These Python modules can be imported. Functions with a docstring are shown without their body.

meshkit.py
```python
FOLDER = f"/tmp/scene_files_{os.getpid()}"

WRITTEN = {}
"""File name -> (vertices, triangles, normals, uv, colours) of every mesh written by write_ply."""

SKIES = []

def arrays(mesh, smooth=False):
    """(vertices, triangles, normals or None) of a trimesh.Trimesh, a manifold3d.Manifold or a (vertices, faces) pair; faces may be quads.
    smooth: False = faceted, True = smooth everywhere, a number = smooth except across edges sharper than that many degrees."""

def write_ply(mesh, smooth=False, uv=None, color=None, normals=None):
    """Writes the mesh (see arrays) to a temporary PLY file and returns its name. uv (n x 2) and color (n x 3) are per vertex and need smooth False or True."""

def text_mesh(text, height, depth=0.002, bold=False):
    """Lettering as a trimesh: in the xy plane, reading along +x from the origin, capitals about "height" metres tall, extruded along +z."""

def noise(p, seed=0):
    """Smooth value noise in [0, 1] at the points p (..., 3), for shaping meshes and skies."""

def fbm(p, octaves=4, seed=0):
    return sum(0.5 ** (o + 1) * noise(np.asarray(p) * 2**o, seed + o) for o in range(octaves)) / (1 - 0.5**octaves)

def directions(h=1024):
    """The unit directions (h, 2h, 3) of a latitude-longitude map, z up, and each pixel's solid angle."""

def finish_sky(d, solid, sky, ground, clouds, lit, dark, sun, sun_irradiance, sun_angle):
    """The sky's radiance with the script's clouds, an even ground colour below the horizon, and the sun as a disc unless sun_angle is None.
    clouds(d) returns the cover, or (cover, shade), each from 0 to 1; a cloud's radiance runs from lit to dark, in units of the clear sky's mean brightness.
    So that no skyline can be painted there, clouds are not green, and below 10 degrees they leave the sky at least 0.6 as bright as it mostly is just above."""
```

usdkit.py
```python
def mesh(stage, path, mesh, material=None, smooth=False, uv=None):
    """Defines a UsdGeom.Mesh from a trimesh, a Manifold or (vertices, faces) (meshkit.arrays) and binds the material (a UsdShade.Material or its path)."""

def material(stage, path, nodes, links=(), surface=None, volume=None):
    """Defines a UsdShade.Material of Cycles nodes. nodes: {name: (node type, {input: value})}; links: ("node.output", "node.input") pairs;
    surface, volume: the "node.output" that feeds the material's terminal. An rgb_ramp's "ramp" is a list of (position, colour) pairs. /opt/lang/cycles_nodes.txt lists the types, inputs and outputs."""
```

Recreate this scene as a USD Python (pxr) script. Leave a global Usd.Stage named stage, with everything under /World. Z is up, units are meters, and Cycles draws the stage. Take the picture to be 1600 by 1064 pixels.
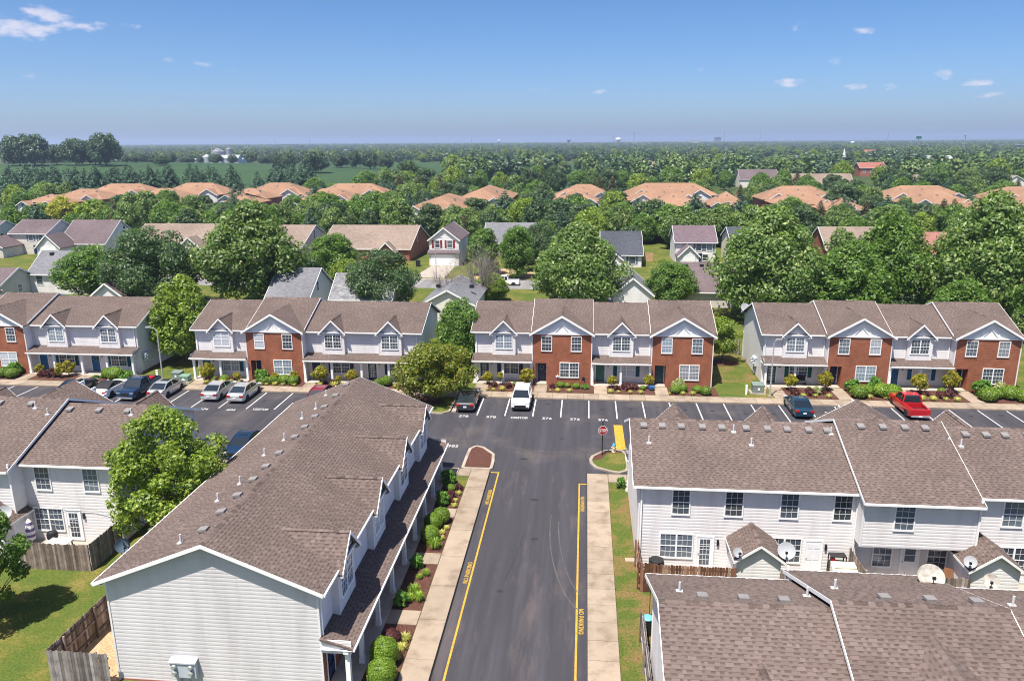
import math, random
import numpy as np
import usdkit, meshkit
import manifold3d as m3
from pxr import Usd, UsdGeom, UsdLux, UsdShade, Gf, Sdf, Vt

stage = Usd.Stage.CreateInMemory()
UsdGeom.SetStageUpAxis(stage, 'Z')
UsdGeom.SetStageMetersPerUnit(stage, 1.0)
UsdGeom.Xform.Define(stage, '/World')
RNG = np.random.default_rng(7)

# ------------------------------------------------------------------ camera, sky, sun, exposure
CAM_F, CAM_PITCH, CAM_YAW, CAM_ROLL, CAM_H = 1190.0, 0.255304883, -0.0956829484, 0.00618724522, 25.0
EXPOSURE = 0.80
SUN = np.array([-0.21, -0.37, 1.0]); SUN /= np.linalg.norm(SUN)
SUN_INTENSITY, SKY_STRENGTH = 1.25, 0.1
SKY_SAT = 1.24

cam = UsdGeom.Camera.Define(stage, '/World/Camera')
_cp, _sp, _cy, _sy = math.cos(CAM_PITCH), math.sin(CAM_PITCH), math.cos(CAM_YAW), math.sin(CAM_YAW)
_fwd = np.array([_sy * _cp, _cy * _cp, -_sp]); _rt = np.array([_cy, -_sy, 0.0]); _dn = np.cross(_fwd, _rt)
_cr, _sr = math.cos(CAM_ROLL), math.sin(CAM_ROLL)
_r2 = _cr * _rt + _sr * _dn; _d2 = -_sr * _rt + _cr * _dn
_m = Gf.Matrix4d(*_r2, 0, *(-_d2), 0, *(-_fwd), 0, 0, 0, CAM_H, 1)
cam.AddTransformOp().Set(_m)
cam.CreateHorizontalApertureAttr(36.0); cam.CreateVerticalApertureAttr(36.0 * 680 / 1024)
cam.CreateFocalLengthAttr(36.0 * CAM_F / 1600.0)
cam.CreateClippingRangeAttr(Gf.Vec2f(0.1, 60000.0))
cam.CreateExposureAttr(EXPOSURE)

SUN_EL = math.asin(SUN[2]); SUN_ROT = math.atan2(SUN[0], SUN[1])
sun = UsdLux.DistantLight.Define(stage, '/World/Sun')
sun.CreateNormalizeAttr(True); sun.CreateIntensityAttr(SUN_INTENSITY); sun.CreateAngleAttr(0.5)
sun.CreateColorAttr(Gf.Vec3f(1.0, 0.945, 0.855))
_z = SUN; _x = np.cross([0, 0, 1.0], _z); _x /= np.linalg.norm(_x); _y = np.cross(_z, _x)
sun.AddTransformOp().Set(Gf.Matrix4d(*_x, 0, *_y, 0, *_z, 0, 0, 0, 0, 1))

dome = UsdLux.DomeLight.Define(stage, '/World/sky')
dome.CreateIntensityAttr(1.0)

# clouds seen in the photograph (azimuth from +y towards +x, elevation, half widths), degrees; low wisps and one cumulus
CLOUDS = [(-36.4, 6.8, 2.6, .75, 1.25), (-35.0, 7.5, 1.7, .62, 1.3), (-33.6, 7.05, 1.6, .42, 1.0), (-32.1, 7.1, .7, .3, .65), (-30.5, 7.15, .8, .22, .5), (-28.3, 5.3, .5, .22, .6), (-26.6, 5.1, .8, .24, .5), (-24.6, 4.75, .45, .2, .55), (-36.5, 4.0, .8, .22, .45),
          (13.8, 3.7, 1.1, .34, 1.15), (16.5, 4.95, .55, .38, .8), (16.4, 3.4, .5, .28, .7), (17.8, 3.4, .8, .22, .6), (20.0, 3.27, .9, .25, .6), (22.8, 3.9, .8, .45, .8), (24.7, 3.35, 1.0, .3, .85), (25.5, 2.6, 1.0, .2, .4),
          (-3.3, 3.5, .8, .28, .55), (1.0, 3.4, .6, .24, .5), (13.8, 7.25, .6, .36, .6), (18.0, 6.75, 1.2, .3, .6), (8.0, 4.7, .4, .2, .5), (-46.0, 7.2, 3.5, .9, 1.1), (38.0, 4.6, 1.8, .4, .8), (60, 9, 4, 1, 1.0), (-75, 11, 5, 1.2, 1.0)]
def sky_material():
    n = {'tc': ('texture_coordinate', {}), 'sep': ('separate_xyz', {}),
         'sky': ('sky_texture', dict(sky_type='single_scattering', sun_disc=False, sun_elevation=SUN_EL, sun_rotation=SUN_ROT, altitude=100.0, air_density=.55, aerosol_density=1.5, ozone_density=3.0)),
         'az': ('math', dict(math_type='arctan2')), 'azd': ('math', dict(math_type='degrees')), 'el': ('math', dict(math_type='arcsine')), 'eld': ('math', dict(math_type='degrees')),
         'mp': ('mapping', dict(scale=(48., 48., 120.))), 'no': ('noise_texture', dict(scale=1.0, detail=5.0, roughness=.55)),
         'bg': ('background_shader', dict(strength=SKY_STRENGTH))}
    l = [('tc.generated', 'sep.vector'), ('sep.x', 'az.value1'), ('sep.y', 'az.value2'), ('az.value', 'azd.value1'), ('sep.z', 'el.value1'), ('el.value', 'eld.value1'),
         ('tc.generated', 'mp.vector'), ('mp.vector', 'no.vector')]
    last = None
    for i, (a, e, sa, se, w) in enumerate(CLOUDS):
        p = 'c%d' % i
        def mk(nm, t, **kw): n[p + nm] = ('math', dict(math_type=t, **kw)); return p + nm
        mk('a', 'subtract', value2=a); l.append(('azd.value', p + 'a.value1'))
        mk('b', 'divide', value2=sa); l.append((p + 'a.value', p + 'b.value1'))
        mk('d', 'multiply'); l += [(p + 'b.value', p + 'd.value1'), (p + 'b.value', p + 'd.value2')]
        mk('e', 'subtract', value2=e); l.append(('eld.value', p + 'e.value1'))
        mk('f', 'divide', value2=se); l.append((p + 'e.value', p + 'f.value1'))
        mk('g', 'multiply_add'); l += [(p + 'f.value', p + 'g.value1'), (p + 'f.value', p + 'g.value2'), (p + 'd.value', p + 'g.value3')]
        mk('h', 'multiply_add', value2=-w, value3=w); l.append((p + 'g.value', p + 'h.value1'))
        if last is None: last = p + 'h.value'
        else:
            mk('m', 'maximum'); l += [(last, p + 'm.value1'), (p + 'h.value', p + 'm.value2')]; last = p + 'm.value'
    n['s1'] = ('math', dict(math_type='multiply_add', value2=.62)); l += [(last, 's1.value1')]
    n['s0'] = ('math', dict(math_type='multiply_add', value2=2.4, value3=-1.35)); l += [('no.fac', 's0.value1'), ('s0.value', 's1.value3')]
    n['s2'] = ('map_range', dict(range_type='smoothstep', from_min=-.05, from_max=.85, to_min=0.0, to_max=.68, clamp=True)); l.append(('s1.value', 's2.value'))
    n['s3'] = ('math', dict(math_type='greater_than', value2=-.6)); l.append((last, 's3.value1'))
    n['s4'] = ('math', dict(math_type='multiply')); l += [('s2.result', 's4.value1'), ('s3.value', 's4.value2')]
    n['hs'] = ('hsv', dict(saturation=SKY_SAT)); n['mx'] = ('mix', dict(color2=(5.6, 5.2, 5.6))); l += [('s4.value', 'mx.fac'), ('sky.color', 'hs.color'), ('hs.color', 'mx.color1'), ('mx.color', 'bg.color')]
    return usdkit.material(stage, '/World/Looks/sky_air', n, l, surface='bg.background')
UsdGeom.Scope.Define(stage, '/World/Looks')
UsdShade.MaterialBindingAPI.Apply(dome.GetPrim()).Bind(sky_material())

# ------------------------------------------------------------------ materials
MATS = {}
def mat(name, nodes, links, surface='p.BSDF', volume=None):
    MATS[name] = usdkit.material(stage, '/World/Looks/' + name, nodes, links, surface=surface, volume=volume); return MATS[name]

def noisy(name, cols, scale=3.0, detail=4.0, rough=.8, bump=0.0, bscale=None, stretch=None, spec=.3, world=True, metallic=0.0, coat=0.0, extra=None, diff=0.0):
    """Base colour ramp driven by noise over real positions, with a fine bump."""
    n = {'g': ('geometry', {}), 'mp': ('mapping', dict(scale=stretch or (1, 1, 1))), 'no': ('noise_texture', dict(scale=scale, detail=detail, roughness=.6)),
         'r': ('rgb_ramp', dict(ramp=cols)), 'p': ('principled_bsdf', dict(roughness=rough, specular_ior_level=spec, metallic=metallic, coat_weight=coat, diffuse_roughness=diff))}
    l = [('g.position', 'mp.vector'), ('mp.vector', 'no.vector'), ('no.fac', 'r.fac'), ('r.color', 'p.base_color')]
    if bump:
        n['nb'] = ('noise_texture', dict(scale=bscale or scale * 8, detail=3.0)); n['b'] = ('bump', dict(strength=bump, distance=.02))
        l += [('g.position', 'nb.vector'), ('nb.fac', 'b.height'), ('b.normal', 'p.normal')]
    if extra: extra(n, l)
    return mat(name, n, l)

def ramp3(c, v, lo=.36, hi=.64):
    c = np.array(c); return [(lo, tuple(c * (1 - v))), (.5, tuple(c)), (hi, tuple(np.minimum(c * (1 + v), 1)))]

def plain(name, c, rough=.5, spec=.4, v=.06, scale=2.0, **k): return noisy(name, ramp3(c, v), scale=scale, rough=rough, spec=spec, **k)

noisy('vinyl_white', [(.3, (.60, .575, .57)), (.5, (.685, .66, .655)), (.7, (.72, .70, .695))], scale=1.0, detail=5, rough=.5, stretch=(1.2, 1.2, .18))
noisy('vinyl_white_toned', [(.3, (.50, .475, .485)), (.5, (.575, .55, .56)), (.7, (.61, .59, .60))], scale=1.0, detail=5, rough=.5, stretch=(1.2, 1.2, .18))  # darker, slightly cooler copy of vinyl_white for the nearest gable boards
plain('vinyl_cream', (.70, .66, .58), rough=.55, v=.05, scale=.6)
plain('vinyl_beige', (.58, .54, .48), rough=.6, v=.05, scale=.6)
plain('trim_white', (.80, .80, .79), rough=.45, v=.03)
plain('gutter_white', (.80, .80, .80), rough=.35, v=.03)
plain('trim_grey', (.30, .32, .36), rough=.5)
plain('concrete_floor', (.42, .36, .31), rough=.85, v=.1, bump=.15)
plain('door_navy', (.012, .03, .09), rough=.35)
plain('door_blue', (.01, .09, .22), rough=.35)
plain('door_green', (.008, .11, .09), rough=.35)
plain('door_teal', (.008, .07, .10), rough=.35)
plain('door_white', (.74, .75, .77), rough=.4)
plain('door_red', (.20, .02, .02), rough=.4)
plain('black_metal', (.015, .015, .017), rough=.4)
plain('black_plastic', (.018, .018, .02), rough=.45)
plain('steel', (.50, .51, .53), rough=.4, metallic=.6)
plain('meter_grey', (.42, .46, .52), rough=.45)
plain('vent_grey', (.22, .205, .20), rough=.6)
plain('pipe_white', (.55, .55, .55), rough=.5)
plain('dish_grey', (.33, .34, .36), rough=.5)
plain('dish_blue', (.10, .15, .22), rough=.5)
plain('dish_rusty', (.36, .33, .29), rough=.5, v=.25, scale=5)
plain('shutter_red', (.22, .03, .04), rough=.5)
plain('shutter_grey', (.12, .17, .22), rough=.5)
plain('lamp_pole', (.50, .50, .49), rough=.4, metallic=.4)
plain('sign_red', (.34, .008, .015), rough=.35)
plain('sign_white', (.82, .82, .82), rough=.4)
plain('hydrant_cream', (.66, .58, .40), rough=.5)
plain('hydrant_blue', (.06, .30, .50), rough=.4)
plain('box_green', (.16, .26, .19), rough=.5)
plain('box_grey_green', (.17, .21, .19), rough=.5)
plain('tan_plastic', (.52, .42, .25), rough=.5)
plain('cloth_cream', (.72, .68, .56), rough=.8)
plain('wood_brown', (.20, .09, .045), rough=.6, v=.3, scale=8)
plain('pot_orange', (.42, .12, .03), rough=.6)
plain('pot_blue', (.03, .12, .30), rough=.3)
plain('plastic_green', (.01, .19, .13), rough=.4)
plain('lid_blue', (.12, .38, .52), rough=.4)
plain('fabric_white', (.75, .74, .74), rough=.8)
plain('fabric_purple', (.16, .11, .24), rough=.8)
plain('wicker', (.16, .07, .03), rough=.7)
plain('red_plastic', (.45, .01, .02), rough=.4)
plain('farm_metal', (.45, .47, .50), rough=.4, metallic=.3)
plain('farm_roof', (.34, .35, .38), rough=.5)
plain('brick_far', (.30, .11, .07), rough=.8)
plain('tower_white', (.6, .6, .62), rough=.5)
plain('office_grey', (.22, .23, .28), rough=.5)
plain('sign_green', (.01, .12, .09), rough=.5)
plain('mast_grey', (.25, .26, .29), rough=.5)
plain('roof_orange_red', (.27, .10, .07), rough=.8)

def brick_material(name, w=.21, h=.075, c1=(.305, .083, .033), c2=(.24, .061, .027), mortar=(.28, .18, .135)):
    n = {'at': ('attribute', dict(attribute='st')), 'br': ('brick_texture', dict(scale=1.0, brick_width=w, row_height=h, mortar_size=.009, mortar_smooth=.2, color1=c1, color2=c2, mortar=mortar)),
         'g': ('geometry', {}), 'no': ('noise_texture', dict(scale=1.3, detail=4.0)), 'r': ('rgb_ramp', dict(ramp=[(.3, (.82, .80, .80)), (.7, (1.12, 1.12, 1.1))])),
         'mx': ('mix', dict(mix_type='multiply', fac=1.0)), 'b': ('bump', dict(strength=.4, distance=.01, invert=True)), 'p': ('principled_bsdf', dict(roughness=.85, specular_ior_level=.2))}
    l = [('at.vector', 'br.vector'), ('g.position', 'no.vector'), ('no.fac', 'r.fac'), ('br.color', 'mx.color1'), ('r.color', 'mx.color2'), ('mx.color', 'p.base_color'), ('br.fac', 'b.height'), ('b.normal', 'p.normal')]
    return mat(name, n, l)
brick_material('brick_red')

def island(name, ramp=None, oi=True, rough=.9, spec=.2, noise=.25, nscale=.35, transl=0.0, gloss=None):
    """Colour by a random number stored on every tab, board or leaf, varied by slow noise over the place."""
    n = {'at': ('attribute', dict(attribute='rnd')), 'oi': ('object_info', {}), 'ad': ('math', dict(math_type='add', value2=0.0)), 'fr': ('math', dict(math_type='fraction')),
         'r': ('rgb_ramp', dict(ramp=ramp)), 'g': ('geometry', {}), 'no': ('noise_texture', dict(scale=nscale, detail=4.0)),
         'rn': ('map_range', dict(from_min=.25, from_max=.75, to_min=1 - noise, to_max=1 + noise)), 'mx': ('vector_math', dict(math_type='scale')),
         'p': ('principled_bsdf', dict(roughness=rough, specular_ior_level=spec))}
    l = [('at.fac', 'ad.value1'), *([('oi.random', 'ad.value2')] if oi else []), ('ad.value', 'fr.value1'), ('fr.value', 'r.fac'), ('g.position', 'no.vector'), ('no.fac', 'rn.value'),
         ('r.color', 'mx.vector1'), ('rn.result', 'mx.scale'), ('mx.vector', 'p.base_color')]
    s = 'p.BSDF'
    if transl:
        n['tb'] = ('translucent_bsdf', {}); n['tc'] = ('vector_math', dict(math_type='multiply', vector2=(1.5, 1.7, .5))); n['ms'] = ('mix_closure', dict(fac=transl))
        l += [('mx.vector', 'tc.vector1'), ('tc.vector', 'tb.color'), ('p.BSDF', 'ms.closure1'), ('tb.BSDF', 'ms.closure2')]; s = 'ms.closure'
    return mat(name, n, l, surface=s)
def ramp_pts(cs): return [(x, c) for x, c in cs]
island('shingle_brown', oi=False, ramp=[(0, (0.0776, 0.0563, 0.0489)), (.34, (0.0966, 0.0713, 0.0623)), (.36, (0.1233, 0.0915, 0.0806)), (.7, (0.1397, 0.1047, 0.0930)), (1, (0.1639, 0.1250, 0.1123))], noise=.15)
island('shingle_dormer', [(0, (.10, .075, .06)), (.4, (.16, .12, .10)), (1, (.27, .21, .18))], noise=.16)
island('weathered_board', [(0, (.09, .065, .05)), (.35, (.16, .12, .095)), (.7, (.25, .20, .17)), (1, (.36, .32, .29))], noise=.35, nscale=2.5)
island('weathered_dark', [(0, (.10, .085, .08)), (.35, (.17, .145, .135)), (.7, (.25, .22, .21)), (1, (.34, .31, .30))], noise=.35, nscale=2.5)
island('cedar_board', [(0, (.10, .045, .025)), (.4, (.18, .085, .05)), (.75, (.25, .13, .085)), (1, (.32, .22, .16))], noise=.35, nscale=2.5)
plain('new_board', (.42, .27, .14), rough=.8, v=.15)

def pane_material(name, c, rough=.06, spec=.6):
    n = {'oi': ('object_info', {}), 'mr': ('map_range', dict(to_min=.55, to_max=1.5)), 'vm': ('vector_math', dict(math_type='scale', vector1=c)), 'p': ('principled_bsdf', dict(roughness=rough, specular_ior_level=spec))}
    return mat(name, n, [('oi.random', 'mr.value'), ('mr.result', 'vm.scale'), ('vm.vector', 'p.base_color')])
pane_material('pane_dark', (.055, .065, .08)); pane_material('pane_blind', (.20, .25, .30)); pane_material('pane_mid', (.09, .11, .135)); pane_material('pane_curtain', (.36, .38, .42), rough=.2)
pane_material('car_glass', (.015, .022, .028), rough=.04, spec=.9)

def asphalt(name, base, stain, st2=(1, 1, 1)):
    n = {'g': ('geometry', {}), 'm1': ('mapping', dict(scale=(.8, .035, 1))), 'n1': ('noise_texture', dict(scale=1.6, detail=5.0, roughness=.6)), 'm2': ('mapping', dict(scale=st2)), 'n2': ('noise_texture', dict(scale=.16 if st2[0] == 1 else .45, detail=5.0, roughness=.65)),
         'n3': ('noise_texture', dict(scale=40.0, detail=2.0)), 'r1': ('rgb_ramp', dict(ramp=[(.3, tuple(np.array(base) * .8)), (.5, base), (.72, tuple(np.array(base) * 1.35))])),
         'r2': ('rgb_ramp', dict(ramp=[(.52, (0, 0, 0)), (.78, (.55, .55, .55))])), 'mx': ('mix', dict(color2=stain)), 'r3': ('map_range', dict(from_min=.3, from_max=.7, to_min=.8, to_max=1.2)), 'vs': ('vector_math', dict(math_type='scale')),
         'b': ('bump', dict(strength=.25, distance=.008)), 'p': ('principled_bsdf', dict(roughness=.85, specular_ior_level=.25))}
    l = [('g.position', 'm1.vector'), ('m1.vector', 'n1.vector'), ('g.position', 'm2.vector'), ('m2.vector', 'n2.vector'), ('g.position', 'n3.vector'), ('n1.fac', 'r1.fac'), ('n2.fac', 'r2.fac'), ('r2.color', 'mx.fac'), ('r1.color', 'mx.color1'),
         ('n3.fac', 'r3.value'), ('mx.color', 'vs.vector1'), ('r3.result', 'vs.scale'), ('vs.vector', 'p.base_color'), ('n3.fac', 'b.height'), ('b.normal', 'p.normal')]
    return mat(name, n, l)
asphalt('asphalt', (0.0484, 0.04576, 0.05456), (0.1496, 0.1232, 0.1056))
asphalt('asphalt_road', (0.0484, 0.04576, 0.05456), (0.1672, 0.132, 0.1188), (1.4, .22, 1))
asphalt('old_asphalt', (.20, .19, .19), (.26, .24, .22))

def concrete(name, base, warm):
    n = {'g': ('geometry', {}), 'n1': ('noise_texture', dict(scale=.9, detail=6.0, roughness=.65)), 'n2': ('noise_texture', dict(scale=30.0, detail=2.0)), 'oi': ('object_info', {}),
         'r1': ('rgb_ramp', dict(ramp=[(.3, tuple(np.array(warm) * .78)), (.5, base), (.7, tuple(np.array(base) * 1.12))])), 'mr': ('map_range', dict(to_min=.88, to_max=1.1)), 'vs': ('vector_math', dict(math_type='scale')),
         'b': ('bump', dict(strength=.15, distance=.005)), 'p': ('principled_bsdf', dict(roughness=.85, specular_ior_level=.25))}
    l = [('g.position', 'n1.vector'), ('g.position', 'n2.vector'), ('n1.fac', 'r1.fac'), ('r1.color', 'vs.vector1'), ('oi.random', 'mr.value'), ('mr.result', 'vs.scale'), ('vs.vector', 'p.base_color'), ('n2.fac', 'b.height'), ('b.normal', 'p.normal')]
    return mat(name, n, l)
concrete('concrete_walk', (0.3036, 0.242, 0.1848), (0.2552, 0.1892, 0.1364)); concrete('concrete_curb', (0.3256, 0.2772, 0.2288), (0.2816, 0.2288, 0.1848)); concrete('concrete_drive', (0.352, 0.308, 0.264), (0.308, 0.264, 0.22))

def grass(name, cols, s1=.22):
    n = {'g': ('geometry', {}), 'n1': ('noise_texture', dict(scale=s1, detail=8.0, roughness=.72)), 'n2': ('noise_texture', dict(scale=9.0, detail=3.0)), 'r1': ('rgb_ramp', dict(ramp=cols)),
         'mr': ('map_range', dict(from_min=.25, from_max=.75, to_min=.6, to_max=1.35)), 'vs': ('vector_math', dict(math_type='scale')), 'b': ('bump', dict(strength=.7, distance=.05)), 'p': ('principled_bsdf', dict(roughness=.9, specular_ior_level=.15))}
    l = [('g.position', 'n1.vector'), ('g.position', 'n2.vector'), ('n1.fac', 'r1.fac'), ('r1.color', 'vs.vector1'), ('n2.fac', 'mr.value'), ('mr.result', 'vs.scale'), ('vs.vector', 'p.base_color'), ('n2.fac', 'b.height'), ('b.normal', 'p.normal')]
    return mat(name, n, l)
grass('lawn_green', [(.34, (.19, .15, .045)), (.43, (.135, .13, .03)), (.5, (.09, .112, .021)), (.58, (.075, .107, .019)), (.7, (.055, .09, .015))], s1=.3)
grass('lawn_dry', [(.32, (0.1232, 0.0528, 0.02816)), (.39, (0.176, 0.1144, 0.0484)), (.46, (0.132, 0.1144, 0.03344)), (.53, (0.0792, 0.1038, 0.01936)), (.68, (0.0572, 0.09856, 0.01496))], s1=.42)
grass('meadow_far', [(.3, (0.088, 0.0968, 0.0308)), (.5, (0.0484, 0.0748, 0.02112)), (.7, (0.0352, 0.0572, 0.0176))], s1=.02)
grass('field_green', [(.3, (0.0264, 0.0528, 0.02288)), (.5, (0.03696, 0.0748, 0.02816)), (.7, (0.044, 0.0836, 0.02992))], s1=.012)
grass('field_brown', [(.3, (.10, .085, .05)), (.5, (.13, .11, .06)), (.7, (.09, .10, .045))], s1=.02)
grass('bare_straw', [(.3, (.34, .22, .12)), (.5, (.42, .29, .17)), (.7, (.48, .35, .22))], s1=.8)
noisy('mulch', [(.3, (.035, .014, .010)), (.5, (.085, .034, .024)), (.7, (.16, .075, .055))], scale=14, detail=6, rough=.95, bump=1.0, bscale=22)
plain('paint_white', (.50, .50, .49), rough=.8, v=.2, scale=5)
plain('paint_yellow', (.44, .27, .03), rough=.8, v=.22, scale=5)
plain('oil_dark', (.028, .027, .03), rough=.6, v=.2, scale=9)
plain('tyre_pale', (.092, .086, .086), rough=.9, v=.3, scale=7)
plain('crack_dark', (.012, .012, .014), rough=.9)

LEAF_GAIN = 1.5
def leafmat(name, ramp, transl=.38, rough=.42, spec=.45, noise=.22): return island(name, [(x, tuple(min(q * LEAF_GAIN, .6) for q in c)) for x, c in ramp], rough=rough, spec=spec, noise=noise, nscale=.5, transl=transl)
leafmat('leaf_magnolia', [(0, (.045, .085, .018)), (.5, (.075, .125, .028)), (.85, (.13, .17, .05)), (1, (.24, .26, .12))])
leafmat('leaf_pale', [(0, (.045, .085, .018)), (.45, (.08, .135, .03)), (.8, (.14, .19, .055)), (1, (.25, .28, .12))])
leafmat('leaf_maple', [(0, (.04, .085, .013)), (.5, (.07, .13, .020)), (1, (.13, .19, .035))])
leafmat('leaf_dark', [(0, (.022, .05, .018)), (.5, (.042, .08, .028)), (.9, (.08, .115, .05)), (1, (.16, .19, .10))])
leafmat('leaf_lime', [(0, (.04, .075, .007)), (.5, (.12, .175, .018)), (1, (.24, .28, .05))])
leafmat('leaf_gold', [(0, (.12, .14, .012)), (.5, (.22, .22, .02)), (1, (.34, .30, .035))])
leafmat('leaf_olive', [(0, (.06, .085, .010)), (.4, (.11, .135, .014)), (.9, (.17, .175, .022)), (1, (.17, .10, .022))])
leafmat('leaf_pine', [(0, (.022, .055, .028)), (.5, (.042, .088, .046)), (1, (.08, .135, .07))], transl=.1)
leafmat('leaf_cedar', [(0, (.03, .042, .012)), (.5, (.06, .06, .018)), (1, (.11, .085, .028))], transl=.1)
leafmat('leaf_far', [(0, (.034, .066, .016)), (.5, (.06, .10, .024)), (1, (.11, .15, .038))], transl=.1)
leafmat('leaf_far_dark', [(0, (.02, .044, .02)), (.5, (.036, .068, .029)), (1, (.065, .10, .04))], transl=.1)
leafmat('shrub_green', [(0, (.035, .07, .005)), (.5, (.085, .145, .010)), (1, (.14, .21, .02))], transl=.12)
leafmat('shrub_leafy', [(0, (.04, .10, .012)), (.5, (.07, .16, .02)), (1, (.13, .23, .04))])
leafmat('shrub_gold', [(0, (.10, .12, .008)), (.5, (.19, .19, .012)), (.85, (.27, .22, .02)), (1, (.30, .11, .02))])
leafmat('shrub_red', [(0, (.035, .010, .012)), (.5, (.075, .020, .022)), (1, (.14, .05, .045))])
leafmat('shrub_pale', [(0, (.12, .14, .04)), (.5, (.22, .24, .10)), (1, (.42, .42, .25))])
leafmat('grass_variegated', [(0, (.20, .20, .02)), (.5, (.34, .33, .07)), (1, (.52, .50, .20))])
leafmat('lily_green', [(0, (.07, .14, .012)), (.5, (.14, .22, .02)), (1, (.24, .32, .04))])
leafmat('grass_blade', [(0, (.07, .11, .015)), (.6, (.12, .16, .024)), (1, (.24, .19, .06))], transl=.15)
noisy('bark', [(.3, (.05, .04, .032)), (.5, (.10, .08, .065)), (.7, (.16, .135, .11))], scale=6, rough=.95, bump=.6, stretch=(1, 1, .25))
noisy('bark_grey', [(.3, (.16, .13, .115)), (.5, (.24, .20, .18)), (.7, (.33, .285, .26))], scale=5, rough=.95)

def roof_far(name, c, v=.2):
    n = {'g': ('geometry', {}), 'mp': ('mapping', dict(scale=(1.6, 1.6, 9))), 'no': ('noise_texture', dict(scale=1.0, detail=5.0, roughness=.6)), 'n2': ('noise_texture', dict(scale=.12, detail=3.0)), 'r': ('rgb_ramp', dict(ramp=ramp3(c, v))),
         'mr': ('map_range', dict(from_min=.3, from_max=.7, to_min=.85, to_max=1.15)), 'vs': ('vector_math', dict(math_type='scale')), 'p': ('principled_bsdf', dict(roughness=.9, specular_ior_level=.2))}
    return mat(name, n, [('g.position', 'mp.vector'), ('mp.vector', 'no.vector'), ('g.position', 'n2.vector'), ('no.fac', 'r.fac'), ('r.color', 'vs.vector1'), ('n2.fac', 'mr.value'), ('mr.result', 'vs.scale'), ('vs.vector', 'p.base_color')])
roof_far('roof_under', (.13, .10, .085)); roof_far('roof_tan', (.215, .165, .135)); roof_far('roof_purple', (.135, .10, .115)); roof_far('roof_grey', (.15, .15, .165)); roof_far('roof_slate', (.06, .065, .08)); roof_far('roof_plum', (.12, .092, .098))
roof_far('roof_orange', (.265, .155, .10), v=.16); roof_far('roof_redbrown', (.26, .12, .10)); roof_far('roof_lightgrey', (.2, .2, .21), v=.45)

def car_paint(name, c, metallic=.0, rough=.3):
    return mat(name, {'p': ('principled_bsdf', dict(base_color=c, metallic=metallic, roughness=rough, coat_weight=.8, coat_roughness=.05))}, [])
car_paint('paint_car_white', (.78, .78, .78)); car_paint('paint_car_silver', (.50, .51, .52), .5, .35); car_paint('paint_car_navy', (.008, .014, .035)); car_paint('paint_car_blue', (.008, .028, .07), .2); car_paint('paint_car_teal', (.006, .035, .065), .2)
car_paint('paint_car_grey', (.035, .036, .045), .3); car_paint('paint_car_red', (.42, .008, .012)); car_paint('paint_car_maroon', (.16, .006, .022)); car_paint('paint_car_bluesilver', (.26, .31, .40), .4)
plain('tyre_rubber', (.012, .012, .013), rough=.8); plain('rim_alloy', (.45, .46, .48), rough=.3, metallic=.7)
mat('tail_red', {'p': ('principled_bsdf', dict(base_color=(.40, .01, .012), roughness=.15, coat_weight=.6))}, [])
mat('head_lens', {'p': ('principled_bsdf', dict(base_color=(.62, .64, .66), roughness=.12, coat_weight=.6))}, [])
plain('plate_white', (.70, .72, .75), rough=.4); plain('roof_cloth', (.018, .018, .022), rough=.8)

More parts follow.
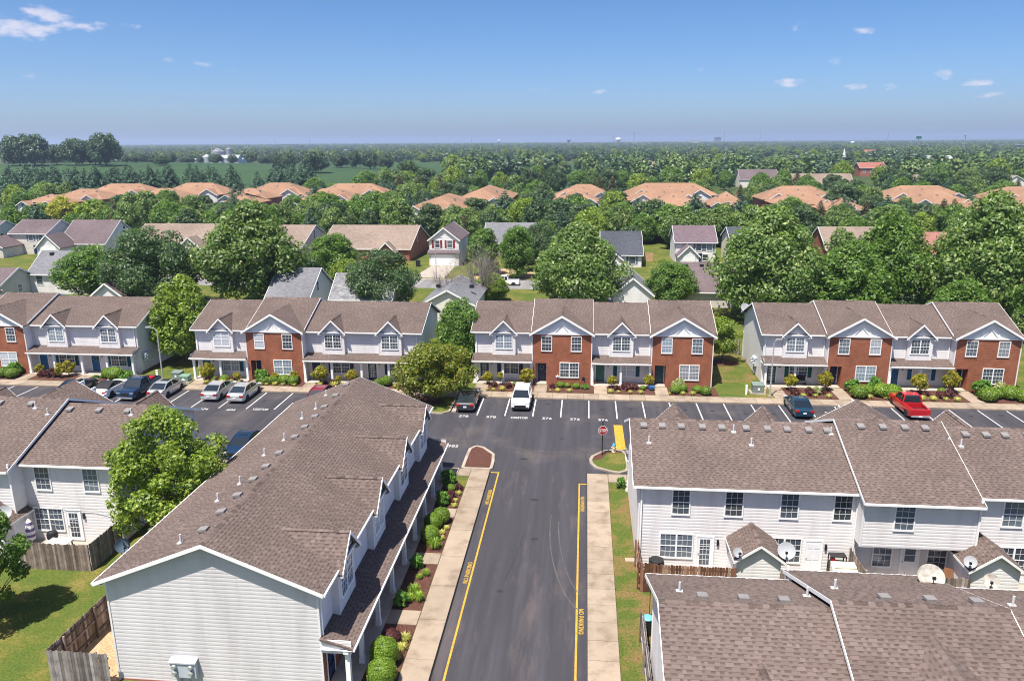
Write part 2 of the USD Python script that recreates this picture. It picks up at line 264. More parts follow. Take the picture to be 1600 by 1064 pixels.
# ------------------------------------------------------------------ mesh helpers
BOXF = np.array([[0, 2, 1], [0, 3, 2], [4, 5, 6], [4, 6, 7], [0, 1, 5], [0, 5, 4], [1, 2, 6], [1, 6, 5], [2, 3, 7], [2, 7, 6], [3, 0, 4], [3, 4, 7]])
class MB:
    """Collects shapes that become one mesh."""
    def __init__(s): s.v, s.f, s.r, s.t, s.n = [], [], [], [], 0
    def add(s, v, f, r=0.0, st=None):
        v = np.asarray(v, float); s.v.append(v); s.f.append(np.asarray(f, int) + s.n); s.n += len(v)
        s.r.append(np.broadcast_to(np.asarray(r, float), (len(v),))); s.t.append(np.zeros((len(v), 2)) if st is None else np.asarray(st, float)); return s
    def box(s, x0, x1, y0, y1, z0, z1, r=0.0):
        return s.add([(x0, y0, z0), (x1, y0, z0), (x1, y1, z0), (x0, y1, z0), (x0, y0, z1), (x1, y0, z1), (x1, y1, z1), (x0, y1, z1)], BOXF, r)
    def fbox(s, F, u0, u1, n0, n1, z0, z1, r=0.0):
        O, U, N = (np.asarray(a, float) for a in F); Z = np.array([0, 0, 1.0])
        p = [(u0, n0, z0), (u1, n0, z0), (u1, n1, z0), (u0, n1, z0), (u0, n0, z1), (u1, n0, z1), (u1, n1, z1), (u0, n1, z1)]
        return s.add([O + a * U + b * N + c * Z for a, b, c in p], BOXF if np.dot(np.cross(U, N), Z) > 0 else BOXF[:, ::-1], r)
    def poly(s, pts, r=0.0, st=None):
        k = len(pts); return s.add(pts, [(0, i, i + 1) for i in range(1, k - 1)], r, st)
    def slab(s, pts, off, r=0.0):
        """A convex polygon given thickness by the vector off (off points away from the outer face)."""
        a = np.asarray(pts, float); b = a + np.asarray(off, float); k = len(a)
        f = [(0, i, i + 1) for i in range(1, k - 1)] + [(k, k + i + 1, k + i) for i in range(1, k - 1)]
        for i in range(k):
            j = (i + 1) % k; f += [(i, k + i, k + j), (i, k + j, j)]
        return s.add(np.vstack([a, b]), f, r)
    def bar(s, p, q, w, h, up=(0, 0, 1)):
        p, q = np.asarray(p, float), np.asarray(q, float); d = q - p; d /= np.linalg.norm(d)
        sd = np.cross(d, up); sd /= np.linalg.norm(sd) + 1e-9; u = np.cross(sd, d)
        c = [(-w / 2, -h / 2), (w / 2, -h / 2), (w / 2, h / 2), (-w / 2, h / 2)]
        v = [p + a * sd + b * u for a, b in c] + [q + a * sd + b * u for a, b in c]
        return s.add(v, BOXF[:, ::-1])
    def tube(s, pts, rad, n=6, caps=True):
        p = np.asarray(pts, float); k = len(p); rad = np.broadcast_to(rad, (k,))
        t = np.gradient(p, axis=0); t /= np.linalg.norm(t, axis=1, keepdims=True) + 1e-12
        a = np.cross(t, np.where(np.abs(t[:, 2:]) < .9, [0, 0, 1.0], [1.0, 0, 0])); a /= np.linalg.norm(a, axis=1, keepdims=True) + 1e-12
        b = np.cross(t, a); g = np.arange(n) * 2 * np.pi / n
        v = (p[:, None] + rad[:, None, None] * (np.cos(g)[None, :, None] * a[:, None] + np.sin(g)[None, :, None] * b[:, None])).reshape(-1, 3)
        f = []
        for i in range(k - 1):
            for j in range(n):
                x, y, z, w = i * n + j, i * n + (j + 1) % n, (i + 1) * n + (j + 1) % n, (i + 1) * n + j; f += [(x, y, z), (x, z, w)]
        if caps: f += [(0, j + 1, j) for j in range(1, n - 1)] + [((k - 1) * n, (k - 1) * n + j, (k - 1) * n + j + 1) for j in range(1, n - 1)]
        return s.add(v, f)
    def lathe(s, prof, c=(0, 0, 0), n=12, axis=2):
        g = np.arange(n) * 2 * np.pi / n; v = []
        for r_, z in prof: v += [(r_ * math.cos(t), r_ * math.sin(t), z) for t in g]
        v = np.array(v)
        if axis == 0: v = v[:, [2, 0, 1]]
        if axis == 1: v = v[:, [1, 2, 0]]
        f = []
        for i in range(len(prof) - 1):
            for j in range(n):
                x, y, z, w = i * n + j, i * n + (j + 1) % n, (i + 1) * n + (j + 1) % n, (i + 1) * n + j; f += [(x, y, z), (x, z, w)]
        k = len(prof) - 1; f += [(0, j + 1, j) for j in range(1, n - 1)] + [(k * n, k * n + j, k * n + j + 1) for j in range(1, n - 1)]
        return s.add(v + np.asarray(c, float), f)
    def mesh(s, tm, off=(0, 0, 0)): return s.add(np.asarray(tm.vertices) + np.asarray(off), np.asarray(tm.faces))
    def arrays(s): return np.vstack(s.v), np.vstack(s.f), np.concatenate(s.r), np.vstack(s.t)

USED = {}
def numbered(parent, name):
    k = (parent, name); i = USED.get(k, 0); USED[k] = i + 1
    return '%s/%s' % (parent, name if i == 0 else '%s_%03d' % (name, i))
def path_of(p): return '/World' if p is None else (p if isinstance(p, str) else str(p.GetPath()))
def put(name, mb, m, parent=None, smooth=False, label=None, cat=None, group=None, kind=None):
    """ONE Mesh prim under parent (or under /World)."""
    path = numbered(path_of(parent), name)
    v, f, r, t = mb.arrays() if isinstance(mb, MB) else mb
    extra = not smooth and len(r) == len(v)
    q = usdkit.mesh(stage, path, (v, f), MATS[m], smooth=smooth)
    if extra and (np.any(r) or np.any(t)):
        pv = UsdGeom.PrimvarsAPI(q)
        if np.any(r): pv.CreatePrimvar('rnd', Sdf.ValueTypeNames.FloatArray, 'vertex').Set(Vt.FloatArray.FromNumpy(r.astype(np.float32)))
        if np.any(t): pv.CreatePrimvar('st', Sdf.ValueTypeNames.TexCoord2fArray, 'vertex').Set(Vt.Vec2fArray.FromNumpy(t.astype(np.float32)))
    info(q.GetPrim(), label, cat, group, kind); return q.GetPrim()
def info(p, label=None, cat=None, group=None, kind=None):
    for k, x in (('label', label), ('category', cat), ('group', group), ('kind', kind)):
        if x: p.SetCustomDataByKey(k, x)
    return p
def thing(name, label, cat, loc=(0, 0, 0), rotz=0.0, group=None, scale=None):
    x = UsdGeom.Xform.Define(stage, numbered('/World', name)); x.AddTranslateOp().Set(Gf.Vec3d(*map(float, loc))); x.AddRotateZOp().Set(float(rotz))
    if scale is not None: x.AddScaleOp().Set(Gf.Vec3f(*map(float, np.broadcast_to(scale, 3))))
    return info(x.GetPrim(), label, cat, group)
def proto(name):
    p = stage.CreateClassPrim('/World/Prototypes/' + name); return p
stage.CreateClassPrim('/World/Prototypes')
def proto_x(name):
    x = UsdGeom.Xform.Define(stage, '/World/Prototypes/' + name); return x.GetPrim()
def copy(pname, name, label, cat, loc, rotz=0.0, scale=1.0, group=None):
    o = thing(name, label, cat, loc, rotz, group, scale)
    o.GetReferences().AddInternalReference('/World/Prototypes/' + pname); o.SetInstanceable(True); return o

# ------------------------------------------------------------------ building kit
def siding(mb, O, U, N, z0, z1, left, right, course=.2, proud=.013):
    """Lapped boards: left(z) and right(z) give the wall's ends at a height."""
    O, U, N = (np.asarray(a, float) for a in (O, U, N)); Z = np.array([0, 0, 1.0]); z = z0
    flip = np.dot(np.cross(U, Z), N) < 0
    while z < z1 - 1e-6:
        zt = min(z + course, z1); l0, r0, l1, r1 = left(z), right(z), left(zt), right(zt)
        if r0 - l0 > .02:
            zm = z + (zt - z) * .5; lm, rm = (l0 + l1) / 2, (r0 + r1) / 2
            v = [O + l0 * U + z * Z, O + r0 * U + z * Z, O + l0 * U + z * Z + proud * N, O + r0 * U + z * Z + proud * N, O + rm * U + zm * Z + proud * N, O + lm * U + zm * Z + proud * N, O + r1 * U + zt * Z, O + l1 * U + zt * Z]
            f = np.array([(0, 1, 3), (0, 3, 2), (2, 3, 4), (2, 4, 5), (5, 4, 6), (5, 6, 7)]); mb.add(v, f[:, ::-1] if flip else f)
        z = zt
def const(a): return lambda z: a
def shingles(mb, O, U, V, L, left, right, e=.18, lift=.012, rng=None, keep=None):
    """Rows of tabs up a roof plane: O eave corner, U along, V up the slope, left(v) and right(v) its ends."""
    rng = rng or RNG; O, U, V = (np.asarray(a, float) for a in (O, U, V)); N = np.cross(U, V); N /= np.linalg.norm(N)
    if N[2] < 0: N = -N
    vs, rs = [], []
    for k in range(int(math.ceil(L / e))):
        v0, v1 = k * e, min((k + 1) * e + .02, L + .02); vm = min(v0 + e / 2, L); a, b = left(vm), right(vm)
        if b - a < .05: continue
        m0 = int((b - a) / .15) + 6; w = np.where(np.arange(m0) % 2 == 0, rng.choice([.14, .2, .3], m0), rng.choice([.12, .17, .24], m0)); x = a - rng.random() * .4 + np.concatenate([[0], np.cumsum(w)]); kd = np.arange(m0) % 2; x = np.clip(x, a, b)
        x0, x1 = x[:-1], x[1:]; ok = x1 - x0 > .01; x0, x1, kd = x0[ok], x1[ok], kd[ok]; m = len(x0); h = lift + np.where(kd == 0, .014, .003); c0, c1 = x0, x1
        def P(u, v, n): return O + u[:, None] * U + v * V + np.asarray(n).reshape(-1, 1) * N
        dark = kd == 1; vmid = v0 + (v1 - v0) * .5
        for s_, va, vb, lo_, hi_ in ((~dark, v0, v1, .40, .97), (dark, v0, vmid, .36, .75), (dark, vmid, v1, .02, .33)):
            a0, a1, hh = c0[s_], c1[s_], h[s_]; m_ = len(a0)
            if not m_: continue
            def Q(u, v, n): return O + u[:, None] * U + v * V + np.asarray(n).reshape(-1, 1) * N
            top_ = np.full(m_, lift * .5) if vb == v1 else hh
            vs.append(np.stack([Q(a0, va, hh), Q(a1, va, hh), Q(a1, vb, top_), Q(a0, vb, top_), Q(a0, va, np.zeros(m_)), Q(a1, va, np.zeros(m_))], 1)); rs.append(rng.uniform(lo_, hi_, m_))
    if not vs: return
    v = np.concatenate(vs); r = np.concatenate(rs); n = len(v)
    if np.dot(np.cross(U, V), N) > 0: f = np.array([[0, 1, 2], [0, 2, 3], [4, 5, 1], [4, 1, 0]])
    else: f = np.array([[0, 2, 1], [0, 3, 2], [4, 1, 5], [4, 0, 1]])
    if keep is not None: keep.append((v, r, f))
    else: mb.add(v.reshape(-1, 3), (np.arange(n)[:, None, None] * 6 + f).reshape(-1, 3), np.repeat(r, 6))

def window(parent, O, U, N, w, h, double=False, pane='pane_dark', label=None, grid=True, frame='trim_white', t=.07, name='window'):
    """A sash window standing proud of its wall: O is the lower left corner."""
    F = (O, U, N); fr = MB(); pn = MB()
    fr.fbox(F, -t, w + t, 0, .075, -t - .03, 0).fbox(F, -t, w + t, 0, .065, h, h + t).fbox(F, -t, 0, 0, .065, 0, h).fbox(F, w, w + t, 0, .065, 0, h)
    spans = [(0, w)]
    if double: m = w / 2; fr.fbox(F, m - .05, m + .05, 0, .065, 0, h); spans = [(0, m - .05), (m + .05, w)]
    for a, b in spans:
        fr.fbox(F, a, b, 0, .06, h * .5 - .025, h * .5 + .025)
        if grid:
            for i in (1, 2): x = a + (b - a) * i / 3; fr.fbox(F, x - .008, x + .008, .03, .045, 0, h)
            for q in (.25, .75): fr.fbox(F, a, b, .03, .045, h * q - .008, h * q + .008)
        pn.fbox(F, a, b, .005, .032, 0, h * .5 - .025).fbox(F, a, b, .005, .034, h * .5 + .025, h)
    q = put(name, fr, frame, parent, label=label); put('pane', pn, pane, q); return q
def door(parent, O, U, N, w, h, m, label=None, glass=None, wreath=False, frame='trim_white'):
    F = (O, U, N); d = MB().fbox(F, 0, w, .005, .05, 0, h)
    if not glass:
        for a, b in ((.12, .46), (.54, .88)):
            for p, q in ((.08, .36), (.42, .72), (.78, .93)): d.fbox(F, w * a, w * b, .05, .065, h * p, h * q)
    o = put('door', d, m, parent, label=label)
    k = MB().fbox(F, -.09, 0, 0, .07, 0, h + .09).fbox(F, w, w + .09, 0, .07, 0, h + .09).fbox(F, 0, w, 0, .07, h, h + .09); put('frame', k, frame, o)
    put('handle', MB().fbox(F, w * .88, w * .94, .05, .1, h * .46, h * .5), 'steel', o)
    if glass: 
        put('pane', MB().fbox(F, w * .18, w * .82, .05, .06, h * (.5 if glass == 'half' else .12), h * .93), 'pane_mid', o)
        g = MB().fbox(F, w * .18, w * .82, .06, .07, h * .7, h * .715)
        if glass == 'full':
            for i in (1, 2): g.fbox(F, w * (.18 + .64 * i / 3) - .01, w * (.18 + .64 * i / 3) + .01, .06, .07, h * .12, h * .93)
            for i in (1, 2, 3, 4): g.fbox(F, w * .18, w * .82, .06, .072, h * (.12 + .81 * i / 5) - .01, h * (.12 + .81 * i / 5) + .01)
        put('grille', g, 'trim_white', o)
    if wreath:
        O, U, N = (np.asarray(a, float) for a in F); c = O + w / 2 * U + h * .72 * np.array([0, 0, 1]) + .1 * N
        a = np.linspace(0, 2 * np.pi, 13); put('wreath', MB().tube([c + .2 * (math.cos(t) * U + math.sin(t) * np.array([0, 0, 1.])) for t in a], .05, 5, caps=False), wreath, o)
    return o
X_, Y_, Z_ = np.eye(3)

def gable_roof(parent, x0, x1, yr0, yr1, ze, zr, mat_u='roof_under', name='roof', rngkeep=None, t=.12):
    """Ridge along local x at the middle of yr0..yr1; returns the roof prim. Shingles lie on it."""
    ym = (yr0 + yr1) / 2; mb = MB()
    mb.slab([(x0, yr0, ze), (x1, yr0, ze), (x1, ym, zr), (x0, ym, zr)], (0, 0, -t)).slab([(x1, yr1, ze), (x0, yr1, ze), (x0, ym, zr), (x1, ym, zr)], (0, 0, -t))
    return put(name, mb, mat_u, parent)

# ------------------------------------------------------------------ the rows of townhouses
U6 = 6.2
RIDGE_Y = 6.25
def slope_pts(y0, z0, y1, z1):
    V = np.array([0, y1 - y0, z1 - z0]); L = np.linalg.norm(V); return V / L, L

def big_ones(keep, T, n, eye=np.array([0, 0, CAM_H])):
    """Splits the tabs into the n that show largest from the street side camera's side and the rest."""
    v = np.concatenate([k[0] for k in keep]); r = np.concatenate([k[1] for k in keep]); fi = np.concatenate([np.repeat(i, len(k[0])) for i, k in enumerate(keep)])
    w = v.reshape(-1, 3) @ T[:3, :3].T + T[:3, 3]; w = w.reshape(v.shape); c = w.mean(1); d = c - eye; dist = np.linalg.norm(d, axis=1)
    nrm = np.cross(w[:, 1] - w[:, 0], w[:, 3] - w[:, 0]); A = np.linalg.norm(nrm, axis=1); nrm /= A[:, None]; nrm *= np.sign(nrm[:, 2:] + 1e-9)
    size = A * np.clip(-(nrm * d).sum(1) / dist, 0, 1) / dist ** 2
    q = (d / dist[:, None]); cx = q @ _r2; cy = q @ _d2; cz = q @ _fwd
    seen = (cz > .1) & (np.abs(cx / cz) < 800 / CAM_F) & (np.abs(cy / cz) < 532 / CAM_F)
    order = np.argsort(-(size * seen)); pick = np.zeros(len(v), bool); pick[order[:n]] = True
    return v, r, fi, pick

def lay(roof, keep, T, single):
    """Lays the kept tabs on a roof part: the largest in view one by one, the rest as one."""
    if not keep: return
    v, r, fi, pick = big_ones(keep, T, single); fs = [k[2] for k in keep]
    for i in np.nonzero(pick)[0]:
        put('shingle', MB().add(v[i], fs[fi[i]], r[i]), 'shingle_brown', roof)
    rest = MB()
    for j, f in enumerate(fs):
        s = (~pick) & (fi == j); n = s.sum()
        if n: rest.add(v[s].reshape(-1, 3), (np.arange(n)[:, None, None] * 6 + f).reshape(-1, 3), np.repeat(r[s], 6))
    if rest.n: put('shingles', rest, 'shingle_brown', roof, kind='stuff')

def cap(mb, p, q, n=None, w=.16):
    """Ridge cap pieces along p..q."""
    p, q = np.asarray(p, float), np.asarray(q, float); d = q - p; L = np.linalg.norm(d); d /= L; s = np.cross(d, Z_); s /= np.linalg.norm(s); k = max(1, int(L / .26))
    for i in range(k):
        a, b = p + d * L * i / k, p + d * (L * (i + 1) / k + .02); h0, h1 = .035, .02; dz = -.075
        mb.add([a + h0 * Z_, b + h1 * Z_, b + w * s + (h1 + dz) * Z_, a + w * s + (h0 + dz) * Z_, a - w * s + (h0 + dz) * Z_, b - w * s + (h1 + dz) * Z_], [(0, 1, 2), (0, 2, 3), (0, 4, 5), (0, 5, 1), (0, 3, 4)], RNG.random())

def townhouse_row(name, label, types, loc, rotz, U=U6, front=True, rear=None, doors=None, single=0, shingle_front=True, shingle_rear=True, group=None, low_brick=False, bo=0.0, posts=None, panes=None, ends=(True, True), boards_end=False, brick_first=False, vents=None):
    T = np.eye(4); a = math.radians(rotz); T[:2, :2] = [[math.cos(a), -math.sin(a)], [math.sin(a), math.cos(a)]]; T[:3, 3] = loc
    b = thing(name, label, 'townhouses', loc, rotz, group); n = len(types); W = n * U; 
    rng = np.random.default_rng(n * 17 + int(abs(loc[0]) * 7) + int(abs(loc[1])))
    pane = lambda: rng.choice(['pane_dark', 'pane_mid', 'pane_blind', 'pane_curtain', 'pane_mid'])
    YW, ZE, SL = 1.2, 5.5, .404
    zr = {'W': ZE + SL * (RIDGE_Y - .75), 'B': ZE + SL * (RIDGE_Y - .75) + .33}
    fascia, gutter, caps = MB(), MB(), MB(); caps0 = caps; keep_m, keep_d, keep_p = [], [], []
    rears = {}
    # runs of equal type share one roof
    runs = []; i = 0; put_roof = []
    while i < n:
        j = i
        while j + 1 < n and types[j + 1] == types[i]: j += 1
        runs.append((types[i], i, j + 1)); i = j + 1
    for ty, i0, i1 in runs:
        x0, x1 = i0 * U, i1 * U; z = zr[ty]; oL = .4 if i0 == 0 else (.12 if ty == 'B' else 0.0); oR = .4 if i1 == n else (.12 if ty == 'B' else 0.0); xa, xb = x0 - oL, x1 + oR
        yf = .78 if ty == 'W' else -.3 + bo; yb = 11.65 if ty == 'W' else 12.65
        zf = z - (RIDGE_Y - yf) * SL; zb = z - (yb - RIDGE_Y) * SL
        if ty == 'B': yf2, zf2 = .5, z - (RIDGE_Y - .5) * SL
        else: yf2, zf2 = yf, zf
        mb = MB().slab([(xa, yf2, zf2), (xb, yf2, zf2), (xb, RIDGE_Y, z), (xa, RIDGE_Y, z)], (0, 0, -.1)).slab([(xb, yb, zb), (xa, yb, zb), (xa, RIDGE_Y, z), (xb, RIDGE_Y, z)], (0, 0, -.1))
        put_roof.append(mb)
        if shingle_front: Vv, L = slope_pts(yf2, zf2, RIDGE_Y, z); shingles(None, (xa, yf2, zf2), X_, Vv, L, const(0), const(xb - xa), rng=rng, keep=keep_m)
        if shingle_rear: Vv, L = slope_pts(yb, zb, RIDGE_Y, z); shingles(None, (xa, yb, zb), X_, Vv, L, const(0), const(xb - xa), rng=rng, keep=keep_m)
        cap(caps, (xa, RIDGE_Y, z), (xb, RIDGE_Y, z))
        # rakes and eaves
        for x, o, s in ((xa, oL, -1), (xb, oR, 1)):
            if o > 0:
                fascia = MB()
                h = .17 if o > .2 else .16
                for p, q in (((x, yf2, zf2), (x, RIDGE_Y, z)), ((x, yb, zb), (x, RIDGE_Y, z))):
                    p, q = np.array(p), np.array(q); t = .03 * s
                    fascia.slab([p + (t, 0, .015), q + (t, 0, .015), q + (t, 0, -h), p + (t, 0, -h)] if s > 0 else [p + (t, 0, -h), q + (t, 0, -h), q + (t, 0, .015), p + (t, 0, .015)], (-t * .98, 0, 0))
                put('fascia', fascia, 'trim_white', b)
        gutter.box(xa + .01, xb - .01, yb - .02, yb + .1, zb - .13, zb - .02)
        if ty == 'W': put('gutter', MB().box(xa + .01, xb - .01, yf - .1, yf + .02, zf - .13, zf - .02), 'gutter_white', b)
        put('soffit', MB().box(xa + .03, xb - .03, yb - .4, yb - .03, zb - .14, zb - .10), 'trim_white', b)
        put('gutter', gutter, 'gutter_white', b); gutter = MB()
    # unit walls, porches, dormers and gables
    proof = MB()
    for i, ty in enumerate(types):
        x0 = i * U; x1 = x0 + U; wall, brick, bumps, droofs, truss, pfascia, caps, keep_d = MB(), MB(), MB(), MB(), MB(), MB(), MB(), []
        if ty == 'W':
            zf = zr['W'] - (RIDGE_Y - YW) * SL
            siding(wall, (x0, YW, 0), X_, -Y_, 2.9, zf - .05, const(0), const(U))
            if low_brick: brick.add([(x0, YW - .05, .1), (x1, YW - .05, .1), (x1, YW - .05, 2.9), (x0, YW - .05, 2.9)], [(0, 1, 2), (0, 2, 3)], 0, [(0, 0), (U, 0), (U, 2.8), (0, 2.8)])
            else: siding(wall, (x0, YW, 0), X_, -Y_, .1, 2.9, const(0), const(U))
            if not front: pass
            c = x0 + U / 2; hw = 1.2; yb_ = .85; za = 6.82; zs = 5.42
            siding(bumps, (c, yb_, 0), X_, -Y_, 3.0, zs, const(-hw), const(hw)); siding(bumps, (c, yb_, 0), X_, -Y_, zs, za - .22, lambda z: -(za - .1 - z) / 1.0 if z > zs + .2 else -hw, lambda z: (za - .1 - z) / 1.0 if z > zs + .2 else hw)
            bumps.box(c - hw, c + hw, yb_ + .002, YW + .05, 2.98, zs)
            bumps.box(c - hw - .045, c - hw + .06, yb_ - .03, YW, 3.0, zs).box(c + hw - .06, c + hw + .045, yb_ - .03, YW, 3.0, zs)
            yo = .5; ybk = RIDGE_Y - (zr['W'] - za) / SL + .2
            for s in (-1, 1):
                e0 = np.array([c + s * 1.5, yo, za - 1.5]); r0 = np.array([c, yo, za]); ye = RIDGE_Y - (zr['W'] - (za - 1.5)) / SL + .3
                pts = [e0, r0, np.array([c, ybk, za]), np.array([c + s * 1.5, ye, za - 1.5])]
                droofs.slab(pts if s < 0 else pts[::-1], (0, 0, -.1))
                Vv = np.array([-s, 0, 1.0]) / math.sqrt(2); L = 1.5 * math.sqrt(2)
                shingles(None, e0, Y_, Vv, L, const(0), (lambda ye, ybk, L: lambda v: (ye - yo) + (ybk - ye) * v / L)(ye, ybk, L), rng=rng, keep=keep_d)
                t = np.array([0, -.03, 0]); h = .17
                pts = [e0 + t + (0, 0, .02), r0 + t + (0, 0, .02), r0 + t + (0, 0, -h), e0 + t + (0, 0, -h)]
                pfascia.slab(pts if s < 0 else pts[::-1], (0, .045, 0))
                pfascia.box(min(c + s * 1.5, c + s * 1.2), max(c + s * 1.5, c + s * 1.2), yo + .02, YW, za - 1.5 - .16, za - 1.5 - .1)
            cap(caps, (c, yo, za), (c, ybk, za), w=.13)
            if front: window(b, (c - .86, yb_, 3.72), X_, -Y_, 1.72, 1.42, True, pane())
        else:
            zt = 5.55; st = lambda pts: [(p[0], p[2]) for p in pts]
            def bq(xa, xb, za, zb, y=0.0):
                y += bo
                pts = [(xa, y, za), (xb, y, za), (xb, y, zb), (xa, y, zb)]; brick.add(pts, [(0, 1, 2), (0, 2, 3)], 0, st(pts))
            bq(x0, x0 + .35, .05, 2.4); bq(x0 + 1.5, x1, .05, 2.4); bq(x0, x1, 2.4, zt)
            for xx, s in ((x0 + .35, 1), (x0 + 1.5, -1)):
                pts = [(xx, bo, .05), (xx, 1.15 + bo, .05), (xx, 1.15 + bo, 2.4), (xx, bo, 2.4)]; brick.add(pts, [(0, 1, 2), (0, 2, 3)] if s > 0 else [(0, 2, 1), (0, 3, 2)], 0, [(p[1], p[2]) for p in pts])
            bq(x0 + .35, x0 + 1.5, .05, 2.4, 1.15); pts = [(x0 + .35, bo, 2.4), (x0 + .35, 1.15 + bo, 2.4), (x0 + 1.5, 1.15 + bo, 2.4), (x0 + 1.5, bo, 2.4)]; brick.add(pts, [(0, 1, 2), (0, 2, 3)], 0, [(p[0], p[1]) for p in pts])
            for xx, s in ((x0, -1), (x1, 1)): siding(wall, (xx, bo, 0), Y_, s * X_, .05, zt + .1, const(0), const(YW + .3 - min(bo, 1.2)))
            for xx in (x0, x1): wall.box(xx - .05, xx + .05, -.012 + bo, .1 + bo, .05, zt)
            # gable panel with its trusswork
            c = (x0 + x1) / 2; za = 7.6; hw = U / 2 + .3; sl = (za - 5.6) / hw; yo = -.38 + bo
            truss.add([(x0, -.02 + bo, zt), (x1, -.02 + bo, zt), (c, -.02 + bo, zt + (U / 2) * sl)], [(0, 1, 2)]); truss.box(x0 - .02, x1 + .02, -.1 + bo, bo, zt - .02, zt + .12)
            zc = lambda d: zt + (U / 2 - abs(d)) * sl
            for d in (-1.7, -.85, 0, .85, 1.7):
                truss.box(c + d - .05, c + d + .05, -.06, -.02 + bo, zt + .1, zc(d) - .1)
            for s in (-1, 1):
                truss.bar((c + s * .85, -.05 + bo, zt + .75), (c + s * .1, -.05 + bo, zt + 1.45), .06, .08, up=(0, 1, 0)); truss.bar((c + s * 1.7, -.05 + bo, zt + .15), (c + s * .95, -.05 + bo, zt + .8), .06, .08, up=(0, 1, 0)); truss.bar((c + s * .8, -.05 + bo, zt + .15), (c + s * .15, -.05 + bo, zt + .9), .06, .08, up=(0, 1, 0))
            ybk = RIDGE_Y - (zr['B'] - za) / SL + .2; ze = 5.6
            for s in (-1, 1):
                e0 = np.array([c + s * hw, yo, ze]); r0 = np.array([c, yo, za]); ye = max(.3, RIDGE_Y - (zr['B'] - ze) / SL + .3)
                pts = [e0, r0, np.array([c, ybk, za]), np.array([c + s * hw, ye, ze])]; droofs.slab(pts if s < 0 else pts[::-1], (0, 0, -.1))
                Vv = np.array([-s * hw, 0, za - ze]); L = np.linalg.norm(Vv); Vv /= L
                shingles(None, e0, Y_, Vv, L, const(0), (lambda ye, ybk, L: lambda v: (ye - yo) + (ybk - ye) * v / L)(ye, ybk, L), rng=rng, keep=keep_d)
                t = np.array([0, -.03, 0]); h = .2; pts = [e0 + t + (0, 0, .02), r0 + t + (0, 0, .02), r0 + t + (0, 0, -h), e0 + t + (0, 0, -h)]
                pfascia.slab(pts if s < 0 else pts[::-1], (0, .045, 0)); pfascia.box(min(c + s * hw, c + s * (hw - .3)), max(c + s * hw, c + s * (hw - .3)), yo + .02, 1.0, ze - .18, ze - .1)
            cap(caps, (c, yo, za), (c, ybk, za), w=.13)
            if front:
                for xx in (1.02, 4.1): window(b, (x0 + xx, 0, 3.8), X_, -Y_, .98, 1.5, False, pane())
                window(b, (x0 + 2.95, 0, .95), X_, -Y_, 1.9, 1.52, True, pane())
                bs = MB()
                for xx, w_ in ((1.02, .98), (4.1, .98)): bs.box(x0 + xx - .12, x0 + xx + w_ + .12, -.05, 0, 3.62, 3.695)
                bs.box(x0 + 2.83, x0 + 4.97, -.05, 0, .77, .845); put('brick_sill', bs, 'brick_far', b)
                dm = doors[i]; door(b, (x0 + .48, 1.15, .17), X_, -Y_, .92, 2.05, dm[0], wreath=dm[1])
                put('step', MB().box(x0 + .35, x0 + 1.5, -.05, 1.15, .05, .16), 'concrete_floor', b)
        for nm, mb, mm in (('wall', wall, 'vinyl_white'), ('brick_wall', brick, 'brick_red'), ('dormer_wall', bumps, 'vinyl_white'), ('gable_panel', truss, 'trim_white'), ('gable_trim', pfascia, 'trim_white')):
            if mb.n: put(nm, mb, mm, b)
        dr = put('gable_roof', droofs, 'roof_under', b); lay(dr, keep_d, T, min(single, 40)); put('ridge_cap', caps, 'shingle_brown', dr, kind='stuff')
    # porches over runs of W
    for ty, i0, i1 in runs:
        if ty != 'W': continue
        pfascia, wall, gutter = MB(), MB(), MB()
        xa, xb = i0 * U - (.22 if i0 == 0 else -.02), i1 * U + (.22 if i1 == n else -.02); y0, y1, z0, z1 = -.36, YW - .02, 2.62, 3.06
        proof.slab([(xa, y0, z0), (xb, y0, z0), (xb, y1, z1), (xa, y1, z1)], (0, 0, -.07)); Vv, L = slope_pts(y0, z0, y1, z1); shingles(None, (xa, y0, z0), X_, Vv, L, const(0), const(xb - xa), rng=rng, keep=keep_p)
        pfascia.box(xa + .03, xb - .03, -.12, .12, 2.33, 2.55); pfascia.slab([(xa, y0 + .02, 2.52), (xb, y0 + .02, 2.52), (xb, YW, 2.52), (xa, YW, 2.52)][::-1], (0, 0, .02))
        for s, x in ((-1, xa), (1, xb)):
            if (s < 0 and i0 == 0) or (s > 0 and i1 == n): siding(wall, (x - s * .12, 0, 0), Y_, s * X_, 2.3, 3.0, const(y0 + .1), lambda z: YW if z < 2.6 else YW, course=.17)
        gutter.box(xa, xb, y0 - .09, y0 + .01, z0 - .11, z0 - .01)
        xs = posts if posts is not None else sorted({x0 + d for k in range(i0, i1) for x0 in [k * U] for d in (.12, 3.08)} | {i1 * U - .12})
        for x in xs:
            p = MB().box(x - .11, x + .11, -.1, .12, .15, 2.34).box(x - .14, x + .14, -.13, .15, .15, .42).box(x - .135, x + .135, -.125, .145, 2.22, 2.335); put('post', p, 'trim_white', b)
        pr_ = put('porch_roof', proof, 'roof_under', b); lay(pr_, keep_p, T, min(single, 60)); proof = MB(); keep_p = []; put('porch_trim', pfascia, 'trim_white', b); put('gutter', gutter, 'gutter_white', b); gutter = MB()
        if wall.n: put('porch_end', wall, 'vinyl_white', b)
        put('porch_floor', MB().box(xa + .05, xb - .05, -.3, YW, .0, .15), 'concrete_floor', b)
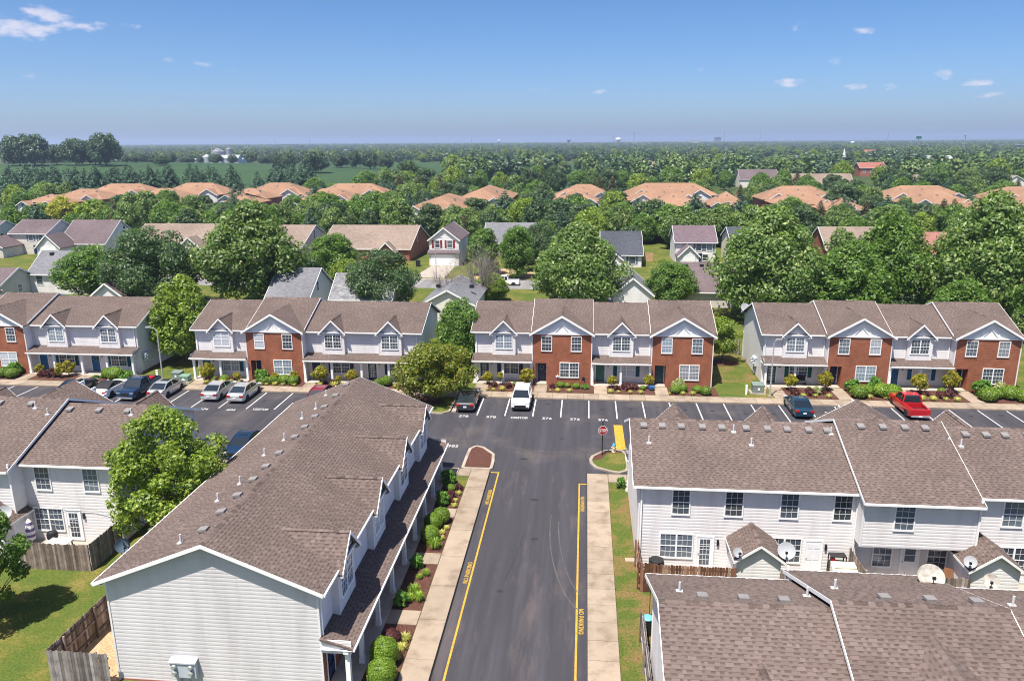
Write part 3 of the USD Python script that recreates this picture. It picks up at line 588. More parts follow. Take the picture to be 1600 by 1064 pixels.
        if front:
            for k in range(i0, i1):
                x0 = k * U; dm = doors[k]
                door(b, (x0 + .5, YW, .17), X_, -Y_, .92, 2.05, dm[0], wreath=dm[1], glass=dm[2] if len(dm) > 2 else None)
                window(b, (x0 + 2.85, YW, .85), X_, -Y_, 1.75, 1.3, True, pane())
                for s, xx in ((0, 2.33), (1, 4.7)):
                    sh = MB().fbox(((x0 + xx, YW, .78), X_, -Y_), 0, .4, .01, .05, 0, 1.44)
                    for q in range(9): sh.fbox(((x0 + xx, YW, .78), X_, -Y_), .05, .35, .05, .065, .08 + q * .15, .16 + q * .15)
                    put('shutter', sh, dm[3] if len(dm) > 3 else dm[0], b)
                put('wall_lamp', MB().box(x0 + 1.72, x0 + 1.84, YW - .14, YW - .02, 1.85, 2.1).box(x0 + 1.74, x0 + 1.82, YW - .17, YW - .1, 2.08, 2.13), 'black_metal', b)
    # end walls and rear
    for k, (x, s, i) in enumerate(((0, -1, 0), (W, 1, n - 1))):
        if not ends[k]: continue
        endw = MB()
        z = zr[types[i]]; yf = YW if types[i] == 'W' else bo; yr = 11.3 if types[i] == 'W' else 12.3
        L_ = lambda zz: max(yf, RIDGE_Y - (z - .06 - zz) / SL); R_ = lambda zz: min(yr, RIDGE_Y + (z - .06 - zz) / SL)
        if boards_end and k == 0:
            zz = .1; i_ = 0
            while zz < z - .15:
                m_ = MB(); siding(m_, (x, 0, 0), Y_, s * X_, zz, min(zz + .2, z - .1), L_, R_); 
                if m_.n: put('siding_board', m_, 'vinyl_white_toned', b)
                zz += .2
        else: siding(endw, (x, 0, 0), Y_, s * X_, .1, z - .1, L_, R_)
        for y in (yf, yr):
            endw.box(x - .045, x + .045, y - .045, y + .045, .1, z - abs(RIDGE_Y - y) * SL - .12)
        put('end_wall', endw, 'vinyl_white', b)
        put('foundation', MB().box(x - .03 if s > 0 else x - .03, x + .03, yf, yr, -.05, .18), 'brick_far', b)
    for i, ty in enumerate(types):
        x0, x1 = i * U, (i + 1) * U; rearw = MB()
        if ty == 'W':
            z = zr['W'] - (11.3 - RIDGE_Y) * SL; siding(rearw, (x0, 11.3, 0), X_, Y_, .05, z - .06, const(0), const(U))
        else:
            z = zr['B'] - (12.3 - RIDGE_Y) * SL; siding(rearw, (x0, 12.3, 0), X_, Y_, 2.62, z - .06, const(0), const(U)); siding(rearw, (x0, 11.3, 0), X_, Y_, .05, 2.62, const(0), const(U))
            rearw.box(x0 + .01, x1 - .01, 11.25, 12.3, 2.56, 2.64)
            for xx, s in ((x0, -1), (x1, 1)):
                siding(rearw, (xx, 11.3, 0), Y_, s * X_, 2.62, z - .02, const(0), const(1.0)); rearw.box(xx - .05, xx + .05, 12.26, 12.35, 2.6, z - .1)
        put('rear_wall', rearw, 'vinyl_white', b)
    if rear: rear(b, n, U)
    for mb in put_roof[:-1]: put('roof', mb, 'roof_under', b)
    ro = put('roof', put_roof[-1], 'roof_under', b); lay(ro, keep_m, T, single); put('ridge_cap', caps0, 'shingle_brown', ro, kind='stuff')
    # downspouts
    for x, i in [(0.12, 0)] + [(k * U, k) for k in range(1, n) if types[k] != types[k - 1]] + [(W - .12, n - 1)]:
        tw = types[min(i, n - 1)]; z = 5.3; y = YW - .06
        if tw == 'W' or 0 < i < n: put('downspout', MB().box(x - .05 - .12, x + .05 - .12, y - .06, y + .03, 3.1, z) if x > .2 else MB().box(x - .05, x + .05, y - .06, y + .03, 3.1, z), 'gutter_white', b)
        zb = zr[tw] - (11.3 - RIDGE_Y) * SL - .15; yy = 11.36 if tw == 'W' else 12.37
        put('downspout', MB().box(x - .05, x + .05, yy - .03, yy + .06, .1, zb), 'gutter_white', b)
    # vents and pipes
    for x, side, kind in (vents or []):
        ty = types[int(np.clip(x // U, 0, n - 1))]; z = zr[ty]
        if kind == 'v':
            y = RIDGE_Y + side * .72; zz = z - .72 * SL; put('roof_vent', MB().slab([(x - .2, y - .22, zz + .17 + .05), (x + .2, y - .22, zz + .17 + .05), (x + .2, y + .22, zz + .17 - .03), (x - .2, y + .22, zz + .17 - .03)], (0, 0, -.12)).box(x - .16, x + .16, y - .16, y + .16, zz - .08, zz + .12), 'vent_grey', b)
        else:
            y = RIDGE_Y + side * kind; zz = z - kind * SL; put('vent_pipe', MB().tube([(x, y, zz - .05), (x, y, zz + .45)], .05, 8).box(x - .14, x + .14, y - .14, y + .14, zz - .06, zz + .045), 'pipe_white', b)
    return b

# ------------------------------------------------------------------ the ground, roads, pavements
def sheet(name, pts, z, m, parent=None, kind='structure', label=None):
    from shapely.geometry import Polygon
    import trimesh
    v, f = trimesh.creation.triangulate_polygon(Polygon(pts), engine='earcut'); v = np.c_[v, np.full(len(v), z)]
    n = np.cross(v[f[:, 1]] - v[f[:, 0]], v[f[:, 2]] - v[f[:, 0]]); f[n[:, 2] < 0] = f[n[:, 2] < 0][:, ::-1]
    return put(name, MB().add(v, f), m, parent, kind=kind if parent is None else None, label=label)
def block(name, pts, z0, z1, m, parent=None, kind='structure', label=None, cat=None):
    from shapely.geometry import Polygon
    import trimesh
    t = trimesh.creation.extrude_polygon(Polygon(pts), z1 - z0, engine='earcut'); t.apply_translation((0, 0, z0))
    return put(name, MB().mesh(t), m, parent, kind=kind if parent is None else None, label=label, cat=cat)
def rect(x0, x1, y0, y1): return [(x0, y0), (x1, y0), (x1, y1), (x0, y1)]

gx = np.concatenate([-np.geomspace(150, 26000, 30)[::-1], np.linspace(-140, 140, 29), np.geomspace(150, 26000, 30)]); gy_ = np.concatenate([[-400, -100], np.linspace(0, 240, 13), np.geomspace(260, 30000, 40)])
XX, YY = np.meshgrid(gx, gy_); vv = np.stack([XX, YY, np.full(XX.shape, -.06)], -1).reshape(-1, 3); nx = len(gx)
ii = np.arange(len(gy_) - 1)[:, None] * nx + np.arange(nx - 1)[None]; ff = np.vstack([np.stack([ii, ii + 1, ii + nx + 1], -1).reshape(-1, 3), np.stack([ii, ii + nx + 1, ii + nx], -1).reshape(-1, 3)])
put('ground', MB().add(vv, ff), 'meadow_far', kind='structure')

lot = sheet('parking_lot', rect(-95, 75, 55.05, 72.45), 0.0, 'asphalt')
road = sheet('road', rect(-7.03, .5, 4, 55.05), 0.0, 'asphalt_road')
def slabs(name, x0, x1, y0, y1, step, along, z1=.13, gap=.012, m='concrete_walk', sub='slab'):
    x = UsdGeom.Xform.Define(stage, numbered('/World', name)); info(x.GetPrim(), kind='structure')
    a, b = (x0, x1) if along == 'x' else (y0, y1); k = max(1, int(round((b - a) / step)))
    for i in range(k):
        p, q = a + (b - a) * i / k + gap, a + (b - a) * (i + 1) / k - gap; dz = RNG.uniform(-.004, .004)
        o = MB().box(p, q, y0, y1, -.05, z1 + dz) if along == 'x' else MB().box(x0, x1, p, q, -.05, z1 + dz)
        put(sub, o, m, x.GetPrim())
    return x.GetPrim()
walk_n = slabs('sidewalk', -88, 62, 72.42, 74.08, 1.55, 'x')
walk_l = slabs('sidewalk', -8.52, -7.06, 6, 54.9, 3.25, 'y'); walk_r = slabs('sidewalk', .53, 2.1, 6, 54.75, 1.58, 'y')
slabs('sidewalk', 2.12, 40, 53.36, 54.75, 1.4, 'x'); slabs('sidewalk', -60, -9.5, 53.9, 55.0, 1.6, 'x'); slabs('sidewalk', -9.48, -8.54, 53.62, 54.86, 1.0, 'x')
sheet('gutter_line', rect(-7.05, -6.98, 6, 54.6), .004, 'crack_dark')
block('lawn', rect(-95, -8.54, 2, 53.55), -.2, .10, 'lawn_green'); block('lawn', rect(2.12, 75, 2, 53.3), -.2, .10, 'lawn_green'); block('lawn', rect(-95, 75, 74.12, 128), -.2, .10, 'lawn_green')
sheet('grass_strip', rect(2.13, 4.4, 10, 53.3), .106, 'lawn_dry'); 

# painted lines and lettering on the asphalt
def paint(parent, name, pts, m='paint_white', z=.005):
    return sheet(name, pts, z, m, parent)
NL = [-9.83] + [-7.19 + 2.63 * k for k in range(0, 20)] + [-24.1, -26.9, -29.7, -32.5, -35.3, -38.1, -40.95, -43.8, -46.6, -49.4, -52.2, -55.0, -57.8, -60.5, -63.2, -66]
for x in NL: paint(lot, 'parking_line', rect(x - .06, x + .06, 67.3, 72.3))
for x in [-14.2, -17.0, -19.8, -22.6, -25.4, -28.2, -31.15, -34.0, -36.8, -39.6]: paint(lot, 'parking_line', rect(x - .06, x + .06, 55.15, 60.2))
for x in [4.2, 6.8, 9.4, 12.0, 14.6, 17.2, 19.8, 22.4, 25.0]: paint(lot, 'parking_line', rect(x - .06, x + .06, 55.15, 60.2))
def lettering(parent, text, cx, cy, h, w, rot=0, m='paint_white', name='lettering', bold=True):
    t = meshkit.text_mesh(text, 1.0, depth=.002, bold=bold); v = np.array(t.vertices); v[:, 0] -= (v[:, 0].min() + v[:, 0].max()) / 2; v[:, 1] -= (v[:, 1].min() + v[:, 1].max()) / 2
    v[:, 0] *= w / np.ptp(v[:, 0]); v[:, 1] *= h / np.ptp(v[:, 1]); c, s = math.cos(math.radians(rot)), math.sin(math.radians(rot))
    v = np.c_[v[:, 0] * c - v[:, 1] * s + cx, v[:, 0] * s + v[:, 1] * c + cy, v[:, 2] + .005]; return put(name, MB().add(v, np.array(t.faces)), m, parent)
for t, x in (('378', -11.05), ('378', -8.45), ('376', -3.2), ('376', -.6), ('374', 2.0), ('402', -39.5), ('404', -36.6), ('404', -33.85), ('406', -42.4)): lettering(lot, t, x, 66.93, .5, .9)
lettering(lot, 'VISITOR', -5.8, 66.9, .5, 1.6); lettering(lot, 'VISITOR', -31.05, 67.27, .5, 1.55); lettering(lot, '108', -29.7, 59.85, .5, .9); lettering(lot, '0982', -10.95, 59.65, .5, 1.15)
sol = .11
paint(road, 'yellow_line', rect(-6.36 - sol / 2, -6.36 + sol / 2, 6, 54.7), 'paint_yellow'); paint(road, 'yellow_line', rect(-6.96, -6.42, 54.55, 54.7), 'paint_yellow')
paint(road, 'yellow_line', rect(-.06 - sol / 2, -.06 + sol / 2, 6, 53.15), 'paint_yellow'); paint(road, 'yellow_line', rect(0.0, .48, 53.0, 53.15), 'paint_yellow')
for y in (36.05, 49.8): lettering(road, 'NO PARKING', .19, y, .27, 2.25, -90, 'paint_yellow')
for y in (40.3, 50.4): lettering(road, 'NO PARKING', -6.62, y, .27, 2.3, 90, 'paint_yellow')
paint(lot, 'yellow_zone', [(2.93, 65.7), (2.97, 60.02), (3.76, 60.02), (3.72, 65.7)], 'paint_yellow')
# cracks wandering over the asphalt
def crack(parent, pts, w=.035):
    p = np.array(pts, float); t = np.linspace(0, 1, 40); s = np.linspace(0, 1, len(p)); q = np.c_[np.interp(t, s, p[:, 0]), np.interp(t, s, p[:, 1])] + (RNG.random((40, 2)) - .5) * .12
    d = np.gradient(q, axis=0); d /= np.linalg.norm(d, axis=1, keepdims=True); n = np.c_[-d[:, 1], d[:, 0]] * w * RNG.uniform(.3, .7, (40, 1)); v = np.c_[np.vstack([q + n, q - n]), np.full(80, .006)]
    put('crack', MB().add(v, [(i, i + 40, i + 1) for i in range(39)] + [(i + 1, i + 40, i + 41) for i in range(39)]), 'crack_dark', parent)
crack(lot, [(-12.4, 66.9), (-10.9, 64.5), (-10.2, 62.5), (-9.6, 60.0)]); crack(lot, [(-12.5, 61.2), (-10.8, 60.6), (-9.3, 60.3)], .03); crack(lot, [(-5.5, 59.7), (-3.5, 58.8), (-1.2, 58.6), (.2, 59.2)], .03)
crack(lot, [(-1.0, 60.3), (.3, 59.2), (.55, 57.6)], .03); crack(lot, [(-38, 61.5), (-34, 62.4), (-29.5, 61.8)], .03); crack(lot, [(-30, 64.5), (-23, 65), (-15, 64.2)], .02)

def blot(parent, x, y, r, m='oil_dark', name='oil_stain', sq=1.0):
    a = np.arange(18) * 2 * np.pi / 18; q = r * (.6 + .6 * RNG.random(18)); q = (q + np.roll(q, 1)) / 2; paint(parent, name, [(x + c * math.cos(t), y + sq * c * math.sin(t)) for c, t in zip(q, a)], m, .0035)
for i, x in enumerate(NL[:-1]):
    if i % 2 == 0 or x > 0: blot(lot, x + 1.3 + RNG.normal() * .2, 70.2 + RNG.normal() * .6, RNG.uniform(.12, .34))
for x, y, r in ((-3.3, 50.2, .3), (-2.9, 44.6, .26), (-4.6, 57.4, .3), (-1.6, 62, .25), (-20, 62, .3), (-34, 70, .5), (-4.5, 38.5, .2)): blot(road if y < 55 else lot, x, y, r, sq=.7)
crack(road, [(-3.6, 45.5), (-3.9, 42.5), (-4.3, 39.6)], .02); 
def mark(parent, pts, w):
    p = np.array(pts, float); t = np.linspace(0, 1, 30); c = np.array([np.polyval(np.polyfit(np.linspace(0, 1, len(p)), p[:, k], min(3, len(p) - 1)), t) for k in (0, 1)]).T; d = np.gradient(c, axis=0); d /= np.linalg.norm(d, axis=1, keepdims=True); n = np.c_[-d[:, 1], d[:, 0]] * w * RNG.uniform(.2, .6, (30, 1))
    put('tyre_mark', MB().add(np.c_[np.vstack([c + n, c - n]), np.full(60, .0065)], [(i, i + 30, i + 1) for i in range(29)] + [(i + 1, i + 30, i + 31) for i in range(29)]), 'tyre_pale', parent)
mark(road, [(-1.95, 48), (-1.8, 44), (-1.35, 40.5), (-.5, 38.0), (.3, 36.9)], .07); mark(road, [(-1.4, 47), (-1.15, 43.4), (-.6, 40.4), (.1, 38.6)], .06); mark(lot, [(-6.8, 59.5), (-5.2, 59.6), (-4.2, 58.6), (-4.0, 57)], .06)

# islands, each a kerb round its planting
def ring(name, pts, w, fill, label=None, z=.13):
    from shapely.geometry import Polygon
    import trimesh
    P = Polygon(pts).buffer(.4, 16).buffer(-.4, 16).buffer(-.35, 16).buffer(.35, 16); inner = P.buffer(-w, 16); t = trimesh.creation.extrude_polygon(P.difference(inner), z + .05, engine='earcut'); t.apply_translation((0, 0, -.05))
    b = put(name, MB().mesh(t), 'concrete_curb', kind='structure'); sheet('planting', list(inner.exterior.coords)[:-1], z - .03, fill, b); return b, inner
ring('traffic_island', [(-9.4, 54.95), (-9.4, 57.7), (-9.35, 59.0), (-8.85, 59.75), (-8.1, 59.4), (-7.05, 58.0), (-6.9, 56.5), (-6.9, 54.95)], .24, 'mulch')
isl2, inner2 = ring('traffic_island', [(.69, 57.49), (.86, 58.24), (1.77, 59.37), (2.67, 59.78), (3.5, 59.66), (3.85, 58.77), (3.85, 56.19), (3.65, 55.49), (3.07, 55.07), (2.3, 55.25), (1.13, 55.97), (.74, 56.78)], .24, 'lawn_green')
from shapely.geometry import Polygon as _P, box as _B
_mu = inner2.intersection(_P([(.5, 57.2), (1.6, 57.6), (2.2, 58.9), (4, 59.2), (4, 60.5), (.5, 60.5)])); sheet('mulch_bed', list(_mu.exterior.coords)[:-1], .106, 'mulch')
ring('traffic_island', [(-18.2, 72.4), (-12.5, 72.4), (-12.5, 67.9), (-13.2, 67.2), (-14.2, 67.3), (-15.6, 69.4), (-17, 71.3)], .2, 'lawn_green')
sheet('mulch_bed', [(-17.2, 72.15), (-14.6, 72.2), (-13.4, 70.6), (-14.3, 69.4), (-15.4, 69.9), (-16.6, 71.6)], .107, 'mulch')

# beds and walkways before the back row: (left end, porch plane, where walks run)
def beds(x0, n, yp, U=U6, walks=None, name='walkway'):
    ws = walks or [x0 + i * U + .3 for i in range(n)]; gaps = []
    for i, w in enumerate(ws):
        k = MB()
        for q in range(2): k.box(w, w + 1.32, 74.1 + (yp - .3 - 74.1) * q / 2 + .01, 74.1 + (yp - .3 - 74.1) * (q + 1) / 2 - .01, 0, .15 + .005 * q)
        put(name, k, 'concrete_walk', kind='structure')
        xa = w + 1.34; xb = (ws[i + 1] - .02) if i + 1 < len(ws) else x0 + n * U + (.4 if i + 1 == len(ws) else 0)
        sheet('mulch_bed', [(xa, 74.2), (xb, 74.2), (xb, yp + .04), (xa, yp + .04)], .118, 'mulch')
beds(-11.45, 4, 77.0); beds(-42.1, 4, 75.8); beds(-74.3, 4, 76.6, walks=[-74, -67.8, -61.8, -55.3]); beds(18.9, 4, 78.0)
for wx in (-49.4,): pass
# the bed along the nearest building, with its short walks
for y in (34.8, 40.85, 46.85): put('walkway', MB().box(-10.3, -8.56, y, y + 1.25, 0, .14), 'concrete_walk', kind='structure')
for a, b in ((28.9, 34.78), (36.07, 40.83), (42.12, 46.83), (48.12, 51.6)): sheet('mulch_bed', [(-10.3, a), (-8.56, a), (-8.56, b), (-10.3, b)], .116, 'mulch')
sheet('patio', rect(-25.0, -21.85, 28.9, 42), .108, 'bare_straw'); sheet('patio', rect(3.55, 28, 39, 41.6), .112, 'concrete_drive'); sheet('patio', rect(-40, -29.2, 38.4, 41.65), .112, 'concrete_drive')
sheet('bare_soil', [(-49.2, 79), (-48.4, 79), (-43.5, 84), (-43.0, 90), (-49, 90)], .107, 'lawn_dry'); sheet('bare_soil', [(13.4, 78.5), (18.5, 79.5), (18.7, 92), (13.4, 92)], .107, 'lawn_dry')
sheet('mulch_bed', [(14.8, 85.2), (17.6, 85.2), (18.0, 87), (16.5, 88.4), (14.6, 87.6)], .112, 'mulch')

# ------------------------------------------------------------------ the eight rows of townhouses
N_, G_, B_, K_ = 'door_navy', 'door_green', 'door_blue', 'door_teal'
def P(m, wreath=None, glass=None, sh=None): return (m, wreath, glass, sh or (m if m != 'door_white' else N_))
vA = [(x - 29.5, 1, 'v') for x in (52.8, 50.3, 47.9, 46.0, 44.1, 42.4, 39.9, 38.0, 36.3, 34.4, 32.6, 30.8)] + [(x - 29.5, 1, k) for x, k in ((52.0, 2.0), (48.7, 1.6), (47.2, 2.05), (42.9, 1.6), (40.9, 2.05), (36.6, 1.6), (34.9, 2.05), (30.3, 1.6))]
def meters(b):
    m = MB().box(2.75, 4.05, 0, 0, 0, 0)
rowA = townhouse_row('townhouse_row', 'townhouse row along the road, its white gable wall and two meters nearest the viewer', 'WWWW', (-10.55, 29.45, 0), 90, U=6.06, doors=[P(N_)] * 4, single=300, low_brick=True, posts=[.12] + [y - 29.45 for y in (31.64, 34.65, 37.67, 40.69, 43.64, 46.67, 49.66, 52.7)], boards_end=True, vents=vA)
vC = [(28.3 - x, 1, 'v') for x in (3.95, 5.1, 6.3, 7.6, 8.8, 10.3, 11.6, 12.8, 14.1, 15.2, 17.2, 18.5, 19.8, 21.0, 22.2, 23.4, 24.6, 25.7, 27)] + [(28.3 - x, 1, k) for x, k in ((4.2, 2.05), (9.5, .95), (10.4, 2.0), (15.4, .9), (22.1, 1.5), (22.8, 1.6))]
UC = 6.2
def rear_windows(spec):
    """spec: list of ('w', x world, z, w, h, double) etc. in local x along the row, y of the wall."""
    def f(b, n, U):
        for s in spec:
            if s[0] == 'w': window(b, (s[1], s[6], s[2]), X_ * -1 if False else X_, Y_, s[3], s[4], s[5], s[7])
            elif s[0] == 'd': door(b, (s[1], s[3], .2), X_, Y_, .9, 2.05, 'door_white', glass=s[2])
            elif s[0] == 'l': put('wall_lamp', MB().box(s[1], s[1] + .12, 11.3, 11.42, 1.75, 2.1), 'black_metal', b)
            elif s[0] == 'shed':
                x0, x1 = s[1], s[2]; y1 = 13.75; w = MB(); siding(w, (x0, y1, 0), X_, Y_, .05, 2.35, const(0), const(x1 - x0)); xm = (x1 - x0) / 2
                siding(w, (x0, y1, 0), X_, Y_, 2.35, 3.2, lambda z: max(0, (z - 2.35) / .72), lambda z: min(2 * xm, 2 * xm - (z - 2.35) / .72)); 
                siding(w, (x0, 11.3, 0), Y_, -X_, .05, 2.4, const(0), const(y1 - 11.3)); siding(w, (x1, 11.3, 0), Y_, X_, .05, 2.4, const(0), const(y1 - 11.3)); sh = put('storeroom', w, 'vinyl_white', b)
                r = MB(); xc = (x0 + x1) / 2; hw = xm + .22; ze, zr_ = 2.28, 2.28 + hw * .72; ya = y1 + .28
                kk = []
                for q in (-1, 1):
                    pts = [(xc + q * hw, ya, ze), (xc, ya, zr_), (xc, 11.3, zr_), (xc + q * hw, 11.3, ze)]; r.slab(pts if q > 0 else pts[::-1], (0, 0, -.07))
                    Vv = np.array([-q * hw, 0, zr_ - ze]); L = np.linalg.norm(Vv); shingles(None, (xc + q * hw, 11.3, ze), Y_, Vv / L, L, const(0), const(ya - 11.3), keep=kk)
                ro = put('storeroom_roof', r, 'roof_under', b); mb = MB()
                for v, rr, f in kk: m_ = len(v); mb.add(v.reshape(-1, 3), (np.arange(m_)[:, None, None] * 6 + f).reshape(-1, 3), np.repeat(rr, 6))
                cap(mb, (xc, 11.3, zr_), (xc, ya, zr_), w=.13); put('shingles', mb, 'shingle_brown', ro, kind='stuff')
                t = MB()
                for q in (-1, 1):
                    p0, p1 = np.array([xc + q * hw, ya + .03, ze + .02]), np.array([xc, ya + .03, zr_ + .02]); d = np.array([0, 0, -.15]); pts = [p0, p1, p1 + d, p0 + d]; t.slab(pts if q > 0 else pts[::-1], (0, -.04, 0)); t.box(xc + q * hw - .03, xc + q * hw + .03, 11.3, ya, ze - .13, ze)
                put('storeroom_trim', t, 'trim_white', b); put('storeroom_door', MB().box(s[3], s[3] + .05, 12.0, 12.95, .15, 2.15), 'door_white', b, label=None)
    return f
C0 = 28.3
def cx(x, w): return C0 - x - w
specC = [('w', cx(5.45, .95), 3.7, .95, 1.5, False, 11.3, 'pane_dark'), ('w', cx(8.5, .95), 3.7, .95, 1.5, False, 11.3, 'pane_dark'), ('w', cx(4.85, 1.85), .85, 1.85, 1.5, True, 11.3, 'pane_mid'), ('d', cx(7.0, .9), 'full', 11.3), ('l', cx(8.15, .1)),
         ('w', cx(11.65, .95), 3.7, .95, 1.5, False, 11.3, 'pane_dark'), ('w', cx(14.65, .95), 3.7, .95, 1.5, False, 11.3, 'pane_dark'), ('w', cx(11.1, 1.85), .85, 1.85, 1.5, True, 11.3, 'pane_mid'), ('d', cx(13.25, .9), None, 11.3), ('l', cx(14.35, .1)),
         ('w', cx(17.65, 1.0), 3.75, 1.0, 1.5, False, 12.3, 'pane_mid'), ('w', cx(17.1, 1.0), .85, 1.0, 1.5, False, 11.3, 'pane_mid'), ('d', cx(18.7, .9), 'half', 11.3), ('w', cx(20.15, 1.0), .85, 1.0, 1.5, False, 11.3, 'pane_dark'),
         ('w', cx(23.9, 1.05), 3.7, 1.05, 1.5, False, 11.3, 'pane_mid'), ('w', cx(23.9, 1.85), .85, 1.85, 1.5, True, 11.3, 'pane_dark'), ('shed', C0 - 11.25, C0 - 8.85, C0 - 8.87), ('shed', C0 - 23.9, C0 - 21.35, C0 - 21.37)]
rowC = townhouse_row('townhouse_row', 'townhouse row right of the road, its back with storerooms and patio fence in view', 'WBWW', (C0, 53.0, 0), 180, doors=[P(N_)] * 4, single=0, rear=rear_windows(specC), front=False, bo=1.35, vents=vC)
B0 = -29.2
vB = [(B0 - x, 1, 'v') for x in (-39.8, -37.5, -35.1 + .35, -32.65, -30.6)] + [(B0 - x, 1, k) for x, k in ((-37.0, 1.0), (-35.75, 1.55), (-30.2, .95))]
def bx(x, w): return B0 - x - w
specB = [('w', bx(-34.55, .95), 3.7, .95, 1.5, False, 11.3, 'pane_mid'), ('w', bx(-31.3, .95), 3.7, .95, 1.5, False, 11.3, 'pane_mid'), ('w', bx(-35.0, 1.85), .85, 1.85, 1.5, True, 11.3, 'pane_mid'), ('d', bx(-32.85, .9), 'full', 11.3), ('l', bx(-31.7, .1)), ('shed', B0 + 35.3, B0 + 37.7, B0 + 35.27), ('w', bx(-39.5, 1.0), 3.75, 1.0, 1.5, False, 12.3, 'pane_mid')]
rowB = townhouse_row('townhouse_row', 'townhouse row at the left, its back and fenced patio beside the bushy tree', 'WBW', (B0, 53.0, 0), 180, doors=[P(N_)] * 3, rear=rear_windows(specB), front=False, bo=1.35, vents=vB)
vD = [(x - 3.5, 1, 'v') for x in (4.9, 6.5, 8.05, 11.8, 13.5, 15.2, 18, 20)] + [(x - 3.5, 1, k) for x, k in ((4.15, 1.7), (9.3, 1.9), (10.5, 2.3), (17.3, 2.0))]
rowD = townhouse_row('townhouse_row', 'townhouse row whose brown shingle roof fills the bottom right corner', 'WBWW', (3.5, 20.3, 0), 0, doors=[P(N_)] * 4, single=300, front=False, vents=vD)
rowE = townhouse_row('townhouse_row', 'townhouse row behind the white suv, two brick gables and two white units', 'WBWB', (-11.45, 77.0, 0), 0, doors=[P('door_navy', None, 'full'), P(N_, 'dish_grey'), P(G_, None, None, K_), P(K_)], shingle_rear=False)
rowF = townhouse_row('townhouse_row', 'townhouse row left of the spreading olive tree, one brick gable among three white units', 'WBWW', (-42.1, 75.8, 0), 0, doors=[P(G_, None, None, K_), P(N_), P(N_), P(N_, None, 'full')], shingle_rear=False)
rowG = townhouse_row('townhouse_row', 'townhouse row at the far left with two blue front doors', 'WBWW', (-74.2, 76.6, 0), 0, doors=[P(N_), P(N_), P(B_, None, None, K_), P(B_, 'leaf_gold', None, K_)], shingle_rear=False)
rowH = townhouse_row('townhouse_row', 'townhouse row at the far right beyond the red pickup', 'WBWB', (18.9, 78.0, 0), 0, doors=[P(G_, None, 'full'), P(N_), P(B_), P(N_)], shingle_rear=False)

# ------------------------------------------------------------------ cars
def manifold_mesh(m): q = m.to_mesh(); return np.array(q.vert_properties[:, :3], float), np.array(q.tri_verts, int)
def extr(poly, w):
    c = m3.CrossSection([np.array(poly, float)[::-1]]).extrude(w); return c.rotate([90, 0, 0]).translate([0, w / 2, 0])
CARS = {
 'sedan': dict(L=4.75, W=1.80, low=[(-2.36, .30), (-2.33, .80), (-2.20, .97), (-1.70, 1.02), (1.05, .98), (1.85, .84), (2.22, .70), (2.37, .52), (2.36, .30), (2.2, .2), (-2.2, .22)], top=[(-1.85, .99), (-1.05, 1.40), (-.5, 1.46), (.15, 1.45), (.5, 1.38), (1.25, .95)], wb=1.36, r=.33),
 'hatch': dict(L=4.2, W=1.76, low=[(-2.08, .32), (-2.1, .8), (-2.0, 1.02), (1.0, .98), (1.65, .85), (2.0, .70), (2.1, .5), (2.08, .28), (1.95, .2), (-1.95, .22)], top=[(-2.0, 1.0), (-1.55, 1.42), (-.9, 1.48), (.1, 1.47), (.4, 1.40), (1.15, .95)], wb=1.28, r=.32),
 'suv': dict(L=4.6, W=1.86, low=[(-2.25, .36), (-2.3, .9), (-2.2, 1.1), (1.1, 1.08), (1.85, .98), (2.15, .85), (2.3, .6), (2.28, .36), (2.1, .26), (-2.1, .28)], top=[(-2.18, 1.08), (-1.85, 1.58), (-1.2, 1.68), (.1, 1.68), (.45, 1.60), (1.3, 1.05)], wb=1.35, r=.36),
 'coupe': dict(L=4.75, W=1.86, low=[(-2.36, .34), (-2.36, .85), (-2.25, .98), (-1.5, 1.0), (.95, .95), (2.0, .86), (2.3, .72), (2.37, .5), (2.34, .3), (2.2, .2), (-2.2, .24)], top=[(-1.85, .97), (-.95, 1.32), (-.3, 1.38), (.1, 1.35), (.95, .92)], wb=1.36, r=.34),
 'pickup': dict(L=5.4, W=1.90, low=[(-2.68, .42), (-2.7, 1.02), (-2.66, 1.12), (1.15, 1.10), (2.3, 1.02), (2.62, .92), (2.7, .6), (2.68, .40), (2.5, .3), (-2.5, .36)], top=[(-.72, 1.08), (-.66, 1.66), (-.5, 1.76), (.45, 1.76), (.65, 1.70), (1.30, 1.07)], wb=1.72, r=.37)}
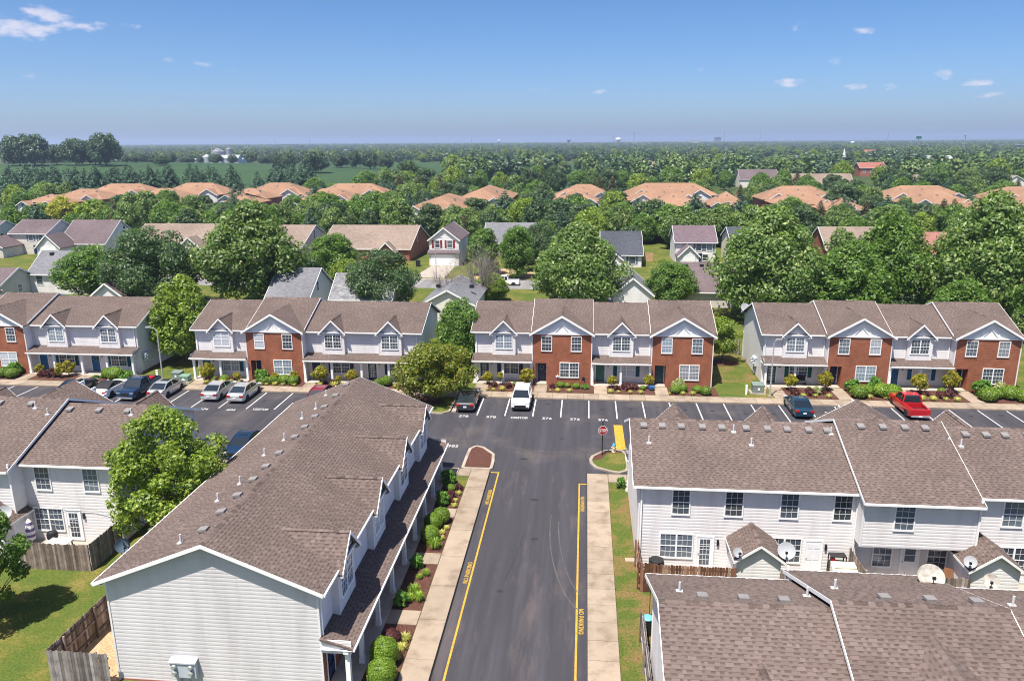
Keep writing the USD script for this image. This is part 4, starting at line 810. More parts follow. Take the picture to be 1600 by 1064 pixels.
def car(name, label, kind, paint, x, y, rot, top=None, bed=None, sunroof=False, spoke='rim_alloy', cat='car', taper=.10):
    c = CARS[kind]; L, W = c['L'], c['W']; b = thing(name, label, cat, (x, y, 0.004), rot); wb, r = c['wb'], c['r']
    body = extr(c['low'], W)
    for sx in (-1, 1):
        for sy in (-1, 1): body = body - m3.Manifold.cylinder(.40, r * 1.13, r * 1.13, 20).rotate([90, 0, 0]).translate([sx * wb, sy * (W / 2 + .08) + (.2 if True else 0), r])
    if kind == 'pickup': body = body - m3.Manifold.cube([1.72, W - .36, .7]).translate([-2.58, -(W - .36) / 2, .62])
    zt = max(p[1] for p in c['low'])
    def wl(v):
        v = np.array(v); k = 1 - taper * np.clip(np.abs(v[:, 0]) / (L / 2), 0, 1) ** 4 - .07 * np.clip((v[:, 2] - zt + .30) / .3, 0, 1) ** 2 - .06 * np.clip((.42 - v[:, 2]) / .2, 0, 1); v[:, 1] *= k
        v[:, 2] += -.03 * (np.abs(v[:, 1]) / (W / 2)) ** 4 * (v[:, 2] > .7); return v
    body = body.refine_to_length(.14).warp_batch(wl); v, f = manifold_mesh(body); put('body', (v, f, np.zeros(0), np.zeros(0)), paint, b, smooth=38)
    g = extr(c['top'], W * .9); z0 = min(p[1] for p in c['top']); z1 = max(p[1] for p in c['top'])
    def wg(v): v = np.array(v); t = np.clip((v[:, 2] - z0) / (z1 - z0), 0, 1); v[:, 1] *= 1 - .20 * t; return v
    g = g.refine_to_length(.16).warp_batch(wg); v, f = manifold_mesh(g); n = np.cross(v[f[:, 1]] - v[f[:, 0]], v[f[:, 2]] - v[f[:, 0]]); n /= np.linalg.norm(n, axis=1, keepdims=True) + 1e-12
    cz = v[f].mean(1); sel = dict(roof=n[:, 2] > .93, windshield=(n[:, 0] > .25) & (n[:, 2] <= .93), rear_window=(n[:, 0] < -.25) & (n[:, 2] <= .93)); side = ~(sel['roof'] | sel['windshield'] | sel['rear_window']) & (n[:, 2] > -.5)
    def sub(nm, m, mask, off=0.0):
        q = f[mask]
        if len(q): u, inv = np.unique(q, return_inverse=True); put(nm, (v[u] + off, inv.reshape(-1, 3), np.zeros(0), np.zeros(0)), m, b)
    sub('roof', top or paint, sel['roof']); sub('windshield', 'car_glass', sel['windshield']); sub('rear_window', top if top == 'roof_cloth' and False else 'car_glass', sel['rear_window'])
    if top: sub('side_panel', top, side & (cz[:, 0] < -.4)); side = side & (cz[:, 0] >= -.4)
    sub('side_window', 'car_glass', side & (cz[:, 1] > 0)); sub('side_window', 'car_glass', side & (cz[:, 1] <= 0))
    # pillars follow the cabin's edges
    P_ = lambda x_, z_, s: np.array([x_, s * W * .45 * (1 - .20 * np.clip((z_ - z0) / (z1 - z0), 0, 1)) * 1.005, z_])
    for s in (-1, 1):
        m = MB(); t = c['top']; 
        m.tube([P_(*t[-1], s), P_(*t[-2], s), P_(*t[-3], s)], .035, 5); m.tube([P_(*t[0], s), P_(*t[1], s), P_(*t[2], s)], .05 if kind != 'pickup' else .07, 5); m.tube([P_(*t[1], s), P_(*t[2], s), P_(*t[-3], s), P_(*t[-2], s)], .03, 5)
        xb = -.15 if kind != 'pickup' else -.1; m.tube([P_(xb, z0, s), P_(xb - .05, z1 - .04, s)], .035, 5)
        if kind == 'suv': m.tube([P_(-1.25, z0, s), P_(-1.3, z1 - .05, s)], .04, 5)
        put('pillar', m, top or paint, b)
        put('mirror', MB().box(.93, 1.08, s * W * .46, s * W * .46 + s * .18, z0 + .02, z0 + .16) if s > 0 else MB().box(.93, 1.08, s * W * .46 - .18, s * W * .46, z0 + .02, z0 + .16), paint, b)
        put('door_handle', MB().box(-.35, -.2, s * W * .488 - .015, s * W * .488 + .015, z0 - .16, z0 - .13), paint, b)
        he = MB().box(L / 2 - .30, L / 2 - .06, s * W * .36 - .19, s * W * .36 + .19, zt - .38, zt - .24); put('headlight', he, 'head_lens', b)
        zl = zt - .28; tl = MB().box(-L / 2 + .0, -L / 2 + .14, s * W * .365 - .17, s * W * .365 + .155, zl - .04, zl + .15) if kind != 'pickup' else MB().box(-L / 2 - .01, -L / 2 + .1, s * W * .41 - .07, s * W * .41 + .04, zl - .18, zl + .2); put('tail_light', tl, 'tail_red', b)
    for sx in (-1, 1):
        for sy in (-1, 1):
            yy = sy * (W / 2 - .12); ty = MB().lathe([(r * .62, -.1), (r * .95, -.105), (r, -.08), (r, .08), (r * .95, .105), (r * .62, .1)], (sx * wb, yy, r), 18, axis=1); w_ = put('wheel', ty, 'tyre_rubber', b)
            rm = MB().lathe([(.02, -.095), (r * .62, -.085), (r * .62, .085), (.02, .095)], (sx * wb, yy, r), 14, axis=1)
            put('rim', rm, spoke, w_)
    put('grille', MB().box(L / 2 - .06, L / 2 + .012, -W * .22, W * .22, zt - .48, zt - .26) if kind != 'suv' else MB().box(L / 2 - .1, L / 2 + .012, -W * .30, W * .30, .42, .66), 'black_plastic', b)
    put('bumper', MB().box(L / 2 - .1, L / 2 + .03, -W * .42, W * .42, .30, .44), 'black_plastic' if kind in ('suv',) else ('steel' if kind == 'pickup' else paint), b)
    put('bumper', MB().box(-L / 2 - .04, -L / 2 + .1, -W * .42, W * .42, .34, .50), 'steel' if kind == 'pickup' else paint, b)
    put('license_plate', MB().box(-L / 2 - .06, -L / 2 - .035, -.16, .16, .56, .70) if kind != 'pickup' else MB().box(-L / 2 - .06, -L / 2 - .042, -.16, .16, .36, .48), 'plate_white', b)
    if sunroof: put('sunroof', MB().box(-.45, .2, -.42, .42, z1 - .03, z1 + .012), 'car_glass', b)
    if kind == 'pickup': put('bed_liner', MB().box(-2.56, -.86, -W / 2 + .2, W / 2 - .2, .60, .635), 'black_plastic', b)
    return b
car('parked_car', 'dark navy coupe parked at the left end of the row of cars', 'coupe', 'paint_car_navy', -52.4, 71.0, 90)
car('parked_car', 'white convertible with a black soft top, parked beside the blue pickup', 'coupe', 'paint_car_white', -48.6, 71.0, 90, top='roof_cloth')
car('parked_pickup', 'blue pickup with silver hood facing the viewer, red load in its bed', 'pickup', 'paint_car_blue', -45.6, 71.1, -90, cat='pickup truck')
put_red = MB().box(-.55, .55, -.5, .5, 0, .42).box(-.5, .5, -.45, .45, .42, .5)
q = thing('tool_chest', 'red chest standing in the bed of the blue pickup', 'chest', (-45.6, 72.7, .66)); put('chest_body', MB().box(-.6, .6, -.45, .45, 0, .5), 'red_plastic', q); put('lid', MB().box(-.63, .63, -.48, .48, .505, .6), 'red_plastic', q)
car('parked_car', 'silver sedan with a dark glass roof beside the blue pickup', 'sedan', 'paint_car_silver', -42.75, 71.3, 90, top=None, sunroof=True)
car('parked_car', 'older silver sedan on a 404 space, left of its silver neighbour', 'sedan', 'paint_car_silver', -37.05, 71.2, 90)
car('parked_car', 'newer silver sedan beside the left VISITOR space', 'sedan', 'paint_car_silver', -34.2, 70.9, 90)
car('parked_car', 'dark red hatchback half hidden by the long roof', 'hatch', 'paint_car_maroon', -26.0, 70.7, 90)
car('parked_car', 'dark blue car with a sunroof facing the viewer, half behind the long roof', 'sedan', 'paint_car_blue', -28.1, 57.3, -90, sunroof=True)
car('parked_car', 'dark grey sedan beside the olive tree island', 'sedan', 'paint_car_grey', -11.05, 70.1, 90)
car('parked_car', 'white suv facing the viewer on the VISITOR space', 'suv', 'paint_car_white', -5.85, 70.8, -90, cat='suv')
car('parked_car', 'dark teal sedan parked before the far right row', 'sedan', 'paint_car_teal', 20.5, 70.8, 90)
car('parked_pickup', 'bright red pickup parked before the far right row', 'pickup', 'paint_car_red', 30.9, 71.6, 90, cat='pickup truck')
car('parked_pickup', 'white pickup on the street behind the bare tree', 'pickup', 'paint_car_white', -14.2, 134.2, 180, cat='pickup truck')
car('parked_car', 'white car on the gravel drive behind the bare tree', 'sedan', 'paint_car_white', -18.2, 146.5, 60)
car('parked_car', 'blue car on the street left of the bare tree', 'sedan', 'paint_car_blue', -21.5, 131.5, 0)
car('parked_car', 'dark suv on the drive of the beige house at the left edge', 'suv', 'paint_car_navy', -131.8, 157.5, -60, cat='suv')

# ------------------------------------------------------------------ street furniture
s = thing('stop_sign', 'red octagonal STOP sign on a black post on the island', 'sign', (1.75, 58.55, .1), 12)
put('post', MB().tube([(0, 0, 0), (0, 0, 2.95)], .045, 8), 'black_metal', s)
oct_ = lambda R: [(R * math.cos(math.radians(22.5 + 45 * i)), R * math.sin(math.radians(22.5 + 45 * i))) for i in range(8)]
def plate(R, y0, y1): mb = MB(); pts = [(a, y0, 2.15 + c) for a, c in oct_(R)]; return mb.slab(pts, (0, y1 - y0, 0))
put('border', plate(.40, -.062, -.05), 'sign_white', s); face = put('sign_face', plate(.365, -.067, -.0625), 'sign_red', s)
t = meshkit.text_mesh('STOP', .24, depth=.003, bold=True); v = np.array(t.vertices); v[:, 0] -= v[:, 0].mean(); v[:, 0] *= .62 / np.ptp(v[:, 0]); put('lettering', MB().add(np.c_[v[:, 0], -.0675 - v[:, 2], v[:, 1] + 2.03], np.array(t.faces)), 'sign_white', face)
h = thing('fire_hydrant', 'cream fire hydrant with a blue bonnet on the island', 'hydrant', (2.72, 59.25, .1))
put('barrel', MB().lathe([(.17, 0), (.17, .05), (.12, .06), (.12, .45), (.15, .47), (.15, .53)], n=12), 'hydrant_cream', h); put('bonnet', MB().lathe([(.15, .53), (.15, .56), (.13, .64), (.07, .72), (.04, .74), (.04, .79)], n=12), 'hydrant_blue', h)
for a, c in ((.2, .06), (-.2, .06)): put('nozzle', MB().tube([(0, 0, .40), (a, 0, .40)], .055, 8), 'hydrant_cream', h)
put('nozzle', MB().tube([(0, 0, .36), (0, -.2, .36)], .075, 8), 'hydrant_cream', h)
def lamp(label, x, y, hh, arm, ang):
    l = thing('street_lamp', label, 'street lamp', (x, y, .1), ang); put('base', MB().box(-.16, .16, -.16, .16, 0, .14), 'concrete_curb', l)
    put('pole', MB().tube([(0, 0, .1), (0, 0, hh * .5), (0, 0, hh)], [.085, .07, .055], 8), 'lamp_pole', l); put('arm', MB().tube([(0, 0, hh - .1), (arm * .35, 0, hh + .2), (arm, 0, hh + .3)], .035, 6), 'lamp_pole', l)
    put('lamp_head', MB().slab([(arm - .1, -.12, hh + .28), (arm + .5, -.1, hh + .26), (arm + .5, .1, hh + .26), (arm - .1, .12, hh + .28)][::-1], (0, 0, .13)), 'lamp_pole', l); return l
lamp('grey street lamp on the grass right of the far left row', -45.4, 75.2, 5.6, .7, 180); lamp('grey street lamp before the white end wall of the far right row', 18.75, 74.5, 5.6, .3, 15); lamp('grey street lamp before the white house with red shutters', -27.1, 137.0, 7.6, .9, 40)
def cabinet(label, x, y, w, d, hh, m, pad=True):
    c = thing('utility_cabinet', label, 'utility box', (x, y, .1)); 
    if pad: put('pad', MB().box(-w / 2 - .25, w / 2 + .25, -d / 2 - .25, d / 2 + .25, 0, .08), 'concrete_curb', c)
    put('cabinet', MB().slab([(-w / 2, -d / 2, hh - .08), (w / 2, -d / 2, hh - .08), (w / 2, d / 2, hh), (-w / 2, d / 2, hh)], (0, 0, -hh + .1)), m, c); put('lid', MB().slab([(-w / 2 - .03, -d / 2 - .03, hh - .06), (w / 2 + .03, -d / 2 - .03, hh - .06), (w / 2 + .03, d / 2 + .03, hh + .03), (-w / 2 - .03, d / 2 + .03, hh + .03)], (0, 0, -.05)), m, c)
    put('notice', MB().box(-.1, .1, -d / 2 - .012, -d / 2 - .002, hh * .4, hh * .65), 'sign_white', c); return c
cabinet('grey green utility box on the grass beside the left street lamp', -43.9, 75.6, 1.0, .9, .95, 'box_grey_green'); cabinet('pale green utility box beside the grey green one', -42.75, 75.0, 1.0, .8, .72, 'box_green'); cabinet('grey green transformer on a concrete pad left of the right street lamp', 17.85, 75.9, 1.15, 1.05, .95, 'box_grey_green')
q = thing('marker_post', 'white plastic marker post left of the transformer pad', 'post', (16.55, 75.1, .1)); put('post', MB().slab([(-.1, -.05, .9), (.1, -.05, .9), (.12, .05, 1.0), (-.08, .05, 1.0)], (0, 0, -1.0)), 'sign_white', q); put('cap', MB().box(-.11, .13, -.06, .06, 1.0, 1.03), 'sign_white', q)
q = thing('pedestal', 'short tan cable pedestal right of the transformer', 'pedestal', (18.45, 75.2, .1)); put('body', MB().lathe([(.13, 0), (.13, .55), (.11, .6)], n=10), 'tan_plastic', q); put('cap', MB().lathe([(.14, .6), (.14, .68), (.1, .74)], n=10), 'tan_plastic', q)
q = thing('marker_post', 'white utility marker on the grass beside the left lamp', 'post', (-46.6, 76.2, .1)); put('post', MB().box(-.12, .12, -.06, .06, 0, .75), 'sign_white', q); put('cap', MB().box(-.14, .14, -.08, .08, .75, .82), 'sign_white', q)

def meter_bank(label, loc, rot, n=4, name='meter_bank'):
    m = thing(name, label, 'electric meters', loc, rot); put('box', MB().box(-.62, .62, -.26, 0, 0, .85), 'meter_grey', m); put('hood', MB().slab([(-.66, -.32, .85), (.66, -.32, .85), (.66, 0, .95), (-.66, 0, .95)], (0, 0, -.07)), 'meter_grey', m)
    for i in range(n):
        cx_, cz_ = (-.4 if i % 2 == 0 else .4), (.62 if i < 2 else .3); k = put('meter', MB().lathe([(.12, -.26), (.12, -.33), (.09, -.41)], (cx_, 0, cz_), 10, axis=1), 'steel', m)
    put('conduit', MB().tube([(-.3, -.1, -.9), (-.3, -.1, 0)], .05, 6), 'meter_grey', m); put('conduit', MB().tube([(.1, -.1, -.9), (.1, -.1, 0)], .05, 6), 'meter_grey', m)
meter_bank('grey bank of four meters on the nearest white gable wall', (-18.45, 29.43, .62), 0)
meter_bank('meters on the shaded end wall of the far left row', (-49.2, 78.9, 1.3), 90); meter_bank('meters on the sunlit end wall of the far right row', (18.87, 82.2, 1.2), -90); 

# satellite dishes
def dish(label, x, y, z, R, m, az=0, tilt=35, mast=.6, name='satellite_dish'):
    d = thing(name, label, 'satellite dish', (x, y, z), az); pf = [(R * t, .22 * R * t * t) for t in np.linspace(.02, 1, 7)]; back = [(r_ + .0, z_ - .025) for r_, z_ in pf[::-1]]; mb = MB().lathe(pf + back, n=20)
    v, f, r, t = mb.arrays(); a = math.radians(90 - tilt); ry = np.array([[1, 0, 0], [0, math.cos(a), -math.sin(a)], [0, math.sin(a), math.cos(a)]]); v = v @ ry.T + np.array([0, -.1, mast]); 
    put('reflector', (v, f, np.zeros(0), np.zeros(0)), m, d, smooth=40); n = ry @ np.array([0, 0, 1.0]); put('mast', MB().tube([(0, .1, 0), (0, .05, mast * .7), (0, -.06, mast)], .03, 6), 'black_metal', d)
    lo = np.array([0, -.1, mast]) + ry @ np.array([0, -R * .9, .15 * R]); e = np.array([0, -.1, mast]) + n * R * .95 + ry @ np.array([0, -R * .35, 0]); put('arm', MB().tube([lo, e], .02, 5), 'black_metal', d); put('receiver', MB().box(e[0] - .07, e[0] + .07, e[1] - .06, e[1] + .06, e[2] - .05, e[2] + .06), 'black_plastic', d); return d
dish('small grey dish on the left corner of the first storeroom roof', 8.75, 39.15, 2.2, .28, 'dish_grey', 20); dish('big grey dish right of the first storeroom by the patio window', 11.5, 39.3, 2.05, .48, 'dish_grey', -15, mast=.9); dish('dish on the left eave of the second storeroom', 21.2, 39.2, 2.2, .33, 'dish_grey', -25)
dish('largest dish with rust stains at the rear eave of bottom right roof', 15.5, 31.6, 5.75, .56, 'dish_rusty', -10, tilt=45, mast=.55); dish('rust streaked dish on a pole before the second storeroom', 20.95, 36.6, 1.95, .38, 'dish_rusty', -25, mast=1.3)
dish('dark blue dish on the grass by the left patio fence corner', -28.4, 40.2, .1, .45, 'dish_blue', 55, tilt=20, mast=.75); dish('white dish on the storeroom roof of the left row', -35.0, 39.3, 2.4, .42, 'dish_grey', 30, mast=.9); dish('white dish peeking over the rear left corner of far right row', 18.7, 88.9, 5.2, .6, 'dish_grey', 20, mast=.9)

# wooden fences, board by board
def fence(label, p0, p1, h, m, name='board_fence', rails=1, bw=.15, z=.1, gate=None):
    p0, p1 = np.array(p0, float), np.array(p1, float); L = np.linalg.norm(p1 - p0); ang = math.degrees(math.atan2(p1[1] - p0[1], p1[0] - p0[0])); f = thing(name, label, 'fence', (p0[0], p0[1], z), ang); k = int(L / bw)
    for i in range(k):
        a = i * L / k; w = L / k - .012; hh = h + RNG.uniform(-.035, .035); o = RNG.uniform(-.008, .008); s = RNG.uniform(-.01, .01)
        b = MB(); pts = [(a, o, 0), (a + w, o, 0), (a + w + s, o, hh - .04), (a + w - .03 + s, o, hh), (a + .03 + s, o, hh), (a + s, o, hh - .04)]; b.slab(pts, (0, .02, 0), RNG.random()); put('board', b, m, f)
    for zz in (.3, h * .55, h - .28): put('rail', MB().box(0, L, .03 if rails > 0 else -.07, .07 if rails > 0 else -.03, zz - .045, zz + .045), m, f)
    for i in range(int(L / 2.4) + 1):
        a = min(i * 2.4, L - .05); put('post', MB().box(a - .045, a + .045, .07 if rails > 0 else -.16, .16 if rails > 0 else -.07, 0, h - .03), m, f)
    return f
fence('weathered grey board fence across the left patio before the striped umbrella', (-33.6, 38.3), (-29.25, 38.35), 1.75, 'weathered_board'); fence('weathered side fence of the left patio running to the house wall', (-29.2, 38.4), (-29.2, 41.6), 1.75, 'weathered_dark')
fence('grey board fence panel in the bottom left beside the nearest gable', (-25.0, 28.9), (-21.95, 28.9), 1.8, 'weathered_dark'); fence('brown board fence showing its rails behind the nearest gable corner', (-25.0, 42.0), (-25.0, 28.95), 1.8, 'weathered_board', rails=1)
fence('red brown cedar gate and short fence by the right lawn strip', (3.52, 38.95), (4.35, 38.95), 1.85, 'cedar_board'); fence('cedar side fence along the lawn strip to the wall corner', (3.5, 41.6), (3.5, 38.98), 1.85, 'cedar_board', rails=-1)
fence('grey brown board fence before the first patio', (4.4, 39.0), (8.8, 39.0), 1.75, 'cedar_board'); fence('board fence between the two storerooms', (11.3, 39.0), (21.3, 39.0), 1.75, 'weathered_board'); fence('board fence right of the second storeroom', (24.0, 38.6), (29, 38.6), 1.75, 'weathered_board'); fence('dividing fence between two right patios by the cream grill cover', (15.75, 41.65), (15.75, 39.05), 1.9, 'weathered_board')
fence('grey fence with open rails along the wall of bottom right row', (3.32, 34.4), (3.32, 22.0), 1.8, 'weathered_dark', rails=-1); fence('pale board fence behind the lawn left of the far right row', (15.6, 93.5), (18.7, 90.0), 1.8, 'weathered_board')
fence('new yellow wooden fence beside the slate roofed house', (12.4, 163.5), (14.6, 163.2), 1.9, 'new_board', bw=.2)

# ------------------------------------------------------------------ things on the patios and lawns
q = thing('waste_bin', 'black plastic bin behind the cedar gate', 'bin', (4.55, 40.6, .12)); put('body', MB().slab([(-.42, -.36, 1.05), (.42, -.36, 1.05), (.42, .36, 1.05), (-.42, .36, 1.05)], (0, 0, -1.05)), 'black_plastic', q); put('lid', MB().lathe([(.36, 1.06), (.42, 1.08), (.40, 1.14), (.25, 1.10), (.05, 1.09)], n=16), 'black_plastic', q)
q = thing('bird_feeder', 'green feeder hanging on a post by the bottom right wall', 'bird feeder', (3.85, 36.6, .1)); put('pole', MB().tube([(0, 0, 0), (0, 0, 1.7), (.15, 0, 1.85), (.28, 0, 1.7)], .02, 6), 'black_metal', q); put('tube', MB().lathe([(.09, 1.0), (.09, 1.5), (.11, 1.52), (.03, 1.62)], (.28, 0, 0), 10), 'plastic_green', q)
q = thing('lidded_can', 'round can with pale blue lid at the fence end', 'can', (3.62, 35.1, .1)); put('can', MB().lathe([(.24, 0), (.28, .95)], n=14), 'black_plastic', q); put('lid', MB().lathe([(.3, .95), (.3, 1.0), (.2, 1.06), (.05, 1.07)], n=14), 'lid_blue', q)
q = thing('storage_shelf', 'black open shelf unit beside the white back door', 'shelf', (14.95, 41.2, .12))
for zz in (.12, .6, 1.08, 1.56): put('shelf', MB().box(-.45, .45, -.25, .25, zz, zz + .05), 'black_plastic', q)
for a in (-.43, .43):
    for c in (-.22, .22): put('leg', MB().box(a - .025, a + .025, c - .025, c + .025, 0, 1.6), 'black_plastic', q)
put('clutter', MB().box(-.38, -.15, -.2, .1, 1.13, 1.4), 'red_plastic', q); put('clutter', MB().box(0, .3, -.2, .1, .65, .82), 'meter_grey', q)
q = thing('covered_grill', 'grill under a cream cloth cover beside the dividing fence', 'grill', (16.5 - 1.55 + .15, 40.3, .12)); put('cover', MB().slab([(-.75, -.55, 1.15), (.75, -.55, 1.15), (.65, .5, 1.4), (-.65, .5, 1.4)], (0, 0, -.55)).slab([(-.62, -.1, 1.42), (.62, -.1, 1.42), (.5, .3, 1.5), (-.5, .3, 1.5)], (0, 0, -.1)), 'cloth_cream', q)
for a in (-.55, .55):
    for c in (-.35, .35): put('leg', MB().box(a - .03, a + .03, c - .03, c + .03, 0, .62), 'black_metal', q)
def chair(label, x, y, rot, m, w=.6):
    c = thing('patio_chair', label, 'chair', (x, y, .12), rot); put('seat', MB().box(-w / 2, w / 2, -w / 2, w / 2, .40, .46), m, c); put('backrest', MB().slab([(-w / 2, w / 2 - .04, .46), (w / 2, w / 2 - .04, .46), (w / 2, w / 2 + .22, 1.1), (-w / 2, w / 2 + .22, 1.1)], (0, -.05, 0)), m, c)
    for a in (-1, 1):
        put('armrest', MB().box(a * w / 2 - .03, a * w / 2 + .03, -w / 2, w / 2, .64, .68), m, c)
        for d in (-1, 1): put('leg', MB().box(a * w / 2 - .025, a * w / 2 + .025, d * w / 2 - .025, d * w / 2 + .025, 0, .64 if d < 0 else .40), m, c)
    return c
chair('white reclining chair by the patio window right of the dividing fence', 17.75, 40.3, 200, 'fabric_white', .75); chair('brown wicker chair left behind the rusty dish', 20.3, 41.0, 0, 'wicker'); chair('brown wicker chair right behind the rusty dish', 21.0, 40.6, -20, 'wicker')
q = thing('patio_table', 'round dark glass table by the dividing fence', 'table', (16.75, 40.2, .12)); put('tabletop', MB().lathe([(.1, .70), (.6, .70), (.62, .72), (.6, .74), (.1, .74)], n=20), 'car_glass', q)
for i in range(4): a = .8 + i * 1.57; put('leg', MB().tube([(.45 * math.cos(a), .45 * math.sin(a), 0), (.4 * math.cos(a), .4 * math.sin(a), .7)], .025, 5), 'black_metal', q)
q = thing('garden_light', 'curly rusty iron plant stand beside the white chair', 'plant stand', (18.5, 40.6, .12)); a = np.linspace(0, 12, 40); put('scrollwork', MB().tube(np.c_[.16 * np.cos(a), .16 * np.sin(a), .1 + a * .075], .018, 4), 'wood_brown', q); put('pole', MB().tube([(0, 0, 0), (0, 0, 1.0)], .018, 5), 'wood_brown', q)  # an iron plant stand with scrollwork, no lamp
q = thing('closed_umbrella', 'closed patio umbrella in purple and white stripes', 'umbrella', (-34.4, 40.3, .12)); put('pole', MB().tube([(0, 0, 0), (0, 0, 2.35)], .025, 6), 'steel', q)
for i in range(7):
    z0_, z1_ = .8 + i * .2, 1.0 + i * .2; rr = lambda z: .10 + .17 * (1 - abs((z - 1.3) / 1.0) ** 1.4) if z < 2.15 else .05
    put('canopy_stripe', MB().lathe([(max(.04, rr(z0_)), z0_), (max(.04, rr(z1_)), z1_)], n=10), 'fabric_purple' if i % 2 else 'fabric_white', q)
q = thing('patio_table', 'low table with white things behind the left fence', 'table', (-32.3, 39.9, .12)); put('tabletop', MB().box(-.7, .7, -.45, .45, .9, .95), 'fabric_white', q)
for a in (-.6, .6):
    for c in (-.38, .38): put('leg', MB().box(a - .03, a + .03, c - .03, c + .03, 0, .9), 'black_metal', q)
chair('blue patio chair below the striped umbrella', -35.1, 39.4, 150, 'door_blue')
q = thing('picket_table', 'grey grill with rounded hood behind the left fence', 'grill', (-33.2, 40.6, .12)); put('hood', MB().lathe([(.3, .85), (.34, 1.0), (.28, 1.2), (.1, 1.28)], n=12), 'black_metal', q); put('firebox', MB().lathe([(.15, .6), (.33, .85)], n=12), 'black_metal', q)  # a hooded grill on three legs, not a table
for i in range(3): a = i * 2.09; put('leg', MB().tube([(.2 * math.cos(a), .2 * math.sin(a), .65), (.32 * math.cos(a), .32 * math.sin(a), 0)], .02, 5), 'black_metal', q)
q = thing('porch_bench', 'dark bench on the porch of the far right white unit', 'bench', (22.6, 78.6, .15)); put('seat', MB().box(-.7, .7, -.25, .25, .4, .46), 'steel', q); put('backrest', MB().box(-.7, .7, .22, .28, .46, .95), 'black_metal', q)
for a in (-.65, .65): put('leg', MB().box(a - .04, a + .04, -.25, .25, 0, .4), 'black_metal', q)
q = thing('plant_pot', 'blue glazed pot tipped in the bed before the teal door', 'pot', (7.15, 75.75, .12)); put('pot', MB().lathe([(.16, 0), (.3, .15), (.33, .38), (.36, .42), (.3, .43)], n=14), 'pot_blue', q); put('soil', MB().lathe([(.02, .38), (.3, .40)], n=14), 'mulch', q)
q = thing('pumpkin', 'orange pot beside the dark green door', 'pot', (1.3, 77.5, .15)); put('pot', MB().lathe([(.1, 0), (.2, .12), (.2, .26), (.1, .34)], n=12), 'pot_orange', q); put('stem', MB().tube([(0, 0, .33), (.02, 0, .42)], .02, 5), 'bark', q)
q = thing('garden_chair', 'dark folded chair against the left brick wall of the middle row', 'chair', (.15, 76.65, .12)); put('backrest', MB().lathe([(.2, 0), (.2, .05)], (0, -.05, .75), 12, axis=1), 'black_metal', q); put('frame', MB().tube([(-.18, -.15, 0), (-.15, .1, .5), (0, .15, 1.0), (.15, .1, .5), (.18, -.15, 0)], .025, 5), 'black_metal', q)
q = thing('wall_star', 'white metal star hung on the left brick wall', 'ornament', (-2.6, 76.93, 1.0)); pts = [((.26 if i % 2 == 0 else .1) * math.sin(i * math.pi / 5), 0, (.26 if i % 2 == 0 else .1) * math.cos(i * math.pi / 5)) for i in range(10)]; mb = MB(); mb.add([(0, -.05, 0)] + pts, [(0, i + 1, (i + 1) % 10 + 1) for i in range(10)]); put('star', mb, 'sign_white', q)
q = thing('stepping_stone', 'pale concrete slab beside the cedar fence on the lawn strip', 'slab', (3.15, 42.3, .1)); put('stone', MB().box(-.32, .32, -.2, .2, 0, .07), 'concrete_walk', q)
q = thing('splash_block', 'white concrete edging block at the island by the grey sedan', 'block', (-12.15, 69.4, 0)); put('block', MB().box(-.2, .2, -1.6, 1.4, 0, .16), 'concrete_curb', q)
c = put('wall_cable', MB().tube([(-36.0, 41.55, 2.75), (-34.3, 41.55, 2.55), (-32.6, 41.55, 2.5), (-31.0, 41.55, 2.5), (-29.6, 41.55, 2.2)], .012, 4), 'black_plastic', label='thin black cable sagging across the left row back wall', cat='cable')

# ------------------------------------------------------------------ vegetation prototypes
def unit(v): return v / (np.linalg.norm(v, axis=-1, keepdims=True) + 1e-9)
def leaves(mb, c, n, size, rng, slim=.6, droop=0.0):
    """One folded leaf or spray per row of c, facing n."""
    m = len(c); t = unit(np.cross(rng.normal(size=(m, 3)), n)); s = np.cross(n, t); a = size * rng.uniform(.6, 1.35, m)[:, None]; b = a * slim
    v = np.stack([c - a * t, c + b * s - .1 * a * n, c + a * t - droop * a * Z_, c - b * s - .1 * a * n], 1).reshape(-1, 3)
    f = (np.arange(m)[:, None, None] * 4 + np.array([[0, 1, 2], [0, 2, 3]])).reshape(-1, 3); mb.add(v, f, np.repeat(rng.random(m), 4))
def puff_leaves(mb, puffs, n, size, rng, axis=None, up=.35, slim=.6, squash=.85, lo=.5):
    puffs = np.asarray(puffs); w = puffs[:, 3] ** 2; k = rng.choice(len(puffs), n, p=w / w.sum()); c = puffs[k, :3]; r = puffs[k, 3:4]
    out = unit(c - (np.array([0, 0, c[:, 2].mean()]) if axis is None else axis)); d = unit(rng.normal(size=(n, 3)) + .55 * out + .25 * Z_)
    p = c + r * d * np.array([1, 1, squash]) * rng.uniform(lo ** 2, 1.1, (n, 1)) ** .5
    leaves(mb, p, unit(.75 * d + .45 * rng.normal(size=(n, 3)) + up * Z_), size, rng, slim)
def oval_puffs(h, w, base, k, rng, top=1.0, rel=.3, gap=.1, flat=1.0):
    zc, rz = (h + base) / 2, (h - base) / 2; out = []
    for i in range(k):
        z = 1 - 2 * (i + .5) / k; ph = i * 2.39996 + rng.normal() * .3; s = math.sqrt(1 - z * z) if z > 0 else (1 - abs(z) ** 3.2) ** (1 / 3.2); q = rng.uniform(.62, .86) if rng.random() > .25 else rng.uniform(.25, .6)
        if rng.random() < gap: continue
        tw = (1 - max(0, z + .15) * (1 - top) / 1.15) * (1 - .15 * max(0, -z)); r = rel * w / 2 * rng.uniform(.7, 1.25)
        out.append((q * s * math.cos(ph) * w / 2 * tw, q * s * math.sin(ph) * w / 2 * tw, zc + q * z * rz * 1.02, r))
    return np.array(out)
